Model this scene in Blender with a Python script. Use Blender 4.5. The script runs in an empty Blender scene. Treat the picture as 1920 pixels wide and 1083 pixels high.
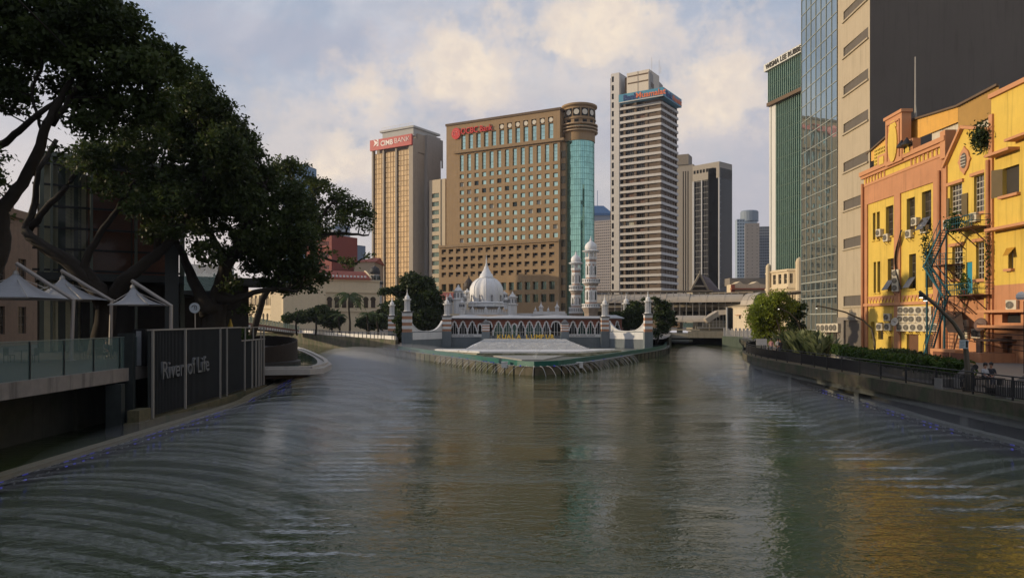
import bpy, math, random
import numpy as np
from mathutils import Vector, Matrix
random.seed(7); RNG = np.random.default_rng(11)
R = math.radians
scene = bpy.context.scene
COL = scene.collection
# ------------------------------------------------------------------ camera
CAMZ, FPX, HOR = 6.0, 1400.0, 600.0      # eye height, focal length in photo pixels, horizon row
cam = bpy.data.cameras.new('camera'); camo = bpy.data.objects.new('camera', cam); COL.objects.link(camo)
camo.location = (0, 0, CAMZ); camo.rotation_euler = (R(90), 0, 0)
cam.sensor_width = 36; cam.lens = FPX/1920*36; cam.shift_y = (HOR-541.5)/1920; cam.clip_end = 6000; cam.clip_start = 0.2
scene.camera = camo
# ------------------------------------------------------------------ light
SUN_EL, SUN_AZ = R(11), R(-88)           # azimuth from +Y, clockwise
sun = bpy.data.lights.new('sun', 'SUN'); sun.energy = 3.7; sun.angle = R(0.6); sun.color = (1.0, 0.80, 0.54)
suno = bpy.data.objects.new('sun', sun); COL.objects.link(suno)
sd = Vector((math.sin(SUN_AZ)*math.cos(SUN_EL), math.cos(SUN_AZ)*math.cos(SUN_EL), math.sin(SUN_EL)))
suno.rotation_euler = (-sd).to_track_quat('-Z', 'Y').to_euler(); suno.location = (-60, 0, 60)
scene.view_settings.view_transform = 'Standard'; scene.view_settings.look = 'None'
scene.view_settings.gamma = 1; scene.view_settings.exposure = 0.0
scene.cycles.max_bounces = 6; scene.cycles.transparent_max_bounces = 24; scene.cycles.volume_bounces = 0
scene.cycles.volume_step_rate = 4

class NT:
    """tiny node builder"""
    def __init__(s, tree): s.t = tree; s.n = tree.nodes; s.l = tree.links
    def new(s, typ, **kw):
        nd = s.n.new(typ)
        for k, v in kw.items(): setattr(nd, k, v)
        return nd
    def put(s, sock, v):
        if hasattr(v, 'links'): s.l.new(v, sock)
        else: sock.default_value = v
    def m(s, op, a, b=0.0, c=0.0, clamp=False):
        nd = s.new('ShaderNodeMath', operation=op, use_clamp=clamp)
        s.put(nd.inputs[0], a); s.put(nd.inputs[1], b); s.put(nd.inputs[2], c); return nd.outputs[0]
    def mix(s, f, a, b, blend='MIX'):
        nd = s.new('ShaderNodeMix', data_type='RGBA', blend_type=blend)
        s.put(nd.inputs[0], f)
        for i, v in ((6, a), (7, b)):
            if isinstance(v, tuple) and len(v) == 3: v = (*v, 1)
            s.put(nd.inputs[i], v)
        return nd.outputs[2]
    def noise(s, vec, scale, detail=4, rough=.55, dist=0):
        nd = s.new('ShaderNodeTexNoise'); nd.inputs['Scale'].default_value = scale
        nd.inputs['Detail'].default_value = detail; nd.inputs['Roughness'].default_value = rough
        nd.inputs['Distortion'].default_value = dist
        if vec is not None: s.l.new(vec, nd.inputs['Vector'])
        return nd.outputs['Fac']
    def ramp(s, f, a, b, lo=0.0, hi=1.0):
        nd = s.new('ShaderNodeMapRange', interpolation_type='SMOOTHSTEP')
        s.put(nd.inputs[0], f)
        for i, v in enumerate((a, b, lo, hi)): nd.inputs[i+1].default_value = v
        return nd.outputs[0]

world = bpy.data.worlds.new('World'); scene.world = world; world.use_nodes = True
def make_world():
    T = NT(world.node_tree); T.n.clear()
    out = T.new('ShaderNodeOutputWorld'); bg = T.new('ShaderNodeBackground'); T.l.new(bg.outputs[0], out.inputs[0])
    sky = T.new('ShaderNodeTexSky', sky_type='NISHITA'); sky.sun_disc = False
    sky.sun_elevation = SUN_EL; sky.sun_rotation = SUN_AZ; sky.air_density = 1.2; sky.dust_density = 2.0; sky.ozone_density = 1.5
    tc = T.new('ShaderNodeTexCoord'); v = tc.outputs['Generated']
    sep = T.new('ShaderNodeSeparateXYZ'); T.l.new(v, sep.inputs[0]); x, y, z = sep.outputs
    az = T.m('ARCTAN2', x, y); el = T.m('ARCSINE', z)
    # flattened direction so that clouds stretch towards the horizon
    comb = T.new('ShaderNodeCombineXYZ'); T.put(comb.inputs[0], az); T.put(comb.inputs[1], T.m('MULTIPLY', el, 1.8)); cv = comb.outputs[0]
    w1 = T.noise(v, 13, 8, .62); w2 = T.noise(v, 34, 6, .6); w3 = T.noise(cv, 5, 6, .6, .4)
    wa = T.m('MULTIPLY_ADD', T.m('SUBTRACT', T.noise(v, 7, 6, .6), .5), .16, az); we = T.m('MULTIPLY_ADD', T.m('SUBTRACT', T.noise(cv, 9, 6, .6), .5), .10, el)
    def shape(lst, edge, amp, bias=0.0):
        acc = None
        for px, py, rx, ry in lst:
            a0 = math.atan((px-960)/FPX); e0 = math.atan((HOR-py)/FPX*math.cos(a0))
            dx = T.m('DIVIDE', T.m('SUBTRACT', wa, a0), rx/FPX); dy = T.m('DIVIDE', T.m('SUBTRACT', we, e0), ry/FPX)
            f = T.m('SUBTRACT', 1.0, T.m('SQRT', T.m('ADD', T.m('MULTIPLY', dx, dx), T.m('MULTIPLY', dy, dy))))
            acc = f if acc is None else T.m('SMOOTH_MAX', acc, f, .35)
        n = T.m('ADD', T.m('MULTIPLY', T.m('SUBTRACT', w1, .5), amp*1.9), T.m('MULTIPLY', T.m('SUBTRACT', w2, .5), amp*1.1))
        return T.ramp(T.m('ADD', T.m('ADD', acc, n), bias), -edge, edge)
    base = T.mix(.75, sky.outputs[0], (3.7, 4.35, 5.7))
    veil = T.ramp(T.noise(cv, 2.6, 9, .58, .8), .34, .64, .12, 1.0)
    tone = T.ramp(w3, .34, .68)
    c = T.mix(veil, base, T.mix(tone, (4.3, 4.55, 5.3), (5.8, 5.8, 6.3)))
    lowf = T.ramp(el, .0, .34, 1.0, 0.0); leftf = T.ramp(az, -.75, .35, 1.0, 0.0)
    c = T.mix(T.m('MULTIPLY', lowf, .8), c, T.mix(leftf, (4.7, 4.4, 4.5), (8.0, 6.7, 5.7)))
    # broad hazy banks, then grey bases, then the warm heads
    bank = shape([(830, 300, 380, 110), (600, 350, 200, 120), (1010, 170, 200, 90), (1370, 280, 130, 190), (1150, 110, 220, 100), (250, 480, 300, 130)], .75, 2.2)
    c = T.mix(T.m('MULTIPLY', bank, .62), c, T.mix(tone, (5.3, 5.0, 5.0), (6.6, 6.0, 5.7)))
    gry = shape([(1420, 300, 110, 190), (540, 80, 200, 45), (1260, 240, 120, 50), (720, 330, 120, 40), (900, 210, 120, 40)], .7, 2.0)
    c = T.mix(T.m('MULTIPLY', gry, .45), c, (4.1, 4.1, 4.9))
    soft = shape([(838, 130, 120, 80), (700, 195, 100, 60), (1120, 60, 170, 90), (1345, 180, 90, 90), (650, 310, 110, 75)], .7, 1.6)
    c = T.mix(T.m('MULTIPLY', soft, .55), c, (6.6, 5.95, 5.7))
    head = shape([(842, 118, 70, 46), (812, 155, 52, 34), (878, 135, 44, 50), (690, 185, 48, 28), (1130, 42, 105, 46), (1050, 72, 56, 26), (1100, 92, 50, 22), (1345, 150, 50, 40), (1315, 205, 36, 36), (1385, 200, 40, 44), (655, 292, 52, 34), (620, 325, 40, 22)], .8, 1.7, .05)
    c = T.mix(T.m('MULTIPLY', head, .92), c, T.mix(T.ramp(w2, .36, .66), (8.3, 7.1, 5.8), (7.0, 6.1, 5.4)))
    T.l.new(c, bg.inputs[0]); bg.inputs[1].default_value = 0.112
make_world()

# ------------------------------------------------------------------ materials
MATS = {}
def mat(name, col, rough=.75, metal=0.0, var=.12, vscale=1.5, bump=0.0, bscale=20, spec=.5, streak=0.0, alpha=1.0, emit=None, estr=0, trans=0.0, ior=1.45, stretch=(1, 1, 1), col2=None, c2t=(.5, .62), c2s=.6):
    if name in MATS: return MATS[name]
    m = bpy.data.materials.new(name); m.use_nodes = True; T = NT(m.node_tree)
    p = T.n['Principled BSDF']; geo = T.new('ShaderNodeNewGeometry').outputs['Position']
    mp = T.new('ShaderNodeMapping'); T.l.new(geo, mp.inputs[0]); mp.inputs['Scale'].default_value = stretch
    c = (*col, 1)
    if col2 is not None:
        c = T.mix(T.ramp(T.noise(mp.outputs[0], c2s, 6, .65), *c2t), col, col2)
    if var > 0:
        n = T.noise(mp.outputs[0], vscale, 6, .65)
        f = T.m('MULTIPLY_ADD', T.m('SUBTRACT', n, .5), var*4, 1.0)
        cc = T.new('ShaderNodeCombineColor'); [T.put(cc.inputs[i], f) for i in range(3)]
        c = T.mix(1.0, c, cc.outputs[0], 'MULTIPLY')
    if streak > 0:
        ms = T.new('ShaderNodeMapping'); T.l.new(geo, ms.inputs[0]); ms.inputs['Scale'].default_value = (1.4, 1.4, .09)
        f = T.ramp(T.noise(ms.outputs[0], 1.3, 5, .7), .48, .75, 0, streak)
        c = T.mix(f, c, tuple(v*.35 for v in col))
    T.put(p.inputs['Base Color'], c)
    p.inputs['Roughness'].default_value = rough; p.inputs['Metallic'].default_value = metal
    p.inputs['Specular IOR Level'].default_value = spec; p.inputs['Alpha'].default_value = alpha
    p.inputs['Transmission Weight'].default_value = trans; p.inputs['IOR'].default_value = ior
    if emit: p.inputs['Emission Color'].default_value = (*emit, 1); p.inputs['Emission Strength'].default_value = estr
    if bump > 0:
        b = T.new('ShaderNodeBump'); b.inputs['Strength'].default_value = bump; b.inputs['Distance'].default_value = .05
        T.l.new(T.noise(geo, bscale, 4, .6), b.inputs['Height']); T.l.new(b.outputs[0], p.inputs['Normal'])
    MATS[name] = m; return m
def glassmat(name, col, rough=.04, metal=.75, wob=.02, wscale=.35, col2=None, pane=(1.4, 1.6), pvar=.25):
    """reflective window glass: slightly uneven panes of slightly different tint"""
    if name in MATS: return MATS[name]
    m = bpy.data.materials.new(name); m.use_nodes = True; T = NT(m.node_tree); p = T.n['Principled BSDF']
    geo = T.new('ShaderNodeNewGeometry').outputs['Position']
    mp = T.new('ShaderNodeMapping'); T.l.new(geo, mp.inputs[0]); mp.inputs['Scale'].default_value = (1/pane[0], 1/pane[0], 1/pane[1])
    sn = T.new('ShaderNodeVectorMath', operation='FLOOR'); T.l.new(mp.outputs[0], sn.inputs[0])
    wn = T.new('ShaderNodeTexWhiteNoise'); T.l.new(sn.outputs[0], wn.inputs[0])
    c2 = col2 or tuple(v*(1-pvar) for v in col)
    c = T.mix(wn.outputs[0], col, c2)
    T.put(p.inputs['Base Color'], c); p.inputs['Metallic'].default_value = metal; p.inputs['Roughness'].default_value = rough
    b = T.new('ShaderNodeBump'); b.inputs['Strength'].default_value = 1; b.inputs['Distance'].default_value = wob
    T.l.new(T.m('ADD', T.noise(geo, wscale, 2, .5), T.m('MULTIPLY', wn.outputs[0], .02)), b.inputs['Height']); T.l.new(b.outputs[0], p.inputs['Normal'])
    MATS[name] = m; return m

# ------------------------------------------------------------------ object helpers
ORIG = {}
def props(o, label=None, cat=None, group=None, kind=None):
    if label: o['label'] = label
    if cat: o['category'] = cat
    if group: o['group'] = group
    if kind: o['kind'] = kind
    return o
def thing(name, label, cat, loc=(0, 0, 0), group=None, rz=0):
    o = bpy.data.objects.new(name, None); COL.objects.link(o); o.location = loc; o.rotation_euler = (0, 0, rz); o.empty_display_size = .3
    ORIG[o.name] = Vector(loc); return props(o, label, cat, group)
def copy_tree(o, parent=None):
    c = o.copy(); COL.objects.link(c)
    if parent is not None: c.parent = parent
    for ch in list(o.children): copy_tree(ch, c)
    return c
def W(px, py, Y): return Vector(((px-960)/FPX*Y, Y, CAMZ+(HOR-py)/FPX*Y))
def PX(px, Y): return (px-960)/FPX*Y
def PZ(py, Y): return CAMZ+(HOR-py)/FPX*Y

class MB:
    def __init__(s, M=None): s.v = []; s.f = []; s.mi = []; s.M = M; s.ch = []
    def add(s, vs, fs, m=0):
        n = len(s.v); s.ch.append((n, len(s.f)))
        if s.M is not None: vs = [s.M @ Vector(v) for v in vs]
        s.v.extend([tuple(v) for v in vs]); s.f.extend([[i+n for i in f] for f in fs]); s.mi.extend([m]*len(fs)); return s
    def box(s, x0, x1, y0, y1, z0, z1, m=0):
        v = [(x, y, z) for z in (z0, z1) for y in (y0, y1) for x in (x0, x1)]
        return s.add(v, [(0, 2, 3, 1), (4, 5, 7, 6), (0, 1, 5, 4), (2, 6, 7, 3), (0, 4, 6, 2), (1, 3, 7, 5)], m)
    def bar(s, a, b, w, h=None, m=0, up=(0, 0, 1)):
        a = Vector(a); b = Vector(b); h = h or w; d = (b-a).normalized(); u = Vector(up)
        if abs(d.dot(u)) > .98: u = Vector((1, 0, 0))
        sx = d.cross(u).normalized()*w/2; sz = sx.cross(d).normalized()*h/2
        v = [a-sx-sz, a+sx-sz, a+sx+sz, a-sx+sz, b-sx-sz, b+sx-sz, b+sx+sz, b-sx+sz]
        return s.add(v, [(3, 2, 1, 0), (4, 5, 6, 7), (0, 1, 5, 4), (1, 2, 6, 5), (2, 3, 7, 6), (3, 0, 4, 7)], m)
    def tube(s, pts, r, n=6, m=0, caps=True):
        pts = [Vector(p) for p in pts]; rs = r if isinstance(r, (list, tuple)) else [r]*len(pts); vs = []; fs = []
        ref = Vector((.31, .17, 1)).normalized()
        for i, p in enumerate(pts):
            d = (pts[min(i+1, len(pts)-1)]-pts[max(i-1, 0)])
            d = d.normalized() if d.length > 1e-6 else Vector((0, 0, 1))
            if abs(d.dot(ref)) > .97: ref = Vector((1, .1, 0)).normalized()
            a = d.cross(ref).normalized(); b = d.cross(a)
            for k in range(n):
                t = 2*math.pi*k/n; vs.append(p+(a*math.cos(t)+b*math.sin(t))*rs[i])
        for i in range(len(pts)-1):
            for k in range(n): k2 = (k+1) % n; fs.append((i*n+k, i*n+k2, (i+1)*n+k2, (i+1)*n+k))
        if caps: fs.append(tuple(range(n))[::-1]); fs.append(tuple((len(pts)-1)*n+k for k in range(n)))
        return s.add(vs, fs, m)
    def lathe(s, prof, cx, cy, n=16, m=0, a0=0.0, ribs=0, rib=0.0):
        vs = []; fs = []
        for r, z in prof:
            for k in range(n):
                t = a0+2*math.pi*k/n
                rr = r*(1+rib*abs(math.sin(t*ribs/2))) if ribs else r
                vs.append((cx+rr*math.cos(t), cy+rr*math.sin(t), z))
        for i in range(len(prof)-1):
            for k in range(n): k2 = (k+1) % n; fs.append((i*n+k, i*n+k2, (i+1)*n+k2, (i+1)*n+k))
        fs.append(tuple(range(n))[::-1]); fs.append(tuple((len(prof)-1)*n+k for k in range(n)))
        return s.add(vs, fs, m)
    def prism(s, poly, z0, z1, m=0, cap=True, bottom=True):
        n = len(poly); zz0 = z0 if isinstance(z0, (list, tuple)) else [z0]*n; zz1 = z1 if isinstance(z1, (list, tuple)) else [z1]*n
        vs = [(p[0], p[1], zz0[i]) for i, p in enumerate(poly)]+[(p[0], p[1], zz1[i]) for i, p in enumerate(poly)]
        fs = [(i, (i+1) % n, (i+1) % n+n, i+n) for i in range(n)]
        if cap: fs.append(tuple(range(n, 2*n)))
        if bottom: fs.append(tuple(range(n))[::-1])
        return s.add(vs, fs, m)
    def plate(s, poly, y0, y1, m=0):
        """polygon given in (x,z), extruded from y0 to y1"""
        n = len(poly); vs = [(p[0], y0, p[1]) for p in poly]+[(p[0], y1, p[1]) for p in poly]
        fs = [(i, i+n, (i+1) % n+n, (i+1) % n) for i in range(n)]+[tuple(range(n)), tuple(range(n, 2*n))[::-1]]
        return s.add(vs, fs, m)
    def ball(s, c, r, n=8, m=0, sq=(1, 1, 1)):
        c = Vector(c); k = n//2
        prof = [(max(1e-3, math.sin(math.pi*i/k))*r, -math.cos(math.pi*i/k)*r) for i in range(k+1)]
        vs = []; fs = []
        for rr, z in prof:
            for j in range(n): t = 2*math.pi*j/n; vs.append((c.x+rr*math.cos(t)*sq[0], c.y+rr*math.sin(t)*sq[1], c.z+z*sq[2]))
        for i in range(k):
            for j in range(n): j2 = (j+1) % n; fs.append((i*n+j, i*n+j2, (i+1)*n+j2, (i+1)*n+j))
        return s.add(vs, fs, m)
    def split(s, name, mats, parent=None, per=1, cap=100, **kw):
        """one object for every `per` primitives added"""
        st = s.ch[::per][:cap]+[(len(s.v), len(s.f))]; out = []
        if len(s.ch[::per]) > cap: st[-2] = s.ch[::per][cap-1]
        for (v0, f0), (v1, f1) in zip(st, st[1:]):
            q = MB(); q.v = s.v[v0:v1]; q.f = [[i-v0 for i in f] for f in s.f[f0:f1]]; q.mi = s.mi[f0:f1]; out.append(q.build(name, mats, parent, **kw))
        return out
    def build(s, name, mats, parent=None, smooth=False, label=None, kind=None, recalc=True):
        me = bpy.data.meshes.new(name)
        o = ORIG.get(parent.name, Vector()) if parent is not None else Vector()
        vs = [(v[0]-o.x, v[1]-o.y, v[2]-o.z) for v in s.v] if o.length else s.v
        me.from_pydata(vs, [], s.f)
        if not isinstance(mats, (list, tuple)): mats = [mats]
        for m in mats: me.materials.append(m)
        if len(mats) > 1: me.polygons.foreach_set('material_index', s.mi)
        if smooth: me.polygons.foreach_set('use_smooth', [True]*len(me.polygons))
        if recalc and len(s.f) < 60000:
            import bmesh
            bm = bmesh.new(); bm.from_mesh(me); bmesh.ops.recalc_face_normals(bm, faces=bm.faces); bm.to_mesh(me); bm.free()
        me.update(); ob = bpy.data.objects.new(name, me); COL.objects.link(ob)
        if parent is not None: ob.parent = parent; ORIG[ob.name] = o
        if label: ob['label'] = label
        if kind: ob['kind'] = kind
        return ob

class Face:
    """vertical facade plane, left to right as seen from outside: local x along it, y inwards, z up"""
    def __init__(s, p0, p1):
        s.p0 = Vector((*p0, 0)); s.p1 = Vector((*p1, 0)); d = s.p1-s.p0; s.w = d.length; s.d = d.normalized()
        n = Vector((-s.d.y, s.d.x, 0)); s.n = n
        s.M = Matrix(((s.d.x, n.x, 0, p0[0]), (s.d.y, n.y, 0, p0[1]), (0, 0, 1, 0), (0, 0, 0, 1)))
        s.ang = math.atan2(s.d.y, s.d.x)
    @classmethod
    def px(c, a, Ya, b, Yb): return c((PX(a, Ya), Ya), (PX(b, Yb), Yb))
    def u(s, px, off=0.0):
        k = (px-960)/FPX; x0 = s.p0.x+s.n.x*off; y0 = s.p0.y+s.n.y*off
        return (k*y0-x0)/(s.d.x-k*s.d.y)
    def z(s, px, py, off=0.0):
        Y = s.p0.y+s.n.y*off+s.d.y*s.u(px, off); return CAMZ+(HOR-py)/FPX*Y
    def at(s, u, y, z): return s.M @ Vector((u, y, z))
    def rect(s, xa, xb, ya, yb, off=0.0):
        """photo rectangle (left, right, top, bottom) -> u0,u1,z0,z1 on this plane"""
        c = (xa+xb)/2; return (s.u(xa, off), s.u(xb, off), s.z(c, yb, off), s.z(c, ya, off))

def holed_wall(mb, u0, u1, z0, z1, holes, depth, m=0, mr=None, y=0.0):
    """wall sheet at local y with rectangular openings and their reveals"""
    mr = m if mr is None else mr
    us = sorted({round(u0, 4), round(u1, 4), *[round(min(max(h[k], u0), u1), 4) for h in holes for k in (0, 1)]})
    zs = sorted({round(z0, 4), round(z1, 4), *[round(min(max(h[k], z0), z1), 4) for h in holes for k in (2, 3)]})
    uc = np.array([(a+b)/2 for a, b in zip(us, us[1:])]); zc = np.array([(a+b)/2 for a, b in zip(zs, zs[1:])])
    full = np.ones((len(zc), len(uc)), bool)
    for h in holes:
        full[np.ix_((zc > h[2]) & (zc < h[3]), (uc > h[0]) & (uc < h[1]))] = False
    vs = []; fs = []
    for j in range(len(zc)):
        i = 0
        while i < len(uc):
            if not full[j, i]: i += 1; continue
            k = i
            while k+1 < len(uc) and full[j, k+1]: k += 1
            n = len(vs); vs += [(us[i], y, zs[j]), (us[k+1], y, zs[j]), (us[k+1], y, zs[j+1]), (us[i], y, zs[j+1])]; fs.append((n, n+1, n+2, n+3)); i = k+1
    mb.add(vs, fs, m)
    for a, b, c, d in holes:
        p = [(a, c), (b, c), (b, d), (a, d)]
        v = [(q[0], y, q[1]) for q in p]+[(q[0], y+depth, q[1]) for q in p]
        mb.add(v, [(i, i+4, (i+1) % 4+4, (i+1) % 4) for i in range(4)], mr)
_wm = {}
def window_mesh(w, h, nx, nz, bar, mats, key):
    k = (round(w, 2), round(h, 2), nx, nz, bar, key)
    if k in _wm: return _wm[k]
    b = MB(); b.box(-w/2, w/2, 0, .04, 0, h, 0)
    if bar:
        for i in range(nx+1): x = -w/2+w*i/nx; b.box(max(-w/2, x-bar/2), min(w/2, x+bar/2), -.03, -.002, 0, h, 1)
        for i in range(nz+1): z = h*i/nz; b.box(-w/2+bar/2, w/2-bar/2, -.026, -.004, max(0, z-bar/2), min(h, z+bar/2), 1)
    o = b.build('window', mats); me = o.data; bpy.data.objects.remove(o); _wm[k] = me; return me
def windows(parent, face, rects, depth, mats, nx=1, nz=1, bar=.05, cap=100, name='window', key='a', used=0, alts=()):
    """one object per opening, up to the cap; the rest become one 'stuff' part"""
    org = ORIG[parent.name]; rest = MB(face.M); out = []; mats0, key0 = list(mats), key; nr = random.Random(len(rects)*7+3)
    for i, (a, b, c, d) in enumerate(rects):
        mats, key = mats0, key0; dark = 0
        for q, (am, pr) in enumerate(alts):
            if nr.random() < pr: mats = [am]+mats0[1:]; key = key0+'_%d' % q; dark = 2+q
        if i+used < cap:
            me = window_mesh(b-a, d-c, nx, nz, bar, mats, key)
            o = bpy.data.objects.new(name, me); COL.objects.link(o); o.parent = parent
            o.location = face.at((a+b)/2, depth-.045, c)-org; o.rotation_euler = (0, 0, face.ang); ORIG[o.name] = org; out.append(o)
        else:
            rest.box(a, b, depth-.045, depth-.005, c, d, dark)
            if bar:
                for k in range(1, nx): x = a+(b-a)*k/nx; rest.box(x-bar/2, x+bar/2, depth-.075, depth-.047, c, d, 1)
                for k in range(1, nz): z = c+(d-c)*k/nz; rest.box(a, b, depth-.075, depth-.047, z-bar/2, z+bar/2, 1)
    if rest.v: rest.build('far_windows', mats0[:2]+[q[0] for q in alts], parent, kind='stuff')
    return out
def lettering(text, size, M, mats, parent, name='lettering', depth=.08, bold=0.0, xscale=1.0, align='LEFT'):
    cu = bpy.data.curves.new(name, 'FONT'); cu.body = text; cu.size = size; cu.extrude = depth; cu.offset = bold; cu.align_x = align; cu.resolution_u = 3
    t = bpy.data.objects.new('tmp', cu); COL.objects.link(t)
    bpy.context.view_layer.update()
    me = bpy.data.meshes.new_from_object(t.evaluated_get(bpy.context.evaluated_depsgraph_get())); bpy.data.objects.remove(t)
    # text lies in xy: stand it up on the facade (x along, z up)
    S = Matrix(((xscale, 0, 0, 0), (0, 0, -1, 0), (0, 1, 0, 0), (0, 0, 0, 1)))
    org = ORIG[parent.name] if parent is not None else Vector()
    me.transform(Matrix.Translation(-org) @ M @ S); me.materials.clear(); me.materials.append(mats); me.name = name
    ob = bpy.data.objects.new(name, me); COL.objects.link(ob)
    if parent is not None: ob.parent = parent; ORIG[ob.name] = org
    return ob
def FT(face, u, y, z): return face.M @ Matrix.Translation((u, y, z))
# ================================================================== palette
M_CONC = mat('concrete', (.24, .22, .18), .9, var=.14, streak=.5, bump=.4)
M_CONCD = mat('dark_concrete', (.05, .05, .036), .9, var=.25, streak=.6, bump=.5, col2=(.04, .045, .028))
M_PAVE = mat('paving', (.2, .18, .16), .85, var=.1)
M_BLACK = mat('black_metal', (.012, .012, .013), .5, .2, var=0)
M_DARK = mat('dark_void', (.012, .012, .012), .9, var=0)
M_STEEL = mat('pale_steel', (.42, .4, .37), .45, .3, var=.05)
M_WHITE = mat('white_paint', (.62, .6, .57), .6, var=.06, streak=.25)
M_EARTH = mat('earth', (.10, .09, .06), .95, var=.2)
# ================================================================== water and ground
def water_material():
    m = bpy.data.materials.new('river_water'); m.use_nodes = True; T = NT(m.node_tree); p = T.n['Principled BSDF']
    geo = T.new('ShaderNodeNewGeometry').outputs['Position']
    def mapped(sx, sy, ang=0):
        mp = T.new('ShaderNodeMapping'); T.l.new(geo, mp.inputs[0]); mp.inputs['Scale'].default_value = (sx, sy, 1); mp.inputs['Rotation'].default_value = (0, 0, ang); return mp.outputs[0]
    T.put(p.inputs['Base Color'], T.mix(T.noise(geo, .05, 3), (.046, .060, .018), (.028, .045, .016)))
    p.inputs['Roughness'].default_value = .06; p.inputs['IOR'].default_value = 1.33; p.inputs['Specular IOR Level'].default_value = .34
    n1 = T.noise(mapped(1.0, 1.7, .15), 1.5, 3, .6, .5); n2 = T.noise(mapped(1, 1.3, -.5), 5.0, 2, .5); n3 = T.noise(mapped(.5, .9), .35, 2, .5)
    patch = T.ramp(T.noise(mapped(.6, 1.5, .2), .09, 3, .55), .38, .62, .35, 1.15)
    h = T.m('ADD', T.m('ADD', T.m('MULTIPLY', n1, .058), T.m('MULTIPLY', n2, .014)), T.m('MULTIPLY', n3, .10))
    b = T.new('ShaderNodeBump'); b.inputs['Strength'].default_value = 1; b.inputs['Distance'].default_value = 1.0
    T.l.new(T.m('MULTIPLY', h, patch), b.inputs['Height']); T.l.new(b.outputs[0], p.inputs['Normal'])
    return m
M_WATER = water_material()
wb = MB(); wb.add([(-220, -60, 0), (220, -60, 0), (220, 300, 0), (-220, 300, 0)], [(0, 1, 2, 3)])
wb.build('river_water', M_WATER, kind='structure')
# banks (top outlines)
LB = [(-20.5, -60), (-20.5, 62), (-23, 72), (-30, 100), (-42, 122), (-66, 152), (-110, 190)]
IS_L = [(-110, 236), (-62, 208), (-39, 163), (-23.2, 135), (-20, 128), (-13.2, 113), (-7.4, 100.5), (-2.2, 88), (0.2, 83), (2.4, 80.8), (5.5, 83), (9.4, 91), (17, 108), (26.8, 131), (32, 152), (44, 205), (52, 262)]
RB = [(22.8, -60), (22.8, 36), (23.6, 60), (24.4, 74), (27.5, 88), (33.0, 101), (46, 150), (60, 190), (72, 262)]
FAR = 3500
def ground(name, poly, z, m):
    b = MB(); b.add([(p[0], p[1], z) for p in poly], [tuple(range(len(poly)))])
    import bmesh
    o = b.build(name, m, kind='structure', recalc=False); bm = bmesh.new(); bm.from_mesh(o.data)
    bmesh.ops.triangulate(bm, faces=bm.faces); bmesh.ops.recalc_face_normals(bm, faces=bm.faces)
    for f in bm.faces:
        if f.normal.z < 0: f.normal_flip()
    bm.to_mesh(o.data); bm.free(); return o
GZ = 2.3
ground('left_bank_ground', [(-FAR, -60)]+[(p[0]-3.4 if p[1] < 70 else p[0], p[1]) for p in LB]+[(-200, 236), (-FAR, 236)], 2.6, M_PAVE)
ground('city_ground', [(-FAR, 236)]+[(-110, 236)]+[(-62, 208), (-39, 163), (-23.2, 135), (-20.2, 131.2), (-17.6, 129.6), (-12.3, 138.6), (16.9, 138.6), (23.9, 132.6), (26.9, 133.2)]+IS_L[14:]+[(52, 262), (72, 262), (FAR, 262), (FAR, FAR), (-FAR, FAR)], 2.62, M_PAVE)
ground('riverside_promenade', [(FAR, 262), (72, 262)]+RB[::-1][1:]+[(FAR, -60)], GZ, M_PAVE)
# island point ledge
isl = IS_L[3:15]
M_STONE = mat('stone_wall', (.11, .098, .07), .95, var=.3, vscale=.8, streak=.6, bump=.6, col2=(.06, .07, .035), c2t=(.45, .6), c2s=.35)
ground('island_ledge', isl, .95, mat('wet_terrace', (.12, .13, .11), .35, var=.2))
def skirt(name, pts, z0, z1, m, label=None, cat=None, kind=None, thick=.5, side=1, cope=None, parent=None):
    """wall following a line of points, given thickness away from the water"""
    b = MB(); n = len(pts); off = []
    for i, p in enumerate(pts):
        a = Vector(pts[max(i-1, 0)]); c = Vector(pts[min(i+1, n-1)]); d = (c-a).normalized(); off.append(Vector(p)+Vector((-d.y, d.x))*thick*side)
    for i in range(n-1):
        q = [pts[i], pts[i+1], tuple(off[i+1]), tuple(off[i])]; b.prism(q, z0, z1, 0)
    o = b.build(name, m, parent)
    return props(o, label, cat, kind=kind)
LBW = [(x-3.4 if y < 70 else x, y) for x, y in LB]
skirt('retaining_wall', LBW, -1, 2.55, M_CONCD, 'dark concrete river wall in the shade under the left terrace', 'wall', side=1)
fw = skirt('retaining_wall', IS_L[:5], -1, 2.58, M_STONE, 'weathered stone river wall with a white railing on the far bank, left', 'wall', side=1)
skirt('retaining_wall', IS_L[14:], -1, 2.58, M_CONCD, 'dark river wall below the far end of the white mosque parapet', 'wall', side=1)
# ledge halfway up the far left wall
skirt('wall_ledge', [(x+.9*(1 if i else 1), y-.9) for i, (x, y) in enumerate(IS_L[:4])], 1.0, 1.3, M_CONC, thick=1.0, parent=None, label='narrow concrete ledge half way up the far left river wall', cat='ledge', side=1)
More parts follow.
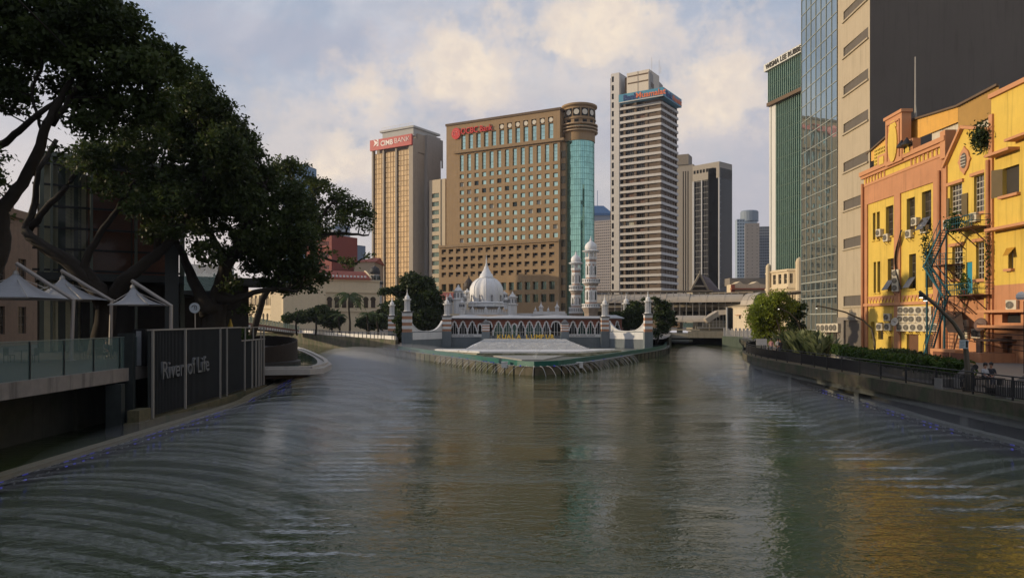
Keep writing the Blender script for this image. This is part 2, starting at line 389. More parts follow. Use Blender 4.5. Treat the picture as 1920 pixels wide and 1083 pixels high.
# right bank wall: overhanging deck edge, beam, lower ledge
M_DECKE = mat('deck_edge', (.085, .072, .048), .9, var=.3, vscale=1.2, streak=.8, bump=.5, col2=(.05, .06, .03), c2t=(.45, .6), c2s=.8)
rbw = thing('river_wall', 'long stained concrete river wall under the black promenade railing, right bank', 'wall', (22.8, 36, 0))
def ribbon(b, pts, inset0, inset1, z0, z1, m=0, side=-1):
    n = len(pts); A = []; B = []
    for i, p in enumerate(pts):
        a = Vector(pts[max(i-1, 0)]); c = Vector(pts[min(i+1, n-1)]); d = (c-a).normalized(); nn = Vector((-d.y, d.x))*side
        A.append(Vector(p)+nn*inset0); B.append(Vector(p)+nn*inset1)
    for i in range(n-1): b.prism([A[i], A[i+1], B[i+1], B[i]], z0, z1, m)
def smooth_line(pts, step=3.0):
    out = []; P = [Vector(p) for p in pts]
    for i in range(len(P)-1):
        p0 = P[max(i-1, 0)]; p1 = P[i]; p2 = P[i+1]; p3 = P[min(i+2, len(P)-1)]; n = max(1, int((p2-p1).length/step))
        for k in range(n):
            t = k/n; out.append(.5*((2*p1)+(-p0+p2)*t+(2*p0-5*p1+4*p2-p3)*t*t+(-p0+3*p1-3*p2+p3)*t**3))
    out.append(P[-1]); return [tuple(p) for p in out]
RBs = smooth_line([p for p in RB if p[1] >= 10 or p[1] < 0][1:7], 3); RBs = [(22.8, 5)]+RBs
b = MB(); ribbon(b, RBs, -.35, 1.2, GZ-.75, GZ+.03); b.build('deck_edge', M_DECKE, rbw)
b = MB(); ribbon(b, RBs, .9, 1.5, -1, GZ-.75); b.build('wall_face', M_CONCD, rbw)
b = MB(); ribbon(b, RBs, -.05, .25, GZ-1.15, GZ-.752); b.build('edge_beam', mat('pale_beam', (.115, .12, .105), .85, var=.15, streak=.5), rbw)
b = MB()
for i in range(2, len(RBs)-1, 4):
    p = RBs[i]; b.box(p[0]+.1, p[0]+.95, p[1]-.35, p[1]+.35, -.8, GZ-.76)
b.split('buttress', mat('pale_beam', ()), rbw)
# lower pipe ledge with lamps, on the right: line of points near the water
def curve_x(pts, y):
    for (x0, y0), (x1, y1) in zip(pts, pts[1:]):
        if y0 <= y <= y1: return x0+(x1-x0)*(y-y0)/(y1-y0)
    return pts[-1][0]
NZ_R = [(21.9, 5), (21.9, 32), (22.2, 40), (23.2, 48), (24.2, 58), (25.1, 68), (25.9, 76), (28, 86)]
NZ_L = [(-17.6, 5), (-17.7, 45), (-18.6, 54), (-19.6, 62), (-21, 72)]
M_LEDGE = mat('ledge_concrete', (.16, .14, .09), .85, var=.2, streak=.4, bump=.4)
M_NOZ = mat('nozzle_lens', (.35, .35, .36), .3, var=.1)
M_BLUE = mat('blue_lamp', (.02, .02, .1), .4, var=0, emit=(.06, .07, 1.0), estr=.22)
def nozzle_line(pts, side, z, label, mled, w, step):
    t = thing('fountain_ledge', label, 'fountain', (pts[0][0], pts[0][1], 0)); s = smooth_line(pts, 2.0)
    b = MB(); ribbon(b, s, 0, w, z-.05, z+.12, side=side); b.build('ledge', mled, t)
    b = MB(); ribbon(b, s, .25, .6, -.6, z-.052, side=side); b.build('plinth', M_DARK, t)
    b = MB(); b.tube([(p[0]-side*0.0, p[1], z-.16) for p in s], .07, 6); b.build('pipe', M_DARK, t)
    L = []; acc = 0
    rnd = random.Random(5)
    y = 16.0; out = []; n = 0
    proto = {}
    for kind, mm in (('w', M_NOZ), ('b', M_BLUE)):
        q = MB(); q.ball((0, 0, 0), .10, 8); q.lathe([(.06, -.22), (.06, -.1)], 0, 0, 6); o = q.build('nozzle_lamp', mm); proto[kind] = o.data; bpy.data.objects.remove(o)
    while y < pts[-1][1]-.5 and n < 98:
        x = curve_x(pts, y); o = bpy.data.objects.new('nozzle_lamp', proto['b' if rnd.random() < (.36 if side > 0 else .2) else 'w']); COL.objects.link(o); o.parent = t
        o.location = Vector((x-side*(-.12)*-1, y, z-.12))-ORIG[t.name]; n += 1; y += step*(.9+.2*rnd.random())
    return t
nozzle_line(NZ_L, 1, .5, 'low fountain ledge with a row of small blue and white lamps, left bank', M_LEDGE, .55, .62)
nozzle_line(NZ_R, -1, .62, 'low fountain ledge with a row of small blue and white lamps, right bank', mat('pale_beam', ()), .5, .7)
# ================================================================== bank towers behind the mosque
def solid(face, depth, z0, z1):
    """footprint of a block behind a facade: corner points"""
    return [face.at(0, 0, 0).xy, face.at(face.w, 0, 0).xy, face.at(face.w, depth, 0).xy, face.at(0, depth, 0).xy]
# ---- brown bank tower with teal cylinder
F = Face.px(837, 293.8, 1054, 270.0)
M_BR = mat('brown_stone', (.29, .195, .105), .8, var=.10, vscale=.25, streak=.3)
M_BR2 = mat('brown_stone_trim', (.25, .17, .095), .8, var=.06)
G_OC = glassmat('teal_window', (.55, .78, .70), .05, .85, wob=.03); G_BL = mat('window_blind', (.42, .42, .36), .6, var=.05)
G_OCD = glassmat('dark_window', (.05, .07, .07), .1, .6)
t = thing('bank_tower', 'wide brown bank tower with rows of teal windows and a red bank sign', 'bank tower', F.at(F.w/2, 15, 2.6))
ztop = F.z(1045, 204.5); zl1 = F.z(950, 285); 
cols = [F.u(862+0.0)+(F.u(1037)-F.u(862))*i/12 for i in range(13)]
wcol = (cols[1]-cols[0])
zled = F.z(950, 274.5)   # ledge 1
rowA = (zled+.9, F.z(950, 242)); rowB = (F.z(950, 312), F.z(950, 280))
holesA = [(F.u(864.5)+(F.u(1028)-F.u(864.5))*i/11, 0, *rowA) for i in range(12)]
holesA = [(a, a+wcol*.60, c, d) for a, _, c, d in holesA]
holesB = [(c0, c0+wcol*.52, *rowB) for c0 in cols]
zr0 = F.z(950, 322); zr1 = F.z(950, 446); nrow = 9
holesC = []
pitch = (zr0-zr1)/(nrow-1)
for r in range(nrow):
    zc = zr0-pitch*r
    for c0 in cols: holesC.append((c0, c0+wcol*.56, zc-pitch*.27, zc+pitch*.27))
# circles in square recesses
hs = wcol*.62; zcirc = F.z(985, 231)
holesO = [(h[0]-.1, h[0]-.1+hs, zcirc-hs/2, zcirc+hs/2) for h in holesA[5:]]
zl2 = F.z(950, 457.5)
u_end = F.w
mb = MB(F.M)
uA1 = F.u(1050)
holed_wall(mb, 0, uA1, zled, ztop, holesA+holesO, .9)
holed_wall(mb, 0, uA1, zl2, zled, holesB+holesC, .8)
# lower, wider part
u_lo = F.u(826)
lc = [F.u(830.5)+(wcol*(i)) for i in range(int((F.u(1046)-F.u(830.5))/wcol)+1)]
zb0 = zl2-1.2; rows_l = 6; pl = (F.z(950, 466)-F.z(950, 541))/5
holesD = [(c0, c0+wcol*.62, F.z(950, 466)-pl*r-pl*.33, F.z(950, 466)-pl*r+pl*.27) for r in range(5) for c0 in lc]
holesE = [(c0, c0+wcol*.66, F.z(950, 536+23*r)-1.6, F.z(950, 536+23*r)+1.3) for r in range(2) for c0 in lc]
holesE = [h for h in holesE]
mz = F.z(950, 466)-pl*5+pl*.6
holesD = [h for h in holesD if h[2] > holesE[0][3]+.4]
mb2 = MB(F.M)
holed_wall(mb2, u_lo, uA1, 2.6, zl2, holesD+holesE, 2.2, y=-1.0)
for M_, zz0, zz1, y0 in ((mb, zl2, ztop, 0), (mb2, 2.6, zl2, -1.0)):
    ul = 0 if M_ is mb else u_lo
    M_.box(ul, ul+.4, y0+.003, 30, zz0, zz1); M_.box(uA1-.4, uA1, y0+.003, 30, zz0, zz1); M_.box(ul, uA1, 29, 30, zz0, zz1)
mb.box(0, uA1, .5, 30, ztop-1.2, ztop-.3)
mb2.box(u_lo, uA1, -.995, 3, zl2-.3, zl2-.003)
mb.build('wall', M_BR, t); mb2.build('lower_wall', M_BR, t)
b = MB(F.M); b.box(-.3, uA1+.3, -.35, .6, ztop-.4, ztop+.45); b.box(uA1-.3, uA1+.3, .6, 18, ztop-.4, ztop+.45); b.build('cornice', mat('dark_brown_trim', (.12, .08, .05), .8), t)
b = MB(F.M); b.box(F.u(853), uA1+1.8, -.9, .02, zled-.5, zled+.4); b.build('ledge', M_BR2, t)
b = MB(F.M); b.box(u_lo-.2, uA1+.2, -1.5, .02, zl2-.2, zl2+.7); b.build('ledge', M_BR2, t)
M_OCF = mat('brown_frame', (.13, .09, .05), .7, var=0)
windows(t, F, holesA, .75, [G_OC, M_OCF], 1, 4, .08, cap=12, key='oa')
windows(t, F, [(a, b_, c, d) for a, b_, c, d in holesB], .65, [G_OC, M_OCF], 1, 5, .07, cap=13, key='ob')
# main window rows, some panes dark or with blinds at random
windows(t, F, holesC, .65, [G_OC, M_OCF], 1, 1, .0, cap=75, key='oc', alts=[(G_OCD, .10), (G_BL, .06)])
b = MB(F.M)
for (a, b_, c, d) in holesD:
    b.box(a, b_, .7, .75, c, d, 0)
    b.box(a+.25, b_-.0, -.55, .3, c, c+(d-c)*.48, 1)
    b.box(a, a+.02, -.99, .69, c, d, 1)
b.build('recessed_balconies', [G_OCD, M_BR2], t, kind='stuff')
b = MB(F.M)
for (a, b_, c, d) in holesE: b.box(a, b_, .2, .25, c, d, 0); b.box((a+b_)/2-.06, (a+b_)/2+.06, .1, .2, c, d, 1)
b.build('lower_windows', [glassmat('green_dark_window', (.13, .2, .17), .08, .7), M_OCF], t, kind='stuff')
for i, h in enumerate(holesO):
    b = MB(F.M); uc = (h[0]+h[1])/2; zc = (h[2]+h[3])/2; rr = hs*.4
    p = [(uc+rr*math.cos(2*math.pi*k/16), zc+rr*math.sin(2*math.pi*k/16)) for k in range(16)]; b.plate(p, .2, .5, 0)
    if i < 6: b.box(h[0], h[1], .8, .85, h[2], h[3], 1)
    b.build('round_panel', [mat('cream_disc', (.6, .55, .45), .6), mat('dark_void', ())], t)
M_RED = mat('red_sign', (.55, .03, .03), .45, var=.03)
sz = F.z(890, 240)
lettering('OCBC Bank', 3.3, FT(F, F.u(865), -.35, F.z(868, 252)), M_RED, t, 'sign_lettering', .2, .03, xscale=.84)
b = MB(F.M); uc = F.u(856); zc = F.z(856, 251)
b.plate([(uc+2.0*math.cos(2*math.pi*k/24), zc+2.25*math.sin(2*math.pi*k/24)) for k in range(24)], -.5, -.05, 0)
b.build('sign_emblem', M_RED, t)
b = MB(F.M)
for rr, a0, a1 in ((1.35, -.6, 3.6), (.75, .2, 4.4)):
    pts = [(uc+rr*math.cos(a0+(a1-a0)*k/12), -.53, zc+rr*math.sin(a0+(a1-a0)*k/12)) for k in range(13)]; b.tube(pts, .1, 5)
b.build('emblem_lines', mat('pale_red', (.8, .3, .27), .5), t)
# right flank with stacked dark glazed bays
b = MB(F.M); b.box(uA1, uA1+1.7, 1.0, 12, 2.6, zled-1); b.build('flank', M_BR, t)
b = MB(F.M)
z = 5
while z < zled-3: b.box(uA1+.1, uA1+1.75, .9, .99, z, z+2.6); z += 4.6
b.build('flank_glazing', glassmat('flank_glass', (.10, .085, .06), .2, .5), t)
# ---- teal cylinder
CX, CY = PX(1086, 275), 275.0; RR = 28*275/1400
tc_ = thing('round_tower', 'round teal glass tower with a brown ringed top, attached to the wide brown tower', 'tower', (CX, CY, 2.6))
zc = lambda py: PZ(py, CY-RR)
n = 48; gm = MB(); seg = 40
gz0, gz1 = 2.6, zc(262); rows = 34
gm.lathe([(RR, gz0+(gz1-gz0)*i/rows) for i in range(rows+1)], CX, CY, n)
o = gm.build('curtain_glazing', glassmat('teal_cyl_glass', (.36, .66, .58), .03, .9, wob=.02, wscale=.12, pane=(1.0, 2.2), pvar=.22), tc_)
gm = MB()
for i in range(rows+1): z = gz0+(gz1-gz0)*i/rows; gm.lathe([(RR+.03, z-.05), (RR+.07, z), (RR+.03, z+.05)], CX, CY, n)
for k in range(n): a = 2*math.pi*k/n; gm.bar((CX+(RR+.02)*math.cos(a), CY+(RR+.02)*math.sin(a), gz0), (CX+(RR+.02)*math.cos(a), CY+(RR+.02)*math.sin(a), gz1), .07)
gm.build('mullions', mat('teal_mullion', (.10, .22, .19), .4, .4, var=0), tc_)
tp = MB(); R2 = 29.5*275/1400
tp.lathe([(R2, zc(262)), (R2, zc(246)), (R2+.15, zc(245)), (R2, zc(244))], CX, CY, n)
tp.lathe([(R2-.6, zc(244)), (R2-.6, zc(231.5))], CX, CY, n)
tp.lathe([(R2, zc(231.5)), (R2, zc(221)), (R2, zc(198))], CX, CY, n)
tp.lathe([(R2+.35, zc(221.5)), (R2+.35, zc(219.5))], CX, CY, n)
tp.lathe([(R2+.25, zc(198)), (R2+.8, zc(196)), (R2+.8, zc(193)), (R2+.3, zc(192)), (R2-.5, zc(191.8))], CX, CY, n)
tp.build('crown', M_BR, tc_)
for py in (243.5, 237.5, 231.0):
    b = MB(); b.lathe([(R2+.2, zc(py+1.6)), (R2+1.05, zc(py+1)), (R2+1.05, zc(py-1)), (R2+.2, zc(py-1.6))], CX, CY, n); b.build('ring', mat('brown_ring', (.36, .25, .15), .6), tc_)
for k in range(12):
    a = -math.pi/2+(k-5.5)*2*math.pi/12; d = Vector((math.cos(a), math.sin(a), 0)); s = Vector((-d.y, d.x, 0))
    for (za, zb, w, rr, nm, mm) in ((zc(217), zc(202), 1.25, R2+.04, 'square_opening', M_DARK), (zc(229), zc(223), .8, R2+.04, 'slot', M_DARK)):
        b = MB(); c = Vector((CX, CY, 0))+d*rr
        b.add([c-s*w+Vector((0, 0, za)), c+s*w+Vector((0, 0, za)), c+s*w+Vector((0, 0, zb)), c-s*w+Vector((0, 0, zb))], [(0, 1, 2, 3)]); q = b.build(nm, mm, tc_)
        if nm == 'square_opening':
            b = MB(); c = Vector((CX, CY, 0))+d*(rr+.12); zm = (za+zb)/2; b.add([c+s*1.0*math.cos(j*math.pi/8)+Vector((0, 0, zm+1.0*math.sin(j*math.pi/8))) for j in range(16)], [tuple(range(16))]); b.build('round_panel', mat('cream_disc', ()), tc_)
for k in range(20):
    a = 2*math.pi*k/20; b = MB(); d = Vector((math.cos(a), math.sin(a), 0)); s = Vector((-d.y, d.x, 0)); c = Vector((CX, CY, 0))+d*(R2-.55)
    b.add([c-s*.62+Vector((0, 0, zc(243))), c+s*.62+Vector((0, 0, zc(243))), c+s*.62+Vector((0, 0, zc(232))), c-s*.62+Vector((0, 0, zc(232)))], [(0, 1, 2, 3)]); b.build('window', G_OC, tc_)
# ---- golden glass bank tower, left
F = Face.px(699, 311.6, 775, 300.0); F2 = Face.px(775, 300.0, 830, 314)
t = thing('bank_tower', 'slender bank tower with golden glass strips and a red sign band', 'bank tower', F.at(F.w/2, 9, 2.6))
M_CB = mat('grey_beige_concrete', (.36, .31, .25), .8, var=.08, vscale=.5, streak=.3)
G_GOLD = glassmat('gold_glass', (.86, .60, .32), .14, .92, wob=.05, wscale=.25, pane=(1.1, 1.9), pvar=.2)
zt = F.z(737, 277); zs1 = F.z(737, 259); zbot = 2.6
b = MB(F.M)
for xa, xb in ((699, 701.5), (718.8, 721.6), (742.6, 745.4), (768.5, 776)): b.box(F.u(xa), F.u(xb), -.6, .8, zbot, zt+2.2)
b.box(0, F.w, .81, 18, zbot, F.z(737, 290)); b.box(.5, F.w-.5, 2, 17, F.z(737, 290), zs1)
b.build('wall', M_CB, t)
for xa, xb in ((701.5, 718.8), (721.6, 742.6), (745.4, 768.5)):
    u0, u1 = F.u(xa), F.u(xb); g = MB(F.M); z1_ = F.z(737, 284.5); g.box(u0, u1, .1, .8, zbot, z1_); gl = g.build('glass_strip', G_GOLD, t)
    g = MB(F.M); k = int((z1_-zbot)/2.05)
    for i in range(k+1): z = zbot+(z1_-zbot)*i/k; g.box(u0, u1, .02, .098, z-.13, z+.13)
    nv = 4
    for i in range(nv+1): u = u0+(u1-u0)*i/nv; g.box(max(u0, u-.09), min(u1, u+.09), -.02, .018, zbot, z1_)
    g.build('mullions', mat('bronze_mullion', (.14, .085, .035), .5, .3, var=0), gl)
b = MB(F.M); b.box(-.7, F.w+.7, -1.5, .5, zs1-2.2+.6, F.z(737, 258)-.2+.2); sgn = F.z(737, 258)
b = MB(F.M); zA, zB = F.z(737, 278.5), F.z(737, 258.5); b.box(-.3, F.w+.2, -1.4, -.62, zA, zB); b.build('sign_band', mat('cimb_red', (.42, .04, .04), .5, var=.03), t)
lettering('CIMB', 2.9, FT(F, F.u(718), -1.46, F.z(735, 272.5)), mat('sign_white', (.8, .7, .66), .5, var=0), t, 'sign_lettering', .06, .06)
lettering('BANK', 2.9, FT(F, F.u(743.5), -1.46, F.z(735, 271.5)), mat('sign_white', ()), t, 'sign_lettering', .06, -.03, xscale=1.06)
b = MB(F.M); u0 = F.u(705); z0 = F.z(707, 276); s_ = 2.7
b.plate([(u0, z0), (u0+s_, z0+s_*.5), (u0, z0+s_), (u0+s_*.25, z0+s_*.5)], -1.5, -1.4); b.plate([(u0+s_*.55, z0), (u0+s_, z0), (u0+s_, z0+s_), (u0+s_*.55, z0+s_), (u0+s_*.98, z0+s_*.5)], -1.49, -1.41)
b.build('sign_emblem', mat('sign_white', ()), t)
b = MB(F.M); b.box(F.u(714), F.u(772), 1, 16, zs1, zs1+3.2); b.box(F.u(712)-.4, F.u(774), .4, 18, zs1+3.2, zs1+4.0); b.build('roof_deck', mat('pale_roof', (.42, .42, .4), .8), t)
b = MB(F.M)
for i in range(14): u = F.u(714)+i*1.2; b.bar((u, .6, zs1+4), (u, .6, zs1+5.1), .08)
b.bar((F.u(714), .6, zs1+5.1), (F.u(772), .6, zs1+5.1), .08); b.build('roof_railing', M_STEEL, t)
# right side face
z2 = F2.z(800, 262)
b = MB(F2.M); b.box(0, F2.u(783.5), 0, 3, zbot, F.z(775, 258)); b.box(F2.u(783.5)+.01, F2.u(797), 1.5, 3, zbot, z2-6); b.box(F2.u(783.5)+.01, F2.u(800), .2, 3, z2-6, F2.z(790, 252)); b.build('side_wall', M_CB, t)
hh = []
z = z2-9
while z > 20: hh.append((F2.u(785.5), F2.u(796), z-1.6, z)); z -= 3.6
b = MB(F2.M); [b.box(a, b_, 1.3, 1.48, c, d) for a, b_, c, d in hh]; b.build('side_windows', G_OCD, t, kind='stuff')
b = MB(F2.M); b.box(F2.u(797.5), F2.u(822), -1.2, 10, zbot, F2.z(810, 257)); b.build('core_wall', mat('grey_core', (.30, .28, .26), .8, var=.08, streak=.3), t)
b = MB(F2.M); b.box(F2.u(822)+.01, F2.u(830), -.2, 9, F2.z(826, 300), F2.z(826, 263)); b.box(F2.u(822)+.01, F2.u(827.5), .6, 9, zbot, F2.z(826, 305)); b.box(F2.u(828.8), F2.u(830), -.2, .4, F2.z(826, 315), F2.z(826, 300)); b.build('end_wall', mat('grey_core', ()), t)
# low tower beside
F = Face.px(805, 300, 826, 296.5)
t = thing('office_tower', 'narrow cream office block between the golden tower and the wide brown tower', 'building', F.at(2, 6, 2.6))
hol = [(F.u(809.5), F.u(823), F.z(816, 371+15.8*i), F.z(816, 362.5+15.8*i)) for i in range(12)]
b = MB(F.M); zt = F.z(816, 337); holed_wall(b, 0, F.w, 2.6, zt, hol, .7); b.box(0, .3, .003, 12, 2.6, zt); b.box(F.w-.3, F.w+2.2, .3, 12, 2.6, zt); b.box(0, F.w, .6, 12, zt-.5, zt-.1)
b.build('wall', mat('cream_stone', (.46, .38, .27), .8, var=.06, streak=.2), t)
windows(t, F, hol, .6, [glassmat('grey_green_window', (.2, .27, .22), .1, .6), M_OCF], 4, 1, .06, key='lt')
# ---- white banded bank tower, centre right
F = Face.px(1162, 341, 1239, 330.0); F2 = Face((F.p1.x, F.p1.y), (F.p1.x+10.6, F.p1.y+17))
F2 = Face.px(1239.5, 330, 1270, 346)
t = thing('bank_tower', 'tall white banded bank tower with a blue sign box around its top', 'bank tower', F.at(F.w/2, 10, 2.6))
M_MW = mat('white_cladding', (.50, .48, .46), .7, var=.06, streak=.25); M_MB = mat('brown_bay', (.12, .085, .06), .7, var=.1)
G_M = glassmat('tower_dark_glass', (.03, .03, .033), .08, .25, pane=(1.2, 3), pvar=.6)
zt = F.z(1200, 181); nfl = 27; zb = 2.6; fh = (F.z(1200, 213)-F.z(1200, 531))/24.0
b = MB(F.M); b.box(.4, F.w-.4, 1.9, 18, zb, zt); b.build('core', M_MB, t)
bands = MB(F.M); bands2 = MB(F2.M); piers = MB(F.M); piers2 = MB(F2.M); z = F.z(1200, 199)
lv = []
while z > 8: lv.append(z); z -= fh if z < F.z(1200, 210) else fh*.95
un = [F.u(x) for x in (1162, 1168.5, 1172.5, 1188, 1193, 1208.5, 1214, 1231, 1239.5)]
un2 = [F2.w*i/6 for i in range(7)]
for i, z in enumerate(lv):
    bands.box(-.1, F.w+.35, -.4, 1.6, z-.55, z+.55); bands2.box(.36, F2.w+.35, -.42, 1.6, z-.56, z+.54)
for a, b_ in ((un[1], un[2]), (un[3], un[4]), (un[5], un[6]), (un[7], un[8])): piers.box(a, b_-.002, .25, 1.89, zb, zt-.5)
for u in un2: piers2.box(max(u-.35, .01), u+.35, .25, 1.5, zb, zt-.5)
bands.split('floor_band', M_MW, t); bands2.split('side_floor_band', M_MW, t); piers.split('pier', M_MB, t); piers2.split('side_pier', M_MB, t)
rects = []; rects2 = []
for z, z_ in zip(lv, lv[1:]):
    for a, b_ in ((un[0]+.2, un[1]), (un[2], un[3]), (un[4], un[5]), (un[6], un[7])): rects.append((a, b_, z_+.57, z-.57))
    for a, b_ in zip(un2, un2[1:]): rects2.append((a+.36, b_-.36, z_+.57, z-.57))
windows(t, F, rects, 1.2, [G_M, mat('pale_frame', (.25, .22, .2), .6, var=0)], 4, 1, .07, cap=99, key='mu', alts=[(mat('window_blind', ()), .10), (mat('brown_curtain', (.14, .08, .06), .8), .12)])
b = MB(F2.M); [b.box(a, b_, 1.0, 1.45, c, d) for a, b_, c, d in rects2]; b.build('side_windows', G_M, t, kind='stuff')
b = MB(F2.M); b.box(.5, F2.w, 1.5, 8, zb, zt); b.build('side_core', M_MB, t)
# left shear wall
ul, ur = F.u(1146.5), F.u(1162); zt2 = F.z(1155, 138)
hol = []
z = F.z(1150, 148)
while z > 14: hol.append((F.u(1148), F.u(1152), z-1.7, z+.9)); z -= 3.95
b = MB(F.M); holed_wall(b, ul, ur, zb, zt2, hol, .5, y=-.6); b.box(ul, ul+.2, -.597, 12, zb, zt2); b.box(ur-.2, ur, -.597, 12, zb, zt2); b.box(ul, ur, -.5, 12, zt2-.5, zt2-.2); b.build('shear_wall', M_MW, t)
windows(t, F, hol, .0, [G_M, M_OCF], 1, 1, 0, cap=0, key='mv')
b = MB(F.M); b.box(ul-.9, ul-.1, .8, 8, zb, F.z(1150, 145)); b.build('back_wall', M_MB, t)
# penthouse
zp0, zp1 = F.z(1200, 176), F.z(1190, 134.5)
b = MB(F.M); b.box(F.u(1174.5), F.u(1216.5), .4, 12, zp0-3, zp1); b.build('penthouse', mat('cream_penthouse', (.56, .5, .42), .7, var=.05, streak=.2), t)
b = MB(F.M)
for x0, x1 in ((1176.5, 1194.5), (1196.5, 1215)):
    for py in (141.5, 154.5): z = F.z(1190, py); b.box(F.u(x0), F.u(x1), .3, .39, z-.3, z+.3)
b.box(F.u(1195.2), F.u(1195.8), .3, .39, zp0, zp1); b.split('penthouse_groove', mat('dark_brown_trim', ()), t)
b = MB(F.M); b.box(F.u(1169.5), F.u(1174.4), 1.2, 3, zp0, zp1-1.6); b.build('penthouse_recess', M_MB, t)
FP = Face.px(1217.2, 331.5, 1243, 352); b = MB(FP.M); b.box(0, FP.w, 0, .4, FP.z(1230, 185), F.z(1216, 131.5)-1.0); b.build('penthouse_side', mat('grey_core', ()), t)
b = MB(FP.M); b.box(3, FP.w-2, -.1, -.01, FP.z(1230, 172), FP.z(1230, 163)); b.build('penthouse_louvres', M_MB, t)
b = MB(F.M)
for px, h in ((1217, 9), (1231, 7), (1234, 4)): b.bar((F.u(px), 3, zp1-2), (F.u(px), 3, zp1+h-3), .12)
b.split('antenna', M_STEEL, t)
# sign box
M_BS = mat('blue_sign', (.055, .22, .33), .45, var=.05)
FS = Face.px(1160, 336, 1244, 324.5); FS2 = Face.px(1244, 324.5, 1278, 343)
zA = FS.z(1200, 187); zB = FS.z(1200, 171)
b = MB(FS.M); b.box(0, FS.w, 0, .6, zA, zB); b.box(0, FS.w, .6, 3, zA, zA+.3); b.build('sign_box', M_BS, t)
b = MB(FS2.M); b.box(.61, FS2.w, 0, .6, zA, zB); b.box(.61, FS2.w, .6, 3, zA, zA+.3); b.build('sign_box', M_BS, t)
b = MB(FS.M); b.box(.1, FS.w-.1, -.05, -.003, zA-.0, zA+.35); b.build('sign_edge', M_MW, t)
lettering('Bank', 3.6, FT(FS, FS.u(1168.5), -.12, zA+.75), mat('sign_navy', (.015, .04, .15), .5, var=0), t, 'sign_lettering', .1, .09, xscale=.95)
lettering('Muamalat', 3.6, FT(FS, FS.u(1192), -.12, zA+.75), mat('sign_orange', (.62, .16, .07), .5, var=0), t, 'sign_lettering', .1, .07, xscale=1.0)
lettering('Bank', 3.4, FT(FS2, 3.2, -.12, zA+.75), mat('sign_navy', ()), t, 'sign_lettering', .1, .09, xscale=.95)
lettering('Muamalat', 3.4, FT(FS2, 10.6, -.12, zA+.75), mat('sign_orange', ()), t, 'sign_lettering', .1, .07, xscale=.85)
# ---- beige and dark gridded tower
F = Face.px(1299, 397, 1349, 385.0); F2 = Face.px(1349, 385, 1367, 400)
t = thing('office_tower', 'dark gridded glass office tower with pale corner fins, right of the white banded tower', 'building', F.at(F.w/2, 8, 2.6))
M_GB = mat('grey_beige_wall', (.30, .27, .23), .8, var=.05, streak=.15); G_D = glassmat('ink_glass', (.010, .012, .016), .06, .15, pane=(2, 1.9), pvar=.7); zt = F.z(1330, 306)
M_GF = mat('grey_fin', (.30, .31, .33), .6)
b = MB(F.M); b.box(0, F.w, .6, 12, 2.6, zt-3); gl = b.build('glazing', G_D, t)
b = MB(F2.M); b.box(.3, F2.w, .5, 6, 2.6, zt-3); gl2 = b.build('side_glazing', G_D, t)
b = MB(F.M); b2 = MB(F2.M); zg1 = F.z(1330, 336); z = 12
while z < zg1: b.box(0, F.w+.4, .2, .59, z-.13, z+.13); b2.box(.41, F2.w+.6, -.35, .3, z-.14, z+.14); z += 3.05
for i in range(17):
    u = F.w*i/16; b.box(u-.05, u+.05, .3, .58, 2.6, zg1)
b.build('mullions', mat('dark_mullion', (.07, .07, .075), .5, var=0), gl); b2.build('floor_fins', M_GF, gl2)
b = MB(F.M)
for px, w in ((1299.5, 2), (1315.5, 1.2), (1338, 2.2), (1348, 1.2)): u = F.u(px); b.box(u-w*.2, u+w*.4, -.3, .19, 2.6, zg1)
b.split('pier', M_GF, t)
hol = [(F.u(1299)+.6+i*1.9+(0 if i < 5 else 1.4), F.u(1299)+1.9+i*1.9+(0 if i < 5 else 1.4), F.z(1330, 322), F.z(1330, 315.5)) for i in range(10)]
hol = [h for h in hol if h[1] < F.w-1.5]
b = MB(F.M); holed_wall(b, 0, F.w, zg1, zt, hol, .5, y=-.2); b.box(0, F.w, .35, .45, zg1, zt, 1); b.box(0, F.w, .0, 12, zt-.5, zt-.1); b.box(F.w-.4, F.w, -.195, 12, zg1, zt)
b.build('parapet_wall', [M_GB, M_DARK], t)
b = MB(F2.M); b.box(.3, F2.w, .0, .5, zg1+3, zt-4.5); b.box(F2.w-.7, F2.w, 0, .5, zt-4.5, zt-1.2); b.box(.3, F2.w, 0.0, .5, zt-2, zt-1.2); b.build('roof_frame', M_GB, t)
Fb = Face.px(1268, 402, 1300, 398.0)
t = thing('office_tower', 'plain beige tower shaft with three dark vertical slots beside the dark gridded tower', 'building', Fb.at(Fb.w/2, 6, 2.6))
zt = Fb.z(1284, 309); sl = [(Fb.u(x), Fb.u(x+2.0), 3, Fb.z(1284, 321)) for x in (1280.2, 1284.6, 1289)]
b = MB(Fb.M); holed_wall(b, -4, Fb.w, 2.6, zt, sl, 1); b.box(-4, Fb.w, .95, 1.3, 2.6, zt, 1); b.box(-4, -3.6, .003, 9, 2.6, zt); b.box(-4, Fb.w, .1, 9, zt-.4, zt-.1)
b.build('wall', [M_GB, M_DARK], t)
b = MB(Fb.M); b.box(-5, Fb.w-2.4, -.8, 8, zt, zt+5.5); b.build('roof_room', mat('brown_grey_wall', (.2, .175, .145), .8), t)
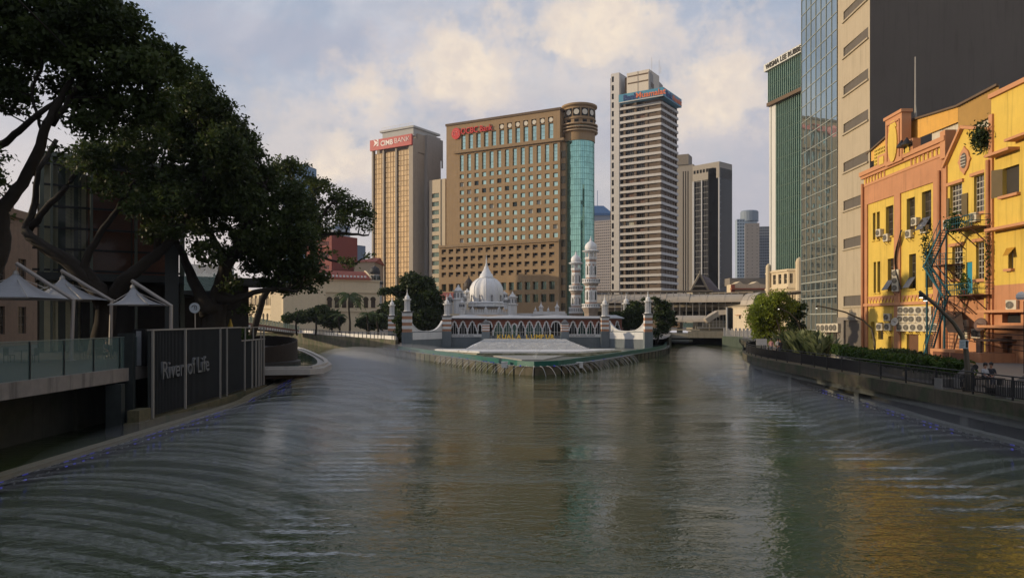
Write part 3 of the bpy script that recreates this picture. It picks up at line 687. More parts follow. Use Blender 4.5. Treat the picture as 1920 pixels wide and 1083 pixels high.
# ---- simple far towers
def far_tower(name, label, pxa, pxb, top, Y, col, floors, cols_, gcol, side=None, roof=None, slope=0, wf=.55, hf=.5, skew=3):
    F = Face.px(pxa, Y+skew, pxb, Y); zt = PZ(top, Y); t = thing(name, label, 'building', F.at(F.w/2, 5, 2.6))
    hol = []; fh = (zt-10)/floors; cw = F.w/cols_
    for j in range(floors):
        for i in range(cols_):
            z = zt-fh*(j+.8); hol.append((cw*(i+.5-wf/2), cw*(i+.5+wf/2), z, z+fh*hf))
    b = MB(F.M); holed_wall(b, 0, F.w, 2.6, zt, hol, .3); b.box(F.w-.3, F.w, .003, 14, 2.6, zt); b.box(0, .3, .003, 14, 2.6, zt); b.box(0, F.w, .2, 14, zt-.6, zt-.2)
    b.build('wall', mat('wall_'+str(col), col, .8, var=.06), t)
    windows(t, F, hol, .28, [glassmat('far_glass_'+str(gcol), gcol, .1, .6, wob=.0), M_OCF], 1, 1, 0, cap=24, key=label[:12])
    if side:
        S = Face.px(pxb, Y, side, Y+14); b = MB(S.M); b.box(.31, S.w, 0, .5, 2.6, zt); 
        for j in range(floors): z = zt-fh*(j+.8); b.box(.8, S.w-.5, -.06, -.004, z, z+fh*hf, 1)
        b.build('side_wall', [mat('wall_'+str(col), ()), glassmat('far_glass_'+str(gcol), ())], t)
    return t, F, zt
far_tower('apartment_tower', 'grey and beige apartment tower seen in the gap right of the round teal tower', 1112, 1146, 412, 520, (.30, .27, .26), 34, 9, (.1, .12, .14), skew=8)
t = thing('office_tower', 'distant tower with a faceted blue hipped roof, behind the grey apartment tower', 'building', W(1128, 560, 640)*1)
b = MB(); x0, x1 = PX(1108, 640), PX(1146, 640); z0, z1 = PZ(404, 640), PZ(384, 640); b.box(x0, x1, 640, 665, 2.6, z0); b.build('wall', mat('wall_far_b', (.25, .28, .33), .8), t)
b = MB(); b.prism([(x0-1, 639), (x1+1, 639), (x1+1, 666), (x0-1, 666)], z0, z0+2); xm = (x0+x1)/2; b.add([(x0-1, 639, z0+2), (x1+1, 639, z0+2), (x1+1, 666, z0+2), (x0-1, 666, z0+2), (x0+3, 645, z1), (x1-6, 645, z1), (x1-6, 660, z1), (x0+3, 660, z1)], [(0, 1, 5, 4), (1, 2, 6, 5), (2, 3, 7, 6), (3, 0, 4, 7), (4, 5, 6, 7)]); b.bar((xm-2, 650, z1), (xm-2, 650, z1+14), .4); b.build('roof', mat('blue_roof', (.06, .14, .28), .5, .2), t)
t, F, zt = far_tower('apartment_tower', 'tall blue-grey apartment tower with a round top, farthest right of centre', 1382, 1420, 410, 760, (.24, .30, .36), 30, 8, (.06, .1, .15), wf=.7)
b = MB(); cx = PX(1405, 768); b.lathe([(9, zt-2), (9, zt+8), (8, zt+9)], cx, 768, 20); b.build('round_top', mat('wall_round', (.16, .2, .25), .6), t)
far_tower('apartment_tower', 'plain brown-grey block in front of the farthest blue-grey tower', 1397, 1424, 418, 600, (.20, .185, .175), 26, 3, (.08, .09, .1), wf=.2, hf=.2)
far_tower('apartment_tower', 'dull grey-blue block with ribbed floors next to the plain brown-grey block', 1420, 1450, 424, 640, (.15, .165, .19), 32, 9, (.05, .07, .1), wf=.75, hf=.6)
# left distance
far_tower('office_tower', 'distant blue-grey tower rising behind the round crown of the far tree', 531, 571, 308, 420, (.16, .25, .36), 40, 10, (.12, .22, .35), side=578, wf=.8, hf=.6)
far_tower('office_tower', 'small blue glass tower between the red block and the golden tower', 648, 659, 458, 520, (.12, .16, .22), 16, 3, (.08, .12, .18), wf=.8, hf=.6)
t = thing('office_tower', 'white banded round-cornered tower behind the red block', 'building', W(635, 560, 480))
b = MB(); cx = PX(634, 480); r = 22*480/1400*.95
b.lathe([(r, 2.6), (r, PZ(418, 470))], cx, 482, 28); b.build('wall', mat('pale_blue_wall', (.42, .45, .5), .7), t)
b = MB(); z = 10
while z < PZ(420, 470): b.lathe([(r+.04, z), (r+.04, z+1.6)], cx, 482, 28); z += 3.6
b.build('window_bands', glassmat('band_glass', (.12, .18, .26), .1, .6), t)
F = Face.px(572, 268, 622, 262.0); F2 = Face.px(622, 262, 641, 280)
t = thing('office_block', 'dark red office block with ribbon windows behind the arcaded white building', 'building', F.at(F.w/2, 6, 2.6))
M_RD = mat('dark_red_wall', (.22, .055, .045), .75, var=.08); zt = F.z(600, 440)
for FF, sgn in ((F, 0), (F2, .3)):
    hol = [(1.2, FF.w-1.2, zt-4.2*(j+1)+.3, zt-4.2*(j+1)+1.7) for j in range(8)]
    b = MB(FF.M); holed_wall(b, sgn, FF.w, 2.6, zt, hol, .3); b.build('wall' if FF is F else 'side_wall', M_RD, t)
    windows(t, FF, hol, .28, [glassmat('red_glass', (.13, .05, .05), .1, .6, pane=(1.2, 4)), M_OCF], 12, 1, .1, key='rb'+str(sgn))
b = MB(F.M); b.box(.3, F.w-.3, .31, 14, 2.6, zt-.1); b.build('core', M_RD, t)
t = thing('building', 'beige block with a low red roof left of the golden tower', 'building', W(682, 560, 262))
b = MB(); x0, x1 = PX(664, 262), PX(702, 262); z1 = PZ(491, 262); b.box(x0, x1, 262, 280, 2.6, z1); b.build('wall', mat('beige_wall', (.33, .26, .19), .8), t)
b = MB(); b.add([(x0-.5, 261.5, z1), (x1+.5, 261.5, z1), (x1+.5, 271, z1+2.2), (x0+5, 271, z1+2.2), (x0-.5, 281, z1), (x1+.5, 281, z1)], [(0, 1, 2, 3), (3, 2, 5, 4), (0, 3, 4), (0, 4, 5, 1), (1, 5, 2)]); b.build('roof', mat('red_tile', (.28, .075, .05), .8, var=.15), t)
# ================================================================== right bank buildings
# ---- green glass slab with roof sign
F = Face.px(1441, 190, 1503, 177.0); F = Face((F.p0.x, F.p0.y), tuple((F.p0+F.d*34).xy))
t = thing('office_tower', 'tall green glass slab with a white rooftop name sign, behind the tall mirror-glass building', 'building', F.at(8, 8, GZ))
M_WL = mat('white_edge', (.55, .55, .52), .6, var=.04, streak=.2); G_GR = glassmat('green_fin_glass', (.15, .26, .23), .06, .8, pane=(.8, 1.75), pvar=.35)
M_FIN = mat('green_fin', (.24, .34, .27), .5, .2, var=.05)
zs0, zs1, zo0 = F.z(1441, 132), F.z(1441, 121.5), F.z(1441, 193.5)
b = MB(F.M); b.box(0, 34, 0, 10, zo0, zs0-.3); g1 = b.build('upper_glazing', G_GR, t)
b = MB(F.M); b.box(.9, 34, .8, 10, GZ, zo0-.02); g2 = b.build('lower_glazing', G_GR, t)
for gl, y0, za, zb_, st in ((g1, -.22, zo0, zs0-.4, 0), (g2, .58, GZ, zo0-.6, 2.4)):
    b = MB(F.M); u = st
    while u < 34: b.box(u, u+.10, y0, y0+.215, za, zb_); u += .82
    b.build('fins', M_FIN, gl)
    b = MB(F.M); z = zb_
    while z > za: b.box(st*.4, 34, y0+.16, y0+.217, z-.16, z); z -= 3.5
    b.build('floor_lines', mat('dark_green_line', (.04, .08, .065), .5, var=0), gl)
b = MB(F.M); b.box(-.1, .5, .3, 10.2, GZ, zo0-.01); b.box(.5, 2.3, .5, 1.5, GZ, zo0-.7); 
b.build('end_wall', M_WL, t)
b = MB(F.M); b.box(-.9, 34, -.8, 10.5, zs0-.3, zs1+.1); b.build('sign_band', M_WL, t)
b = MB(F.M); b.box(-.3, 34, -.4, 10, zo0-.9, zo0-.02); b.build('soffit', mat('dark_brown_trim', ()), t)
lettering('WISMA LEE RUBBER', 1.75, FT(F, .1, -.9, zs0+.02), mat('sign_black', (.03, .025, .02), .6, var=0), t, 'sign_lettering', .06, .03, xscale=1.0)
b = MB(F.M)
for i in range(12): b.bar((i*2.5, 1, zs1), (i*2.5, 1, zs1+1.2), .08)
b.bar((0, 1, zs1+1.2), (30, 1, zs1+1.2), .08); b.build('roof_railing', M_STEEL, t)
# ---- mirror glass facade and grey rendered building
FG = Face.px(1503, 118.5, 1570, 104.6); 
FG = Face((FG.p0.x, FG.p0.y), (FG.p1.x, FG.p1.y))
t = thing('office_building', 'tall mirror-glass building with white frames, left of the grey rendered wall', 'building', FG.at(7, 5, GZ))
top = 72.0; G_MIR = glassmat('mirror_glass', (.40, .50, .53), .02, .9, wob=.012, wscale=.2, pane=(1.9, 2.45), pvar=.12)
b = MB(FG.M); b.box(0, FG.w, 0, 20, GZ+2.2, top); gl = b.build('glazing', G_MIR, t)
b = MB(FG.M); ncol = 7; u = 0
for i in range(ncol+1): u = FG.w*i/ncol; b.box(max(0, u-.04), min(FG.w, u+.04), -.09, -.003, GZ+2.2, top)
z = FG.z(1536, 543)
while z < top: b.box(0, FG.w, -.07, -.004, z-.05, z+.05); z += 2.42
z = GZ+2.2
while z < FG.z(1536, 500): b.box(0, FG.w, -.075, -.004, z-.09, z+.09); z += 2.42
b.build('mullions', mat('pale_mullion', (.30, .32, .29), .5, var=0), gl)
b = MB(FG.M); b.box(0, FG.w, -.15, 18, GZ, GZ+2.2); b.build('base_wall', M_CONCD, t)
b = MB(FG.M); b.box(FG.w*.62, FG.w*.78, -.25, -.16, GZ, GZ+2.0); b.build('door', mat('pale_door', (.36, .32, .25), .7), t)
FR = Face.px(1571, 104.4, 1631, 94.5)
t = thing('office_building', 'grey rendered high-rise with strips of small windows and a blank dark end wall', 'building', FR.at(5, 3, GZ))
M_GR = mat('grey_render', (.40, .335, .24), .85, var=.05, vscale=.6, streak=.35, bump=.2); top = 76
wz = [(1583, 21, 40), (1583, 87, 108), (1583, 160, 180), (1583, 231, 251), (1584, 304, 323), (1584, 378, 395), (1585, 449, 466.5), (1587, 562, 573.5)]
hol = []
for px, ya, yb in wz:
    k = abs(FR.z(px, ya)-FR.z(px, yb)); z0 = FR.z(px, yb); hol.append((FR.u(1581.5), FR.u(1630)-.3, z0, z0+1.35))
b = MB(FR.M); holed_wall(b, 0, FR.w, GZ+4.1, top, hol, .45); b.build('wall', M_GR, t)
b = MB(FR.M)
for h in hol: b.box(h[0]-.15, h[1]+.15, -.22, .0-.003, h[2]-.22, h[2]-.02)
b.split('sill', mat('grey_render', ()), t)
for h in hol:
    n = 7
    w = windows(t, FR, [h], .4, [glassmat('dusty_window', (.03, .034, .034), .2, .0, pane=(.7, 3), pvar=.7), mat('grey_window_frame', (.42, .39, .33), .6, var=0)], n, 1, .09, key='gr')
# blank end wall facing the river bridge, its sunless shade put into the colour
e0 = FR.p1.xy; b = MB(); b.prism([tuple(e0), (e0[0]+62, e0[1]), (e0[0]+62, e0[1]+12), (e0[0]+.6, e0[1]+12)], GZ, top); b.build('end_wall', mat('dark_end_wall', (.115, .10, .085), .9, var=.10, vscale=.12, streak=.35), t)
b = MB(FR.M); b.box(0, FR.w, .25, 3, GZ, GZ+4.1); b.box(0, FR.w-.3, -.1, .24, GZ+3.7, GZ+4.09); b.box(.0, 2.2, -.12, .24, GZ, GZ+3.69); b.build('base_wall', mat('sooty_base', (.19, .17, .145), .9, var=.15, streak=.5), t)
# condensers on the mirror building base come later with the others
# ---- cream classical building behind the feathery tree
Fc = [Face.px(1437, 172, 1447, 166), Face.px(1447, 166, 1478, 160), Face.px(1478, 160, 1510, 158)]
t = thing('colonial_building', 'cream curved-front colonial building at the foot of the green glass slab', 'building', Fc[1].at(2, 5, GZ))
M_CR = mat('cream_plaster', (.58, .48, .33), .8, var=.08, streak=.3)
for i, f in enumerate(Fc):
    zt = CAMZ+(HOR-505)/FPX*162; n = (1, 3, 3)[i]; cw = f.w/n
    h1 = [(cw*(k+.22), cw*(k+.78), zt-3.1, zt-1.0) for k in range(n)]; h2 = [(cw*(k/2+.12), cw*(k/2+.38), zt-7.2, zt-4.9) for k in range(2*n)]
    b = MB(f.M); holed_wall(b, 0, f.w, GZ, zt, h1+h2, .5); b.box(0, f.w, -.35, -.003, zt-4.2, zt-3.8); b.box(0, f.w, -.3, -.004, zt-.5, zt-.2); b.box(0, f.w, .1, 8, zt-.3, zt-.1); b.build('wall', M_CR, t)
    windows(t, f, h1, .45, [glassmat('dusty_window', ()), M_CR], 2, 2, .1, key='c1'+str(i)); windows(t, f, h2, .45, [glassmat('dusty_window', ()), M_CR], 1, 2, .08, key='c2'+str(i))
b = MB(); c = W(1441, 505, 167); b.lathe([(.6, GZ), (.6, c.z+.5), (.5, c.z+.9), (.1, c.z+1.3)], c.x, c.y, 12); c = W(1499, 505, 158); b.lathe([(.8, GZ), (.8, c.z+1.6), (.6, c.z+2.2), (.1, c.z+2.6)], c.x, c.y, 12); b.split('corner_turret', M_CR, t)
# ================================================================== yellow shophouse row
FY = Face((44.3, 94.0), (43.06, 40.0)); t = thing('yellow_building', 'long yellow and orange colonial building with pediment, gable and many wall units, right bank', 'building', FY.at(FY.w/2, 4, GZ)); YB = t
M_Y = mat('yellow_paint', (.62, .43, .075), .75, var=.10, vscale=.5, streak=.5, bump=.15); M_O = mat('orange_paint', (.46, .215, .105), .8, var=.12, vscale=.5, streak=.5, bump=.15)
M_O2 = mat('orange_trim', (.50, .24, .115), .8, var=.06); M_WG = glassmat('old_window_glass', (.07, .06, .05), .12, .3, pane=(.5, .6), pvar=.5); M_WF = mat('old_window_frame', (.10, .085, .07), .7, var=0); M_WW = mat('white_window_frame', (.5, .47, .40), .6, var=0)
f = FY
zc1 = f.z(1697, 295); z_orange = f.z(1750.7, 340); z_par = 24.2; uM = f.u(1777); uG = f.u(1858.5); uN = f.w
w3 = [f.rect(1636.5, 1641.5, 399, 450), f.rect(1644, 1649.5, 397, 449), f.rect(1661, 1675, 386, 443), f.rect(1700, 1715.5, 371, 438), f.rect(1728.5, 1746, 358, 432)]
w2 = [f.rect(1638, 1642.5, 491, 549), f.rect(1645, 1650.5, 490, 548), f.rect(1664.5, 1676, 484.5, 545), f.rect(1704.5, 1717.5, 476, 541), f.rect(1735, 1749, 473, 539)]
w1 = [f.rect(1633, 1639.5, 603, 635), f.rect(1646.5, 1656, 604, 636), f.rect(1665.5, 1675, 630, 657)]
w1b = [f.rect(1700, 1722, 626, 661), f.rect(1734.5, 1759, 627, 664)]
# main wall with recessed yellow panels between orange piers
ua = [f.u(x) for x in (1620, 1628, 1678.5, 1690, 1752, 1777)]
zP0, zP1 = f.z(1650, 555), f.z(1650, 398)+1.0
zTop2 = f.z(1721, 366)+.9
b = MB(f.M); holed_wall(b, 0, uM, GZ, z_par, w3+w2+w1+w1b, .55); b.build('wall', M_Y, t)
b = MB(f.M)
zO = z_orange; zpt = f.z(1650, 384); zpt = f.z(1721, 352)
b.box(-.05, uM, -.16, -.003, zpt, zc1-1.4)                 # orange brick band
b.box(-.05, ua[1], -.16, -.003, GZ, zpt); b.box(ua[2], ua[3], -.16, -.003, GZ, zpt); b.box(ua[4], uM, -.16, -.003, GZ, zpt)
b.build('orange_piers', M_O, t)
z_fr = f.z(1697, 282)
b = MB(f.M); b.box(-.3, uM+.2, -.5, .6, z_par-.15, z_par+.35); b.box(-.3, uM+.1, -.3, -.005, z_par-.5, z_par-.152); b.box(-.1, uM, -.24, -.003, zc1-1.6, zc1-1.3); b.box(uM-.7, uM+.25, -.4, .7, z_par-1.9, z_par+.9)
zz = f.z(1650, 571); b.box(-.15, uM, -.32, -.004, zz-.15, zz+.18); b.box(ua[1], ua[2], -.1, -.004, f.z(1650, 556)-.05, f.z(1650, 556)+.08)
b.build('cornice', M_O2, t)
b = MB(f.M); z0 = f.z(1650, 567.5); z1 = f.z(1650, 557)        # zig-zag frieze
for (a, c) in ((ua[1]+.2, ua[2]-.2), (ua[3]+.2, ua[4]-.2)):
    n = int((c-a)/.75)
    for i in range(n):
        x = a+(c-a)*i/n; w = (c-a)/n; b.plate([(x, z1), (x+w, z1), (x+w/2, z0)], -.08, -.003)
for (a, c) in ((.5, 6.2), (uM-7.2, uM-1.2)):                    # little arcade ornament below the parapet
    n = 7
    for i in range(n): x = a+(c-a)*i/n; b.box(x, x+.28, -.1, -.003, z_par-1.85, z_par-.75); b.plate([(x-.1, z_par-.7), (x+.38, z_par-.7), (x+.14, z_par-.35)], -.1, -.003)
b.split('frieze_ornament', M_O2, t)
for (xs, ws) in (((1), w3), ((2), w2)):
    windows(t, f, ws, .45, [M_WG, M_WF], 2, 4, .07, key='y%d' % xs)
windows(t, f, w1[:2], .45, [M_WG, M_WF], 1, 2, .07, key='y1')
b = MB(f.M); a, c, d, e = w1[2]; b.box(a, c, .35, .42, d, e); b.build('door', mat('ochre_door', (.22, .13, .04), .7), t)
for a, c, d, e in w1b:
    b = MB(f.M); b.box(a, c, .3, .36, d, e)
    n = 26
    for i in range(n): z = d+(e-d)*i/n; b.box(a, c, .25, .299, z, z+.04)
    b.build('roller_shutter', mat('brown_shutter', (.17, .085, .045), .6, .1, var=.08), t)
b = MB(f.M)
for a, c, d, e in w3+w2: b.box(a-.12, c+.12, -.18, -.003, d-.16, d)
b.split('sill', mat('yellow_paint', ()), t)
# tilted-out casements
for (a, c, d, e) in (w2[3], w2[2], w3[4]):
    b = MB(f.M); zt_ = d+(e-d)*.33; b.bar(((a+c)/2, -.02, zt_), ((a+c)/2, -.75, d+.1), c-a-.1, .05); b.build('casement', M_WG, t)
# pediment with yellow shield
ua_, ub_ = f.u(1669), f.u(1700); zb_, zt_ = z_par, f.z(1684, 219)
b = MB(f.M); b.box(ua_, ub_, -.55, .5, zb_-.3, zt_); b.box(ua_-.2, ub_+.2, -.7, .6, zt_, zt_+.35); b.box(ub_, ub_+2.2, -.45, .4, zb_, zb_+1.6); b.box(ua_-2.2, ua_, -.45, .4, zb_, zb_+1.4); b.build('pediment', M_O2, t)
cx = (ua_+ub_)/2; zc_ = (zb_+zt_)/2-.5; sh = [(cx+1.05*math.cos(k*math.pi/10), zc_+2.15*math.sin(k*math.pi/10)) for k in range(20)]
b = MB(f.M); b.plate(sh, -.7, -.553); b.plate([(cx-.9, zt_-1.3), (cx+.9, zt_-1.3), (cx+.5, zt_-.5), (cx-.5, zt_-.5)], -.66, -.553); b.box(ua_-1.6, ua_-.5, -.55, -.453, zb_+.2, zb_+1.1); b.box(ub_+.4, ub_+1.7, -.55, -.453, zb_+.2, zb_+1.3); b.build('shield', M_Y, t)
b = MB(f.M)
for sx in (-1.5, 1.35): b.box(cx+sx, cx+sx+.16, -.66, -.553, zb_+.2, zt_-.6)
b.box(cx-1.5, cx+1.5, -.7, -.553, zt_-.75, zt_-.6); b.build('pediment_moulding', M_O, t)
# lattice and corrugated roof screen behind the parapet
u0, u1 = f.u(1625), f.u(1669); b = MB(f.M)
for j in range(7): z = z_par+.35+j*.42; b.box(u0, u1, .9, 1.05, z, z+.16)
for j in range(16): u = u0+(u1-u0)*j/15; b.box(u, u+.16, .91, 1.04, z_par+.35, z_par+3.0)
b.build('lattice_wall', M_Y, t)
M_COR = mat('mustard_sheet', (.50, .27, .035), .5, .2, var=.1, streak=.4)
def corrugated(mb, u0, u1, y, za0, za1, zb0, zb1, pitch=.42):
    n = max(2, int((u1-u0)/pitch)*2); vs = []; fs = []
    for i in range(n+1):
        k = i/n; u = u0+(u1-u0)*k; yy = y+(.09 if i % 2 else -.09); vs += [(u, yy, za0+(za1-za0)*k), (u, yy, zb0+(zb1-zb0)*k)]
    fs = [(2*i, 2*i+2, 2*i+3, 2*i+1) for i in range(n)]; mb.add(vs, fs)
zs0_ = z_par+3.1
b = MB(f.M)
for (pa, ta, ba), (pb, tb_, bb) in zip([(1626, 289, 306), (1669, 250, 288), (1700, 228, 268), (1798, 198.5, 228)], [(1669, 250, 288), (1700, 228, 268), (1798, 198.5, 228)]): corrugated(b, f.u(pa, 1.2), f.u(pb, 1.2), 1.2, f.z(pa, ba, 1.2), f.z(pb, bb, 1.2), f.z(pa, ta, 1.2), f.z(pb, tb_, 1.2))
b.build('roof_screen', M_COR, t)
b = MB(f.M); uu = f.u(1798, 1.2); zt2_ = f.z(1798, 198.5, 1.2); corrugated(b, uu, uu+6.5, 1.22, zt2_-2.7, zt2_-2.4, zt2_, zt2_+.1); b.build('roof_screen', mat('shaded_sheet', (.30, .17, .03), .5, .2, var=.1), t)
b = MB(f.M); b.bar((f.u(1625, 1), 1.0, f.z(1626, 288, 1)), (f.u(1669, 1), 1.0, f.z(1669, 249.5, 1)), .2); b.bar((f.u(1669, 1), 1.0, f.z(1669, 249.5, 1)), (f.u(1700, 1), 1.0, f.z(1700, 227.5, 1)), .2); b.bar((f.u(1700, 1), 1.0, f.z(1700, 227.5, 1)), (uu, 1.0, zt2_), .2); b.bar((uu, 1.0, zt2_), (uu+6.5, 1.0, zt2_+.1), .22); b.box(0, uu+7, 1.6, 9, z_par+.2, z_par+.5); b.build('roof_edge', mat('dark_brown_trim', ()), t)
b = MB(f.M); b.box(f.u(1722), uu, 1.5, 1.8, z_par-.2, f.z(1722, 256, 1.5)); b.box(uu, uu+6, 1.5, 1.8, z_par-.2, zt2_-2.0); b.plate([(f.u(1722), z_par+1), (uu, z_par+1), (uu, zt2_-2.6), (f.u(1722), f.z(1722, 256, 1.5))], 1.45, 1.49); b.build('attic_wall', mat('pale_attic', (.52, .47, .38), .8, streak=.4), t)
# roof lamps
for px in (1706, 1716):
    b = MB(f.M); u = f.u(px); b.bar((u, -.6, z_par+.3), (u, -.6, z_par+1.2), .07); b.lathe([(.55, z_par+.9), (.5, z_par+1.15), (.15, z_par+1.55), (.1, z_par+1.7)], u, -.9, 12); b.build('roof_lamp', M_BLACK, t)
b = MB(f.M); u = f.u(1691); zt_2 = f.z(1691, 107); b.tube([(u, 1.5, z_par), (u, 1.5, zt_2)], [.12, .06], 6); b.bar((u, 1.5, f.z(1691, 190)), (u+.8, 1.5, z_par+1.5), .08); b.build('flagpole', mat('pole_grey', (.32, .30, .26), .5), t)
# gabled middle part
eL, eR = f.z(1768, 312), f.z(1768, 312)+.6; uap = f.u(1807); zap = f.z(1807, 241)
g1 = [f.rect(1781.5, 1804, 346, 404), f.rect(1826, 1849.5, 328, 397)]; g2 = [f.rect(1785.5, 1805, 462, 522), f.rect(1830, 1852.5, 453, 522)]; gd = f.rect(1812, 1823, 491, 550)
zmid = f.z(1820, 553)
b = MB(f.M); holed_wall(b, uM+.01, uG, zmid, eL, g1+g2+[gd], .5); b.plate([(uM+.01, eL), (uG, eL), (uG, eL+1.7), (uap, zap)], 0, .4); b.build('gable_wall', M_Y, t)
low = [f.rect(1700+127, 1700+139, 604, 660)]
gl_open = [f.rect(1842, 1856, 640, 684)]
b = MB(f.M); holed_wall(b, uM+.01, uG, GZ, zmid, gl_open, .5); b.box(uM+.01, uG, -.12, -.003, zmid-.25, zmid+.05); b.build('lower_wall', M_O, t)
b = MB(f.M); b.bar((uM-.4, -.15, eL-.2), (uap, -.15, zap+.15), .5, .28); b.bar((uap, -.15, zap+.15), (uG+.2, -.15, eL+1.7), .5, .28); b.build('gable_coping', M_O2, t)
b = MB(f.M); b.add([(uM-.4, .2, eL), (uap, .2, zap), (uap, 8, zap), (uM-.4, 8, eL)], [(0, 1, 2, 3)]); b.add([(uap, .2, zap), (uG, .2, eL+1.7), (uG, 8, eL+1.7), (uap, 8, zap)], [(0, 1, 2, 3)]); b.build('gable_roof', mat('slate_roof', (.07, .065, .06), .8, var=.1), t)
for r_, nx, nz in ((g1[0], 4, 6), (g1[1], 4, 6), (g2[0], 4, 6), (g2[1], 4, 6)): windows(t, f, [r_], .35, [M_WG, M_WW], nx, nz, .07, key='g')
b = MB(f.M)
for a, c, d, e in g1+g2: b.box(a-.35, c+.35, -.22, -.003, e+.05, e+.35); b.box(a-.25, c+.25, -.2, -.003, d-.3, d-.02)
b.split('lintel', M_O2, t)
uo, zo = f.u(1810), f.z(1810, 301)
b = MB(f.M); b.plate([(uo+.85*math.cos(k*math.pi/12)*(1.22 if k % 6 == 0 else 1), zo+1.15*math.sin(k*math.pi/12)*(1.22 if k % 6 == 0 else 1)) for k in range(24)], -.16, -.003); vt = b.build('oval_vent', M_O2, t)
b = MB(f.M); b.plate([(uo+.5*math.cos(k*math.pi/12), zo+.75*math.sin(k*math.pi/12)) for k in range(24)], -.2, -.162); b.build('vent_louvre', M_WF, vt)
b = MB(f.M)
for k in range(4): z = zo-.5+k*.3; b.box(uo-.42, uo+.42, -.26, -.203, z, z+.08)
b.build('vent_slats', M_WW, vt)
b = MB(f.M); a, c, d, e = gd; b.box(a, c, .1, .16, d, e); b.build('door', mat('blue_door', (.02, .22, .33), .6), t)
for a0, w_ in ((g1[0][0]-.9, .85), (g1[0][1]+.08, .95)):
    b = MB(f.M); b.box(a0, a0+w_, -.12, -.05, g1[0][2]-.3, g1[0][2]+(g1[0][3]-g1[0][2])*.62); b.build('shutter', mat('brown_wood', (.12, .085, .035), .7), t)
for px, (ya, yb) in ((1766, (320, 640)), (1855, (300, 690)), (1859, (300, 690)), (1622, (345, 655))):
    b = MB(f.M); u = f.u(px); b.tube([(u, -.35, GZ+.2), (u, -.35, f.z(px, ya))], .17 if px != 1855 else .1, 8); b.build('drain_pipe', M_O if px != 1855 else mat('yellow_paint', ()), t)
# tall right part
zR = f.z(1888, 171.5); uq = f.u(1864)
r1 = [f.rect(1880, 1911, 312, 364), f.rect(1890.5, 1900, 464, 503)]; rz = f.z(1890, 533)
b = MB(f.M); holed_wall(b, uG+.01, uN, rz, zR, r1, .45); b.box(uG+.01, uN, .3, 9, zR-.6, zR-.2); b.box(uG+.01, uG+.3, .003, 9, z_par-4, zR); b.build('tall_wall', M_Y, t)
b = MB(f.M); b.box(uG-.1, uN, -.25, .5, zR, zR+.4); b.box(uG-.1, uq, -.2, -.003, GZ, f.z(1860, 215)); b.build('tall_coping', M_O2, t)
dr = [f.rect(1880, 1898, 630, 684), f.rect(1879, 1914, 588, 605)]
b = MB(f.M); holed_wall(b, uG+.01, uN, GZ, rz, dr, .6); b.build('lower_wall', M_O, t)
b = MB(f.M)
for px, py in ((1888, 286), (1893, 427), (1890, 583), (1890, 612)):
    z = f.z(px, py); a = f.u(1866) if py < 500 else f.u(1852); b.box(a, a+(3.4 if py < 300 else uN-a-.2), -1.0, -.003, z-.12, z+.12)
z = f.z(1893, 268); b.box(f.u(1904), uN, -1.0, -.003, z-.1, z+.12)
for a, c, d, e in r1: b.box(a-.2, c+.2, -.35, -.003, d-.25, d-.02)
b.split('concrete_ledge', M_O2, t)
for i, (a, c, d, e) in enumerate(r1):
    b = MB(f.M); b.box(a, c, .35, .42, d, e); b.build('window_panel', mat('dark_wood', (.035, .028, .02), .7), t)
    if i == 0:
        b = MB(f.M); b.add([(a, -.02, d), (a-.75, -.55, d-.1), (a-.75, -.55, e), (a, -.02, e)], [(0, 1, 2, 3)]); b.build('shutter', mat('brown_wood', ()), t)
b = MB(f.M); a, c, d, e = r1[1]; b.add([(a-.25, -.02, e), (c+.3, -.02, e), (c+.5, -.8, e-.75), (a+.5, -.8, e-.75)], [(0, 1, 2, 3)]); b.build('awning', mat('mustard_sheet', ()), t)
b = MB(f.M); a, c, d, e = dr[0]; b.box(a, c, .4, .47, d, e); b.build('door', mat('brown_wood2', (.15, .07, .035), .7), t)
b = MB(f.M); a, c, d, e = dr[1]; b.box(a, c, .5, .57, d, e); b.build('louvre_opening', M_DARK, t)
# projecting ground floor rooms and kiosk in front of the orange wall
b = MB(f.M)
K = lambda px, y: f.u(px, y)
b.box(K(1795, -3), K(1838, -3), -3.0, -.003, GZ, f.z(1810, 660, -3)+.0); b.build('low_annex', M_O, t)
b = MB(f.M); b.box(K(1828, -2.2), K(1858, -2.2), -2.3, -.004, PZ(638, 68), PZ(634.5, 68)); b.box(K(1830, -2.2), K(1838, -2.2), -2.2, -2.0, GZ, PZ(638, 68)); b.build('porch', mat('brown_canopy', (.12, .075, .05), .8), t)
b = MB(f.M); zk = f.z(1785, 655, -4); b.box(K(1748, -4), K(1795, -4), -4.2, -3.5, GZ, zk); b.build('screen_wall', M_O2, t)
for xa, xb in ((1750, 1781), (1783, 1816)):
    b = MB(f.M); b.box(K(xa+1, -4.2), K(xb-1, -4.2), -4.3, -4.203, GZ+.1, zk-.25); b.build('screen_panel', mat('red_brown_panel', (.16, .06, .03), .7), t)
b = MB(f.M); z = f.z(1780, 605, -2.5); b.add([(K(1760, -.1), -.1, z+1.1), (K(1803, -.1), -.1, z+1.1), (K(1800, -3), -2.6, z-.9), (K(1770, -3), -2.6, z-.9)], [(0, 1, 2, 3)]); b.build('canopy', mat('dark_canopy', (.05, .03, .02), .8), t)
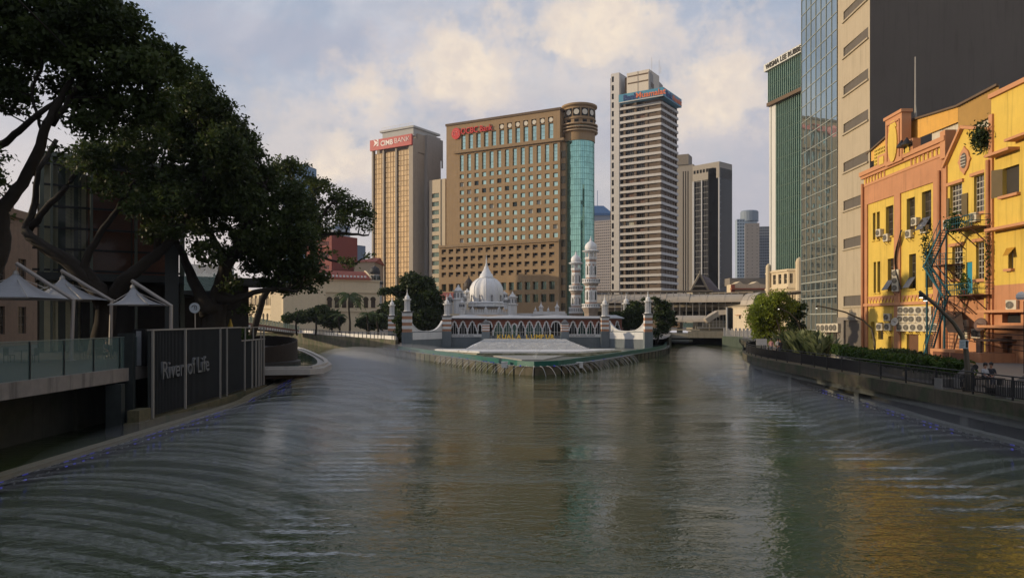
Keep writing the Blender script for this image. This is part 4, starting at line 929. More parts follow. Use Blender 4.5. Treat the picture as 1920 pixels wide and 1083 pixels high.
# cables
M_CAB = mat('cable', (.02, .018, .015), .6, var=0); rnd = random.Random(3)
for k in range(6):
    pts = []; u = f.u(1694)+k*.12
    for i in range(12): kk = i/11; pts.append((u-1.6*math.sin(kk*3.1)*(.6+.1*k)+(k-3)*.05, -.25-.05*k, f.z(1695, 432+110*kk)))
    b = MB(f.M); b.tube(pts, .045, 5, caps=False); b.build('cable', M_CAB, t)
for k in range(5):
    a = f.at(f.u(1800+4*k), -.4, f.z(1810, 612+6*k)); c = Vector((a.x-1.4, 47, CAMZ-.2-.35*k)); pts = []
    for i in range(13): s = i/12; p = a.lerp(c, s); p.z -= .9*math.sin(math.pi*s)*(.4+.15*k); pts.append(p)
    b = MB(); b.tube(pts, .03, 4, caps=False); b.build('cable', M_CAB, t)
# teal fire stairs
ES = thing('fire_escape', 'teal steel fire escape stairs with platforms zigzagging down the yellow wall', 'fire escape', FY.at(f.u(1785), -1, GZ))
M_TEAL = mat('teal_steel', (.02, .10, .13), .5, .2, var=.08); M_RUST = mat('rusty_steel', (.11, .05, .035), .7, .2, var=.2)
def platform(px0, px1, py, y0=-1.9):
    a, c = f.u(px0, y0), f.u(px1, y0); z = f.z((px0+px1)/2, py, y0); b = MB(f.M); b.box(a, c, y0, -.06, z-.08, z); b.build('platform', M_RUST, ES)
    b = MB(f.M); n = int((c-a)/.35)
    for i in range(n+1): u = a+(c-a)*i/n; b.bar((u, y0, z), (u, y0, z+1.05), .035)
    for h in (.5, 1.05): b.bar((a, y0, z+h), (c, y0, z+h), .05); b.bar((a, y0, z+h), (a, 0, z+h), .05); b.bar((c, y0, z+h), (c, 0, z+h), .05)
    b.build('guard_rail', M_TEAL, ES)
    b = MB(f.M)
    for u in (a+.3, (a+c)/2, c-.3): b.bar((u, -.05, z-1.8), (u, y0, z-.1), .08)
    b.split('bracket', M_RUST, ES); return a, c, z
P1 = platform(1771, 1822, 428); P2 = platform(1737, 1772, 497); P3 = platform(1765, 1824, 553)
def stair(ua, za, ub, zb, y, w=.75, m=M_TEAL):
    b = MB(f.M)
    for yy in (y, y-w): b.bar((ua, yy, za), (ub, yy, zb), .07, .2); b.bar((ua, yy, za+1), (ub, yy, zb+1), .05)
    n = int(abs(za-zb)/.22)
    for i in range(n+1): k = i/n; u = ua+(ub-ua)*k; z = za+(zb-za)*k; b.box(u-.12, u+.12, y-w, y, z-.02, z+.02)
    for i in range(0, n+1, 3): k = i/n; u = ua+(ub-ua)*k; z = za+(zb-za)*k; b.bar((u, y-w, z), (u, y-w, z+1), .04)
    b.build('flight', m, ES)
stair(P1[0]+.6, P1[2], P2[0]+1.0, P2[2], -1.9); stair(P2[0]+.8, P2[2], P3[0]+1.6, P3[2], -1.9)
stair(P3[0]+1.2, P3[2], f.u(1744, -2), GZ+.1, -1.9)
b = MB(f.M)
for px in (1738, 1771): u = f.u(px, -1.9); b.bar((u, -1.9, GZ), (u, -1.9, P2[2] if px == 1738 else P3[2]), .14)
u = f.u(1774, -1.9); b.bar((u, -1.9, P3[2]), (u, -1.9, P1[2]), .09); b.bar((f.u(1741, -1.9), -1.9, P2[2]), (f.u(1765, -1.9), -1.9, P3[2]), .12); b.split('post', M_TEAL, ES)
b = MB(f.M)
for a0, a1, z0, z1 in ((1772, 1810, 556, 600), (1800, 1776, 556, 600), (1800, 1824, 556, 587)): b.bar((f.u(a0), -1.8, f.z(a0, z0)), (f.u(a1), -.3, f.z(a1, z1)), .1)
b.split('brace', M_RUST, ES)
# ladder below the platform
b = MB(f.M); u0, u1 = f.u(1771, -.5), f.u(1789, -.5)
for i in range(22): z = GZ+.4+i*.38; b.bar((u0, -.5, z), (u1, -.5, z), .04)
b.bar((u0, -.5, GZ), (u0, -.5, GZ+8.6), .06); b.bar((u1, -.5, GZ), (u1, -.5, GZ+8.6), .06); b.build('ladder', M_RUST, ES)
# wall air conditioners
M_AC = mat('ac_casing', (.52, .47, .37), .6, var=.06, streak=.3); M_ACF = mat('ac_grille', (.05, .048, .045), .6, var=0); M_ACR = mat('ac_ring', (.33, .3, .24), .6, var=0)
def ac_proto():
    r = thing('air_conditioner', 'pale wall air conditioner', 'air conditioner'); w, h, d = .95, .92, .42
    b = MB(); b.box(-w/2, w/2, -d, 0, 0, h); b.box(-w/2-.01, w/2+.01, -d-.012, -d+.02, h-.03, h+.012); b.build('casing', M_AC, r)
    b = MB(); cx = -.1; b.plate([(cx+.34*math.cos(k*math.pi/10), h/2+.34*math.sin(k*math.pi/10)) for k in range(20)], -d-.02, -d-.002); b.build('fan_opening', M_ACF, r)
    b = MB()
    for rr in (.34, .22, .1):
        pts = [(cx+rr*math.cos(k*math.pi/10), -d-.035, h/2+rr*math.sin(k*math.pi/10)) for k in range(21)]; b.tube(pts, .018, 4, caps=False)
    for k in range(4): a = k*math.pi/4; b.bar((cx-.34*math.cos(a), -d-.03, h/2-.34*math.sin(a)), (cx+.34*math.cos(a), -d-.03, h/2+.34*math.sin(a)), .015)
    b.build('fan_grille', M_ACR, r)
    b = MB(); b.bar((-.35, 0, -.05), (-.35, -d, -.05), .05); b.bar((.35, 0, -.05), (.35, -d, -.05), .05); b.bar((-.35, -d+.05, -.07), (-.35, 0, -.45), .04); b.bar((.35, -d+.05, -.07), (.35, 0, -.45), .04); b.build('bracket', M_RUST, r)
    return r
AC = ac_proto(); first = True
acs = [(1649, 436, 'upper floor, far-left yellow panel, left of the higher-hung pair'), (1662.5, 445, 'upper floor, lowest one in the far-left yellow panel'), (1705, 438, 'left one of the three upper-floor units on the middle yellow panel'), (1716, 415, 'highest of the three upper-floor units on the middle yellow panel'), (1733, 429, 'right one of the three upper-floor units on the middle yellow panel'),
 (1680, 512, 'top unit of the stack of three beside the cables'), (1680, 525.5, 'middle unit of the stack of three beside the cables'), (1680, 539, 'bottom unit of the stack of three beside the cables'),
 (1664, 594, 'upper unit of the trio near the ground, beside the satellite dish'), (1650, 612, 'lower left unit of the trio near the ground'), (1665, 612, 'lower right unit of the trio near the ground'),
 (1777, 420, 'hanging left of the potted plants on the top fire escape platform'), (1827, 407, 'on a shelf between the two upper gable windows'), (1806, 607, 'upper of two beside the brown round dish'), (1807, 625, 'lower of two beside the brown round dish'), (1831, 624, 'below the brown round dish, over the porch'), (1897, 571, 'large one on the orange wall at the right edge')]
for nm, xs, py in (('top', (1691, 1701.5, 1711.5, 1725, 1740), 581), ('middle', (1690, 1701, 1711.5, 1726, 1741), 597.5), ('bottom', (1689, 1701.5, 1714.5, 1728, 1743, 1754), 613)):
    for k, x in enumerate(xs): acs.append((x, 0, (nm, k, len(xs), py)))
ords = ['leftmost', 'second', 'third', 'fourth', 'fifth', 'sixth']
for px, py, lab in acs:
    if isinstance(lab, tuple): nm, k, n, py = lab; lb = 'air conditioner, %s from the left in the %s row of the big cluster' % (ords[k], nm) if k else 'air conditioner, leftmost in the %s row of the big cluster' % nm; grp = 'air conditioners clustered on the yellow wall'
    else: lb = 'air conditioner, '+lab; grp = 'air conditioners on the yellow wall'
    if first: o = AC; first = False
    else: o = copy_tree(AC)
    o['label'] = lb; o['group'] = grp; p = f.at(f.u(px, -.3), -.08, f.z(px, py, -.3)-.45); o.location = p; o.rotation_euler = (0, 0, f.ang+(.35 if isinstance(lab, tuple) or py > 500 else .1))
    o.scale = (1, 1, .92)
for i, px in enumerate((1538, 1546, 1554, 1562, 1569)):
    o = copy_tree(AC); o['label'] = 'air conditioner, %s in the row at the foot of the mirror-glass building' % ords[i]; o['group'] = 'air conditioners at the foot of the mirror-glass building'; o.location = FG.at(FG.u(px, -.4), -.25, FG.z(px, 622)); o.rotation_euler = (0, 0, FG.ang+.3); o.scale = (1.1, 1.1, 1.3)
# satellite dishes
def dish(label, px, py, rad, m, ang):
    p = f.at(f.u(px, -.8), -.8, f.z(px, py, -.8)); t_ = thing('satellite_dish', label, 'satellite dish', p); d = Vector((-.9, -.35, .25)).normalized(); q = d.to_track_quat('Z', 'Y').to_matrix().to_4x4()
    b = MB(Matrix.Translation(p) @ q); b.lathe([(.02, -.16*rad), (rad*.4, -.13*rad), (rad*.75, -.04*rad), (rad, .06*rad), (rad*.98, .09*rad), (rad*.72, .0), (.02, -.1*rad)], 0, 0, 20); b.build('bowl', m, t_, smooth=True)
    b = MB(); b.bar(p, p+d*rad*.8, .04); b.bar(p, p+Vector((.8, 0, -.3)), .07); b.build('arm', M_RUST, t_)
dish('small pale satellite dish beside the trio of air conditioners near the ground', 1677.5, 603, .5, mat('dish_grey', (.4, .38, .33), .5), 0)
dish('brown round satellite dish above the porch on the orange wall', 1838, 608, .62, mat('dish_brown', (.1, .05, .035), .6), 0)
# ================================================================== station, viaduct and low bridge at the far right channel
def horizontal_run(mb, pxa, Ya, pxb, Yb, py0, py1, dep, m=0, zfix=None):
    a = Vector((PX(pxa, Ya), Ya)); c = Vector((PX(pxb, Yb), Yb)); Fm = Face(tuple(a), tuple(c)); z0, z1 = zfix if zfix else (PZ(py1, (Ya+Yb)/2), PZ(py0, (Ya+Yb)/2)); q = MB(Fm.M); q.box(0, Fm.w, 0, dep, z0, z1)
    mb.add(q.v, q.f, m); return Fm, z0, z1
M_ROOF = mat('pale_tube_roof', (.40, .35, .29), .6, .1, var=.08, streak=.3, vscale=.4); M_VIA = mat('viaduct_concrete', (.21, .185, .145), .85, var=.12, streak=.4)
t = thing('train_station', 'elevated train station with long pale barrel roofs crossing behind the right channel', 'station', W(1260, 600, 196))
def barrel(pxa, Ya, pxb, Yb, py0, py1, name='barrel_roof', bulge=1.0):
    a = Vector((PX(pxa, Ya), Ya)); c = Vector((PX(pxb, Yb), Yb)); Fm = Face(tuple(a), tuple(c)); z0 = PZ(py1, (Ya+Yb)/2); z1 = PZ(py0, (Ya+Yb)/2); h = z1-z0
    q = MB(Fm.M); n = 10; prof = [(h*1.6*(1-math.cos(math.pi*i/n)), z0+h*math.sin(math.pi*i/n)) for i in range(n+1)]; L = max(2, int(Fm.w/4))
    vs = [(Fm.w*j/L, y, z) for j in range(L+1) for y, z in prof]; fs = [(j*(n+1)+i, (j+1)*(n+1)+i, (j+1)*(n+1)+i+1, j*(n+1)+i+1) for j in range(L) for i in range(n)]
    q.add(vs, fs); q.plate([(0, 0), (0, 0), (0, 0)], 0, 0) if 0 else None
    for e in (0, L): q.add([(Fm.w*e/L, y, z) for y, z in prof], [tuple(range(n+1))])
    for j in range(L+1): 
        x = Fm.w*j/L; q.tube([(x, y-.02, z+.03) for y, z in prof], .05, 4, caps=False)
    q.box(0, Fm.w, -.12, .1, z0-.25, z0+.05); return q.build(name, M_ROOF, t)
barrel(1112, 205, 1248, 200, 550, 566); barrel(1248, 198, 1292, 196, 549.5, 565); barrel(1292, 196, 1392, 190, 551, 564.5); barrel(1388, 189, 1412, 186, 547, 570)
b = MB(); horizontal_run(b, 1100, 207, 1337, 200, 544.5, 547, 6); horizontal_run(b, 1330, 200, 1412, 190, 547.5, 549.5, 6); horizontal_run(b, 1440, 150, 1512, 130, 546.5, 549, 5)
b.build('upper_canopy', mat('canopy_edge', (.17, .14, .11), .7, var=.1), t)
b = MB()
for i in range(24):
    px = 1118+i*12.3; Y = 202-i*.5; z0 = PZ(566, Y); b.bar((PX(px, Y), Y+2, z0-4), (PX(px, Y), Y+2, PZ(547, Y)), .16)
b.split('roof_post', M_STEEL, t)
b = MB(); horizontal_run(b, 1112, 206, 1345, 197, 570.5, 576, 8); horizontal_run(b, 1345, 196, 1400, 190, 568.5, 576, 6); b.build('platform_edge', mat('platform_beige', (.34, .29, .215), .8, var=.1, streak=.3), t)
b = MB(); horizontal_run(b, 1112, 208, 1370, 199, 576, 583, 9); b.build('viaduct_girder', M_VIA, t)
b = MB(); horizontal_run(b, 1112, 216, 1370, 208, 583, 600, 2); horizontal_run(b, 1112, 212, 1400, 200, 565.5, 571, 3); b.build('dark_interior', mat('station_dark', (.03, .026, .022), .9, var=.2), t)
b = MB()
for i in range(9): px = 1245+i*16; b.box(PX(px, 203), PX(px+7, 203), 203, 203.3, PZ(570, 203), PZ(566, 203))
b.split('platform_board', mat('board_beige', (.36, .33, .28), .7), t)
b = MB()
for px in (1240, 1276, 1316): b.box(PX(px, 204)-.6, PX(px, 204)+.6, 204, 206, 0, PZ(583, 204))
b.split('viaduct_pier', M_VIA, t)
barrel(1236, 192, 1322, 188, 591, 601.5, 'covered_walkway_roof')
b = MB(); a = W(1321, 601, 188); c = W(1346, 586, 188); e = W(1364, 585, 187); b.bar(a, c, 4, 1.2); b.bar(c, e, 4, 1.2); b.build('stair_roof', M_ROOF, t)
b = MB()
for i in range(8): px = 1318+i*6.3; b.bar(W(px, 614, 186.5), W(px, 602-min(14, i*2.6), 186.5), .12)
b.bar(W(1318, 608, 186.5), W(1364, 608, 186.5), .1); b.bar(W(1308, 614, 186.4), W(1364, 614, 186.4), .25); b.build('stair_frame', M_STEEL, t)
b = MB(); b.bar(W(1363, 622, 185), W(1363, 576, 185), .35); b.build('white_post', M_WHITE, t)
b = MB(); b.box(PX(1364, 186), PX(1374, 186), 186, 190, GZ, PZ(577, 186)); b.build('lift_shaft', glassmat('dusty_window', ()), t)
b = MB(); b.box(PX(1330, 187), PX(1364, 187), 187, 187.3, GZ, PZ(605, 187)); b.box(PX(1306, 187), PX(1364, 187), 188, 188.3, GZ, PZ(611, 188)); b.build('stair_wall', mat('stair_beige', (.24, .21, .15), .8, var=.1), t)
t = thing('kiosk_building', 'small sunlit cream building with one window behind the feathery tree', 'building', W(1390, 620, 168))
b = MB(); x0, x1 = PX(1374.5, 172), PX(1404, 168); Fk = Face((x0, 172), (x1, 167)); zt = PZ(577, 169.5); hol = [Fk.rect(1385.5, 1389, 591.5, 597.5)]; b = MB(Fk.M); holed_wall(b, 0, Fk.w, GZ, zt, hol, .25); b.box(.2, Fk.w-.2, .3, 4, GZ, zt-.1); b.box(-.2, Fk.w+.2, -.2, 4, zt, zt+.2); b.build('wall', mat('cream_sunlit_wall', (.62, .52, .38), .8, var=.06, streak=.2), t)
windows(t, Fk, hol, .2, [M_WG, M_WF], 1, 2, .06, key='kb'); b = MB(Fk.M); h = hol[0]; b.box(h[0]-.9, h[1]+.1, -.5, -.003, h[3]+.1, h[3]+.2); b.build('window_hood', M_O2, t)
# low road bridge
t = thing('road_bridge', 'low concrete road bridge across the right channel below the station', 'bridge', W(1290, 630, 180))
b = MB(); horizontal_run(b, 1232, 186, 1398, 178, 0, 0, 12, zfix=(PZ(633, 182), PZ(626, 182))); b.build('deck', mat('bridge_beige', (.30, .265, .20), .85, var=.1, streak=.5), t)
b = MB(); horizontal_run(b, 1290, 180, 1358, 178.4, 0, 0, .3, zfix=(PZ(633, 180), PZ(621, 180))); horizontal_run(b, 1296, 185.5, 1354, 185.5, 0, 0, .3, zfix=(PZ(622, 182), PZ(619.5, 182))); horizontal_run(b, 1240, 183, 1312, 180.4, 0, 0, .3, zfix=(PZ(619, 182), PZ(616.5, 182))); b.build('parapet', mat('bridge_beige', ()), t)
b = MB()
for i in range(30): px = 1238+i*1.9; b.bar(W(px, 634, 180.5), W(px, 623.5, 180.5), .07)
b.bar(W(1238, 623.5, 180.5), W(1294, 623.5, 180.5), .12); b.build('railing', M_STEEL, t)
b = MB(); horizontal_run(b, 1228, 176, 1292, 172, 0, 0, 3, zfix=(PZ(640.5, 174), PZ(637, 174))); b.build('lower_slab', mat('pale_beam', ()), t)
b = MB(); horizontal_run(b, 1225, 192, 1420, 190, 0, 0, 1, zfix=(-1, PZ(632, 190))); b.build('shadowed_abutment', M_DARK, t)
b = MB(); horizontal_run(b, 1354, 176, 1420, 160, 0, 0, 2, zfix=(-1, PZ(631, 168))); b.build('green_abutment', mat('green_abutment', (.06, .08, .06), .9, var=.25, streak=.5), t)
b = MB(); 
for i in range(26):
    k = i/25; Y = 176-16*k; px = 1358+60*k; w = .28 if i % 3 else .5; b.box(PX(px, Y)-w/2, PX(px, Y)+w/2, Y-.2, Y-.1, PZ(631, 168), PZ(631, 168)+1.3+.5*(i % 3 == 0)+.3*random.random())
fnc = b.build('white_picket_fence', M_WHITE); ORIG[fnc.name] = Vector(); props(fnc, 'sunlit white picket fence on the abutment left of the feathery tree', 'fence')
# posters under the walkway
for pa, pb, colr, lb in ((1258, 1275, (.42, .25, .12), 'orange street poster under the covered walkway'), (1281, 1299, (.22, .3, .24), 'green street poster under the covered walkway')):
    b = MB(); b.box(PX(pa, 189), PX(pb, 189), 189, 189.15, PZ(613.5, 189), PZ(604.5, 189)); o = b.build('poster', mat('poster'+lb[:3], colr, .6, var=.5, vscale=2.5)); props(o, lb, 'poster')
# malay-roofed house
t = thing('timber_house', 'house with a steep dark gabled roof between the station canopies and the dark tower', 'house', W(1320, 560, 225))
Y = 226; a = W(1294, 546, Y); p = W(1312, 513.5, Y); c = W(1329, 546, Y); M_TR = mat('plum_roof', (.085, .06, .06), .8, var=.1); M_BRD = mat('bargeboard', (.27, .23, .17), .7)
rb = W(1330, 521, 236); rb2 = W(1352, 547, 236)
b = MB(); b.add([p, c, rb2, rb], [(0, 1, 2, 3)]); b.add([p, a, a+Vector((3, 10, 0)), rb], [(0, 1, 2, 3)]); b.add([(v[0], v[1], v[2]-.25) for v in (p, c, rb2, rb)], [(0, 1, 2, 3)]); b.build('roof', M_TR, t, recalc=False)
b = MB(); b.bar(a, p, .9, .5); b.bar(c, p, .9, .5); b.bar(a.lerp(p, .3), c.lerp(p, .3), .7, .5); b.bar(p, p+Vector((0, 0, 1)), .3); b.build('bargeboard', M_BRD, t)
b = MB(); b.add([a+Vector((.3, .5, 0)), c+Vector((-.3, .5, 0)), p+Vector((0, .5, -.5))], [(0, 1, 2)]); b.build('gable_panel', mat('dark_gable', (.04, .03, .025), .8), t)
b = MB(); b.box(a.x+1, rb2.x-1, Y+1, Y+9, 2.6, a.z); b.build('wall', M_BRD, t)
t = thing('shophouse', 'low cream shophouses with scalloped gables right of the dark tower', 'building', W(1390, 560, 215))
b = MB(); Y = 215
for i, (pa, pb) in enumerate(((1372, 1403), (1403, 1436))):
    x0, x1 = PX(pa, Y), PX(pb, Y); b.M = None
    q = [(x0, 2.6), (x1, 2.6), (x1, PZ(533, Y)), ((x0*.3+x1*.7), PZ(532, Y)), ((x0+x1)/2, PZ(527, Y)), ((x0*.7+x1*.3), PZ(531, Y)), (x0, PZ(533, Y))]; b.plate(q, Y, Y+5)
b.build('wall', M_CR, t); b = MB(); b.box(PX(1376, 216), PX(1450, 216), 220, 226, PZ(535, 220), PZ(521, 220)); b.build('rear_wall', mat('brown_grey_wall', ()), t)
b = MB(); b.box(PX(1371, 214), PX(1438, 214), 213.5, 214.9, PZ(543, 214), PZ(540, 214)); b.box(PX(1372, 214), PX(1379, 214), 214.5, 214.95, PZ(549, 214), PZ(533, 214)); b.build('red_trim', mat('red_trim', (.3, .09, .05), .7), t)
# ================================================================== mosque on the river point
M_MQW = mat('mosque_white', (.64, .64, .64), .7, var=.08, vscale=.7, streak=.3); M_BRK = mat('mosque_brick', (.20, .075, .05), .85, var=.12, vscale=2); M_BRKO = mat('pylon_brick', (.38, .20, .12), .85, var=.12, vscale=2)
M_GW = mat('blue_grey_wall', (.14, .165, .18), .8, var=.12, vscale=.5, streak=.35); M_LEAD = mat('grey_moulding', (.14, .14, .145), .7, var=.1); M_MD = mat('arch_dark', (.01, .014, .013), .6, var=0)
M_TG = glassmat('teal_glazing', (.03, .11, .09), .1, .3)
def turret(b, x, y, z, s=1.0, n=8):
    """little onion-capped kiosk, 3.6 units tall"""
    for k in range(n):
        a = 2*math.pi*k/n; b.bar((x+.42*s*math.cos(a), y+.42*s*math.sin(a), z), (x+.42*s*math.cos(a), y+.42*s*math.sin(a), z+1.9*s), .13*s)
    b.lathe([(.6*s, z-.02), (.6*s, z+.15*s), (.34*s, z+.16*s), (.34*s, z+1.75*s), (.5*s, z+1.8*s), (.72*s, z+2.0*s), (.72*s, z+2.1*s), (.45*s, z+2.15*s)], x, y, n)
def finial(b, x, y, z, s=1.0): b.lathe([(.36*s, z), (.42*s, z+.15*s), (.40*s, z+.35*s), (.2*s, z+.6*s), (.1*s, z+.75*s), (.16*s, z+.85*s), (.12*s, z+.95*s), (.05*s, z+1.1*s), (.06*s, z+1.3*s), (.01*s, z+1.7*s)], x, y, 8)
def pylon(label, px, Y, zcap, w=1.55, zbase=.9, tall=True, brick=None, s=1.0, zst=3.95):
    x = PX(px, Y); t = thing('perimeter_pylon', label, 'pylon', (x, Y, zbase), 'striped pylons of the mosque river wall'); h = w/2
    b = MB(); b.box(x-h-.08, x+h+.08, Y-h-.08, Y+h+.08, zbase, zst); b.build('base', M_GW, t)
    b = MB(); n = 6; dz = (zcap-.25-zst)/n
    for i in range(n): ins = .0 if i % 2 == 0 else .03; b.box(x-h-ins, x+h+ins, Y-h-ins, Y+h+ins, zst+dz*i+.001, zst+dz*(i+1)-.001, i % 2)
    b.build('striped_shaft', [brick or M_BRKO, M_MQW], t)
    b = MB(); b.box(x-h-.14, x+h+.14, Y-h-.14, Y+h+.14, zcap-.25, zcap-.1); b.box(x-h-.22, x+h+.22, Y-h-.22, Y+h+.22, zcap-.1, zcap); b.build('cap', M_LEAD, t)
    if tall:
        b = MB(); turret(b, x, Y, zcap, s); b.build('turret', M_MQW, t); b = MB(); finial(b, x, Y, zcap+2.15*s, s); b.build('finial', M_MQW, t)
    else:
        b = MB(); b.lathe([(h*1.3, zcap), (h*.7, zcap+.35), (.05, zcap+.6)], x, Y, 4, a0=math.pi/4); b.build('pyramid_cap', M_LEAD, t)
    return t
pylon('farthest left striped pylon with turret, half hidden by climbing greenery', 735, 142, PZ(591, 142), 1.25, s=.95)
pylon('tall striped pylon at the left end of the curved white parapet', 763.5, 128, PZ(583.5, 128), 1.5, s=1.0)
pylon('striped pylon with turret at the left end of the arcade', 838, 138, PZ(591.5, 138), 1.55, s=1.05)
pylon('short striped pillar without turret, left of the gold letters', 911, 134.5, PZ(604.5, 134.5), 1.3, tall=False)
pylon('short striped pillar without turret, right of the gold letters', 1059, 134.5, PZ(604.5, 134.5), 1.3, tall=False)
pylon('striped pylon with turret at the right end of the arcade, catching sunlight', 1134, 138, PZ(593, 138), 1.35, s=1.08)
pylon('dark red striped pylon set back behind the right curved parapet', 1174, 150, PZ(592.5, 150), 1.45, brick=M_BRK, s=1.25, zbase=2.6, zst=4.0)
pylon('tall striped pylon at the right end of the curved white parapet', 1215, 131, PZ(587.5, 131), 1.3, s=1.05)
# curved parapets and grey walls between pylons
def curved_parapet(label, pa, Ya, pb, Yb, low=.5):
    Fc_ = Face.px(pa, Ya, pb, Yb); t = thing('river_parapet', label, 'wall', Fc_.at(Fc_.w/2, 0, .9)); w = Fc_.w; zt = PZ(602, (Ya+Yb)/2); zl = PZ(621.5, (Ya+Yb)/2)
    pts = [(0, 3.98)]+[(w, 3.98)]
    zp = 4.0; b = MB(Fc_.M); b.box(0, w, -.02, .5, .9, 2.55); b.box(0, w, .02, .5, 2.551, zp-.02); b.build('grey_wall', M_GW, t)
    b = MB(Fc_.M); b.box(.3, w-.3, -.06, .018, 2.6, zp-.15); b.build('white_panel', M_MQW, t)
    n = 14; b = MB(Fc_.M); poly = [(0, zp), (w, zp)]
    top = []
    for i in range(n+1):
        k = i/n; x = w*k; edge = abs(2*k-1); z = zl+.02+(zt-zl)*(edge**3.2); top.append((x, z))
    for (x0, z0), (x1, z1) in zip(top, top[1:]): b.plate([(x0, zp), (x1, zp), (x1, z1), (x0, z0)], .05, .35)
    for (x0, z0), (x1, z1) in zip(top, top[1:]): b.bar((x0, .2, z0+.05), (x1, .2, z1+.05), .45, .14)
    b.build('white_parapet', M_MQW, t)
curved_parapet('white parapet curving down between the two left pylons, on a grey wall', 770, 128.6, 831, 137.6)
curved_parapet('white parapet curving down between the two right pylons, on a grey wall', 1141, 137.6, 1209, 131.6)
# grey river wall under the arcade with inscription panels
t = thing('river_wall', 'blue-grey mosque river wall with two white inscription panels below the arcade', 'wall', W(985, 640, 138.2))
for pa, pb in ((845, 905), (1066, 1127)):
    Fw = Face.px(pa, 138.2, pb, 138.2); b = MB(Fw.M); b.box(-.2, Fw.w+.2, 0, .6, .9, PZ(628.5, 138.2)); b.build('grey_wall', M_GW, t)
    q = MB(Fw.M); z0, z1 = PZ(631.5, 138.2), PZ(626, 138.2); q.box(.1, Fw.w-.1, -.08, -.003, z0, z1); o = q.build('inscription_panel', M_MQW, t)
    if pa == 845: tx = ('MASJID JAMEK', .1)
    else: tx = ('SULTAN ABDUL SAMAD', .1)
    lettering(tx[0], .42, FT(Fw, .35, -.1, z0+.12), M_LEAD, o, 'inscription', .01, .0, xscale=(Fw.w-.8)/(len(tx[0])*.285))
b = MB(); Fw = Face.px(905, 136, 1066, 136); b = MB(Fw.M); b.box(0, Fw.w, 0, .5, .9, PZ(635.5, 136)); b.build('grey_wall', M_GW, t)
# arcade pavilion
ARC = thing('arcade_pavilion', 'long red-brick arcade with white pointed arches and white eaves behind the river wall', 'pavilion', W(988, 629, 139)); t = ARC
Y0 = 139.2; Fa = Face.px(843, Y0, 1130, Y0); zf, ze, zr = PZ(629, Y0), PZ(597.5, Y0), PZ(590, Y0)
def arch_curve(w, h, style):
    if style == 'round': return [(w*math.cos(a), .35*h+.65*h*math.sin(a)) for a in [i*math.pi/2/6 for i in range(7)]]
    if style == 'small': return [(w, 0), (w, .25*h), (w*1.15, .5*h), (w*.9, .8*h), (w*.4, .96*h), (0, h)]
    return [(w, 0), (w*1.02, .18*h), (w*.9, .33*h), (w*.66, .40*h), (w*.70, .56*h), (w*.36, .66*h), (w*.38, .80*h), (0, h)]
bays = [(852, 15, 'cusp'), (868, 15.5, 'cusp'), (885.5, 17, 'cusp'), (900, 6, 'small'), (915, 17, 'round'), (934.5, 17.5, 'cusp'), (952, 16.5, 'cusp'), (964.5, 7.5, 'small'), (977, 16, 'cusp'), (993, 16, 'cusp'), (1009, 15.5, 'cusp'), (1024.2, 13, 'cusp'), (1042.5, 20, 'round'), (1057, 7, 'small'), (1074.5, 15.5, 'cusp'), (1091, 15.5, 'cusp'), (1107.5, 15.5, 'cusp'), (1122.5, 14, 'cusp')]
scr = MB(Fa.M); trim = MB(Fa.M); colm = MB(Fa.M); k_ = Y0/FPX
zsp = zf+.9
edges = [0]
for (c0, w0, _), (c1, w1_, _) in zip(bays, bays[1:]): edges.append((Fa.u(c0+w0/2)+Fa.u(c1-w1_/2))/2)
edges.append(Fa.w)
for (c, wp, st), xa, xb in zip(bays, edges, edges[1:]):
    cx = Fa.u(c); w = wp*k_/2*.80; h = (PZ(603.5 if st != 'small' else 608, Y0)-zsp); cv = arch_curve(w, h, st)
    L = [(xa, zsp)]+[(cx-x, zsp+z) for x, z in cv]+[(cx, ze), (xa, ze)]
    Rr = [(xb, zsp)]+[(cx+x, zsp+z) for x, z in cv]+[(cx, ze), (xb, ze)]
    scr.plate(L, 0, .3, 0); scr.plate(Rr, 0, .3, 0)
    for sg in (-1, 1):
        for (x0, z0), (x1, z1) in zip(cv, cv[1:]):
            x0b, z0b = x0+.20 if z0 < h*.95 else x0, z0+.24*(z0/h)*1.2; x1b, z1b = x1+.20 if z1 < h*.95 else x1, z1+.24*(z1/h)*1.2
            trim.plate([(cx+sg*x0, zsp+z0), (cx+sg*x1, zsp+z1), (cx+sg*x1b, zsp+z1b), (cx+sg*x0b, zsp+z0b)], -.07, .31)
    if st == 'cusp':
        for s2 in (-.33, .33): colm.box(cx+s2*w-.035, cx+s2*w+.035, .1, .2, zf, zsp+h*.8)
    elif st == 'round':
        for s2 in (-.35, .3): colm.box(cx+s2*w-.05, cx+s2*w+.05, .1, .22, zf, zsp+h*.93)
for x in edges: colm.box(x-.14, x+.14, -.08, .32, zf, zsp+.15); colm.box(x-.2, x+.2, -.12, .36, zsp-.1, zsp+.1)
scr.build('arch_screen', M_BRK, t); trim.build('arch_mouldings', M_MQW, t); colm.build('columns', M_MQW, t)
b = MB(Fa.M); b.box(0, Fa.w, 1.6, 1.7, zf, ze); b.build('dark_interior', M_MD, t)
b = MB(Fa.M); b.box(Fa.u(925), Fa.u(972), 1.2, 1.3, zf, ze); b.box(Fa.u(986), Fa.u(1018), 1.2, 1.3, zf, ze); b.box(Fa.u(1085), Fa.u(1110), 1.2, 1.3, zf, ze); b.split('teal_glazing', M_TG, t)
b = MB(Fa.M); b.box(-.3, Fa.w+.3, -.55, .4, ze, ze+.12); n = 110
for i in range(n): x = -.2+(Fa.w+.4)*i/n; b.box(x, x+.12, -.58, -.552, ze-.14, ze+.16)
b.build('eaves', M_LEAD, t)
b = MB(Fa.M); xs = [0, .1, .25, .4, .55, .7, .85, 1]; zz = [.30, .55, .28, .5, .3, .52, .3, .3]
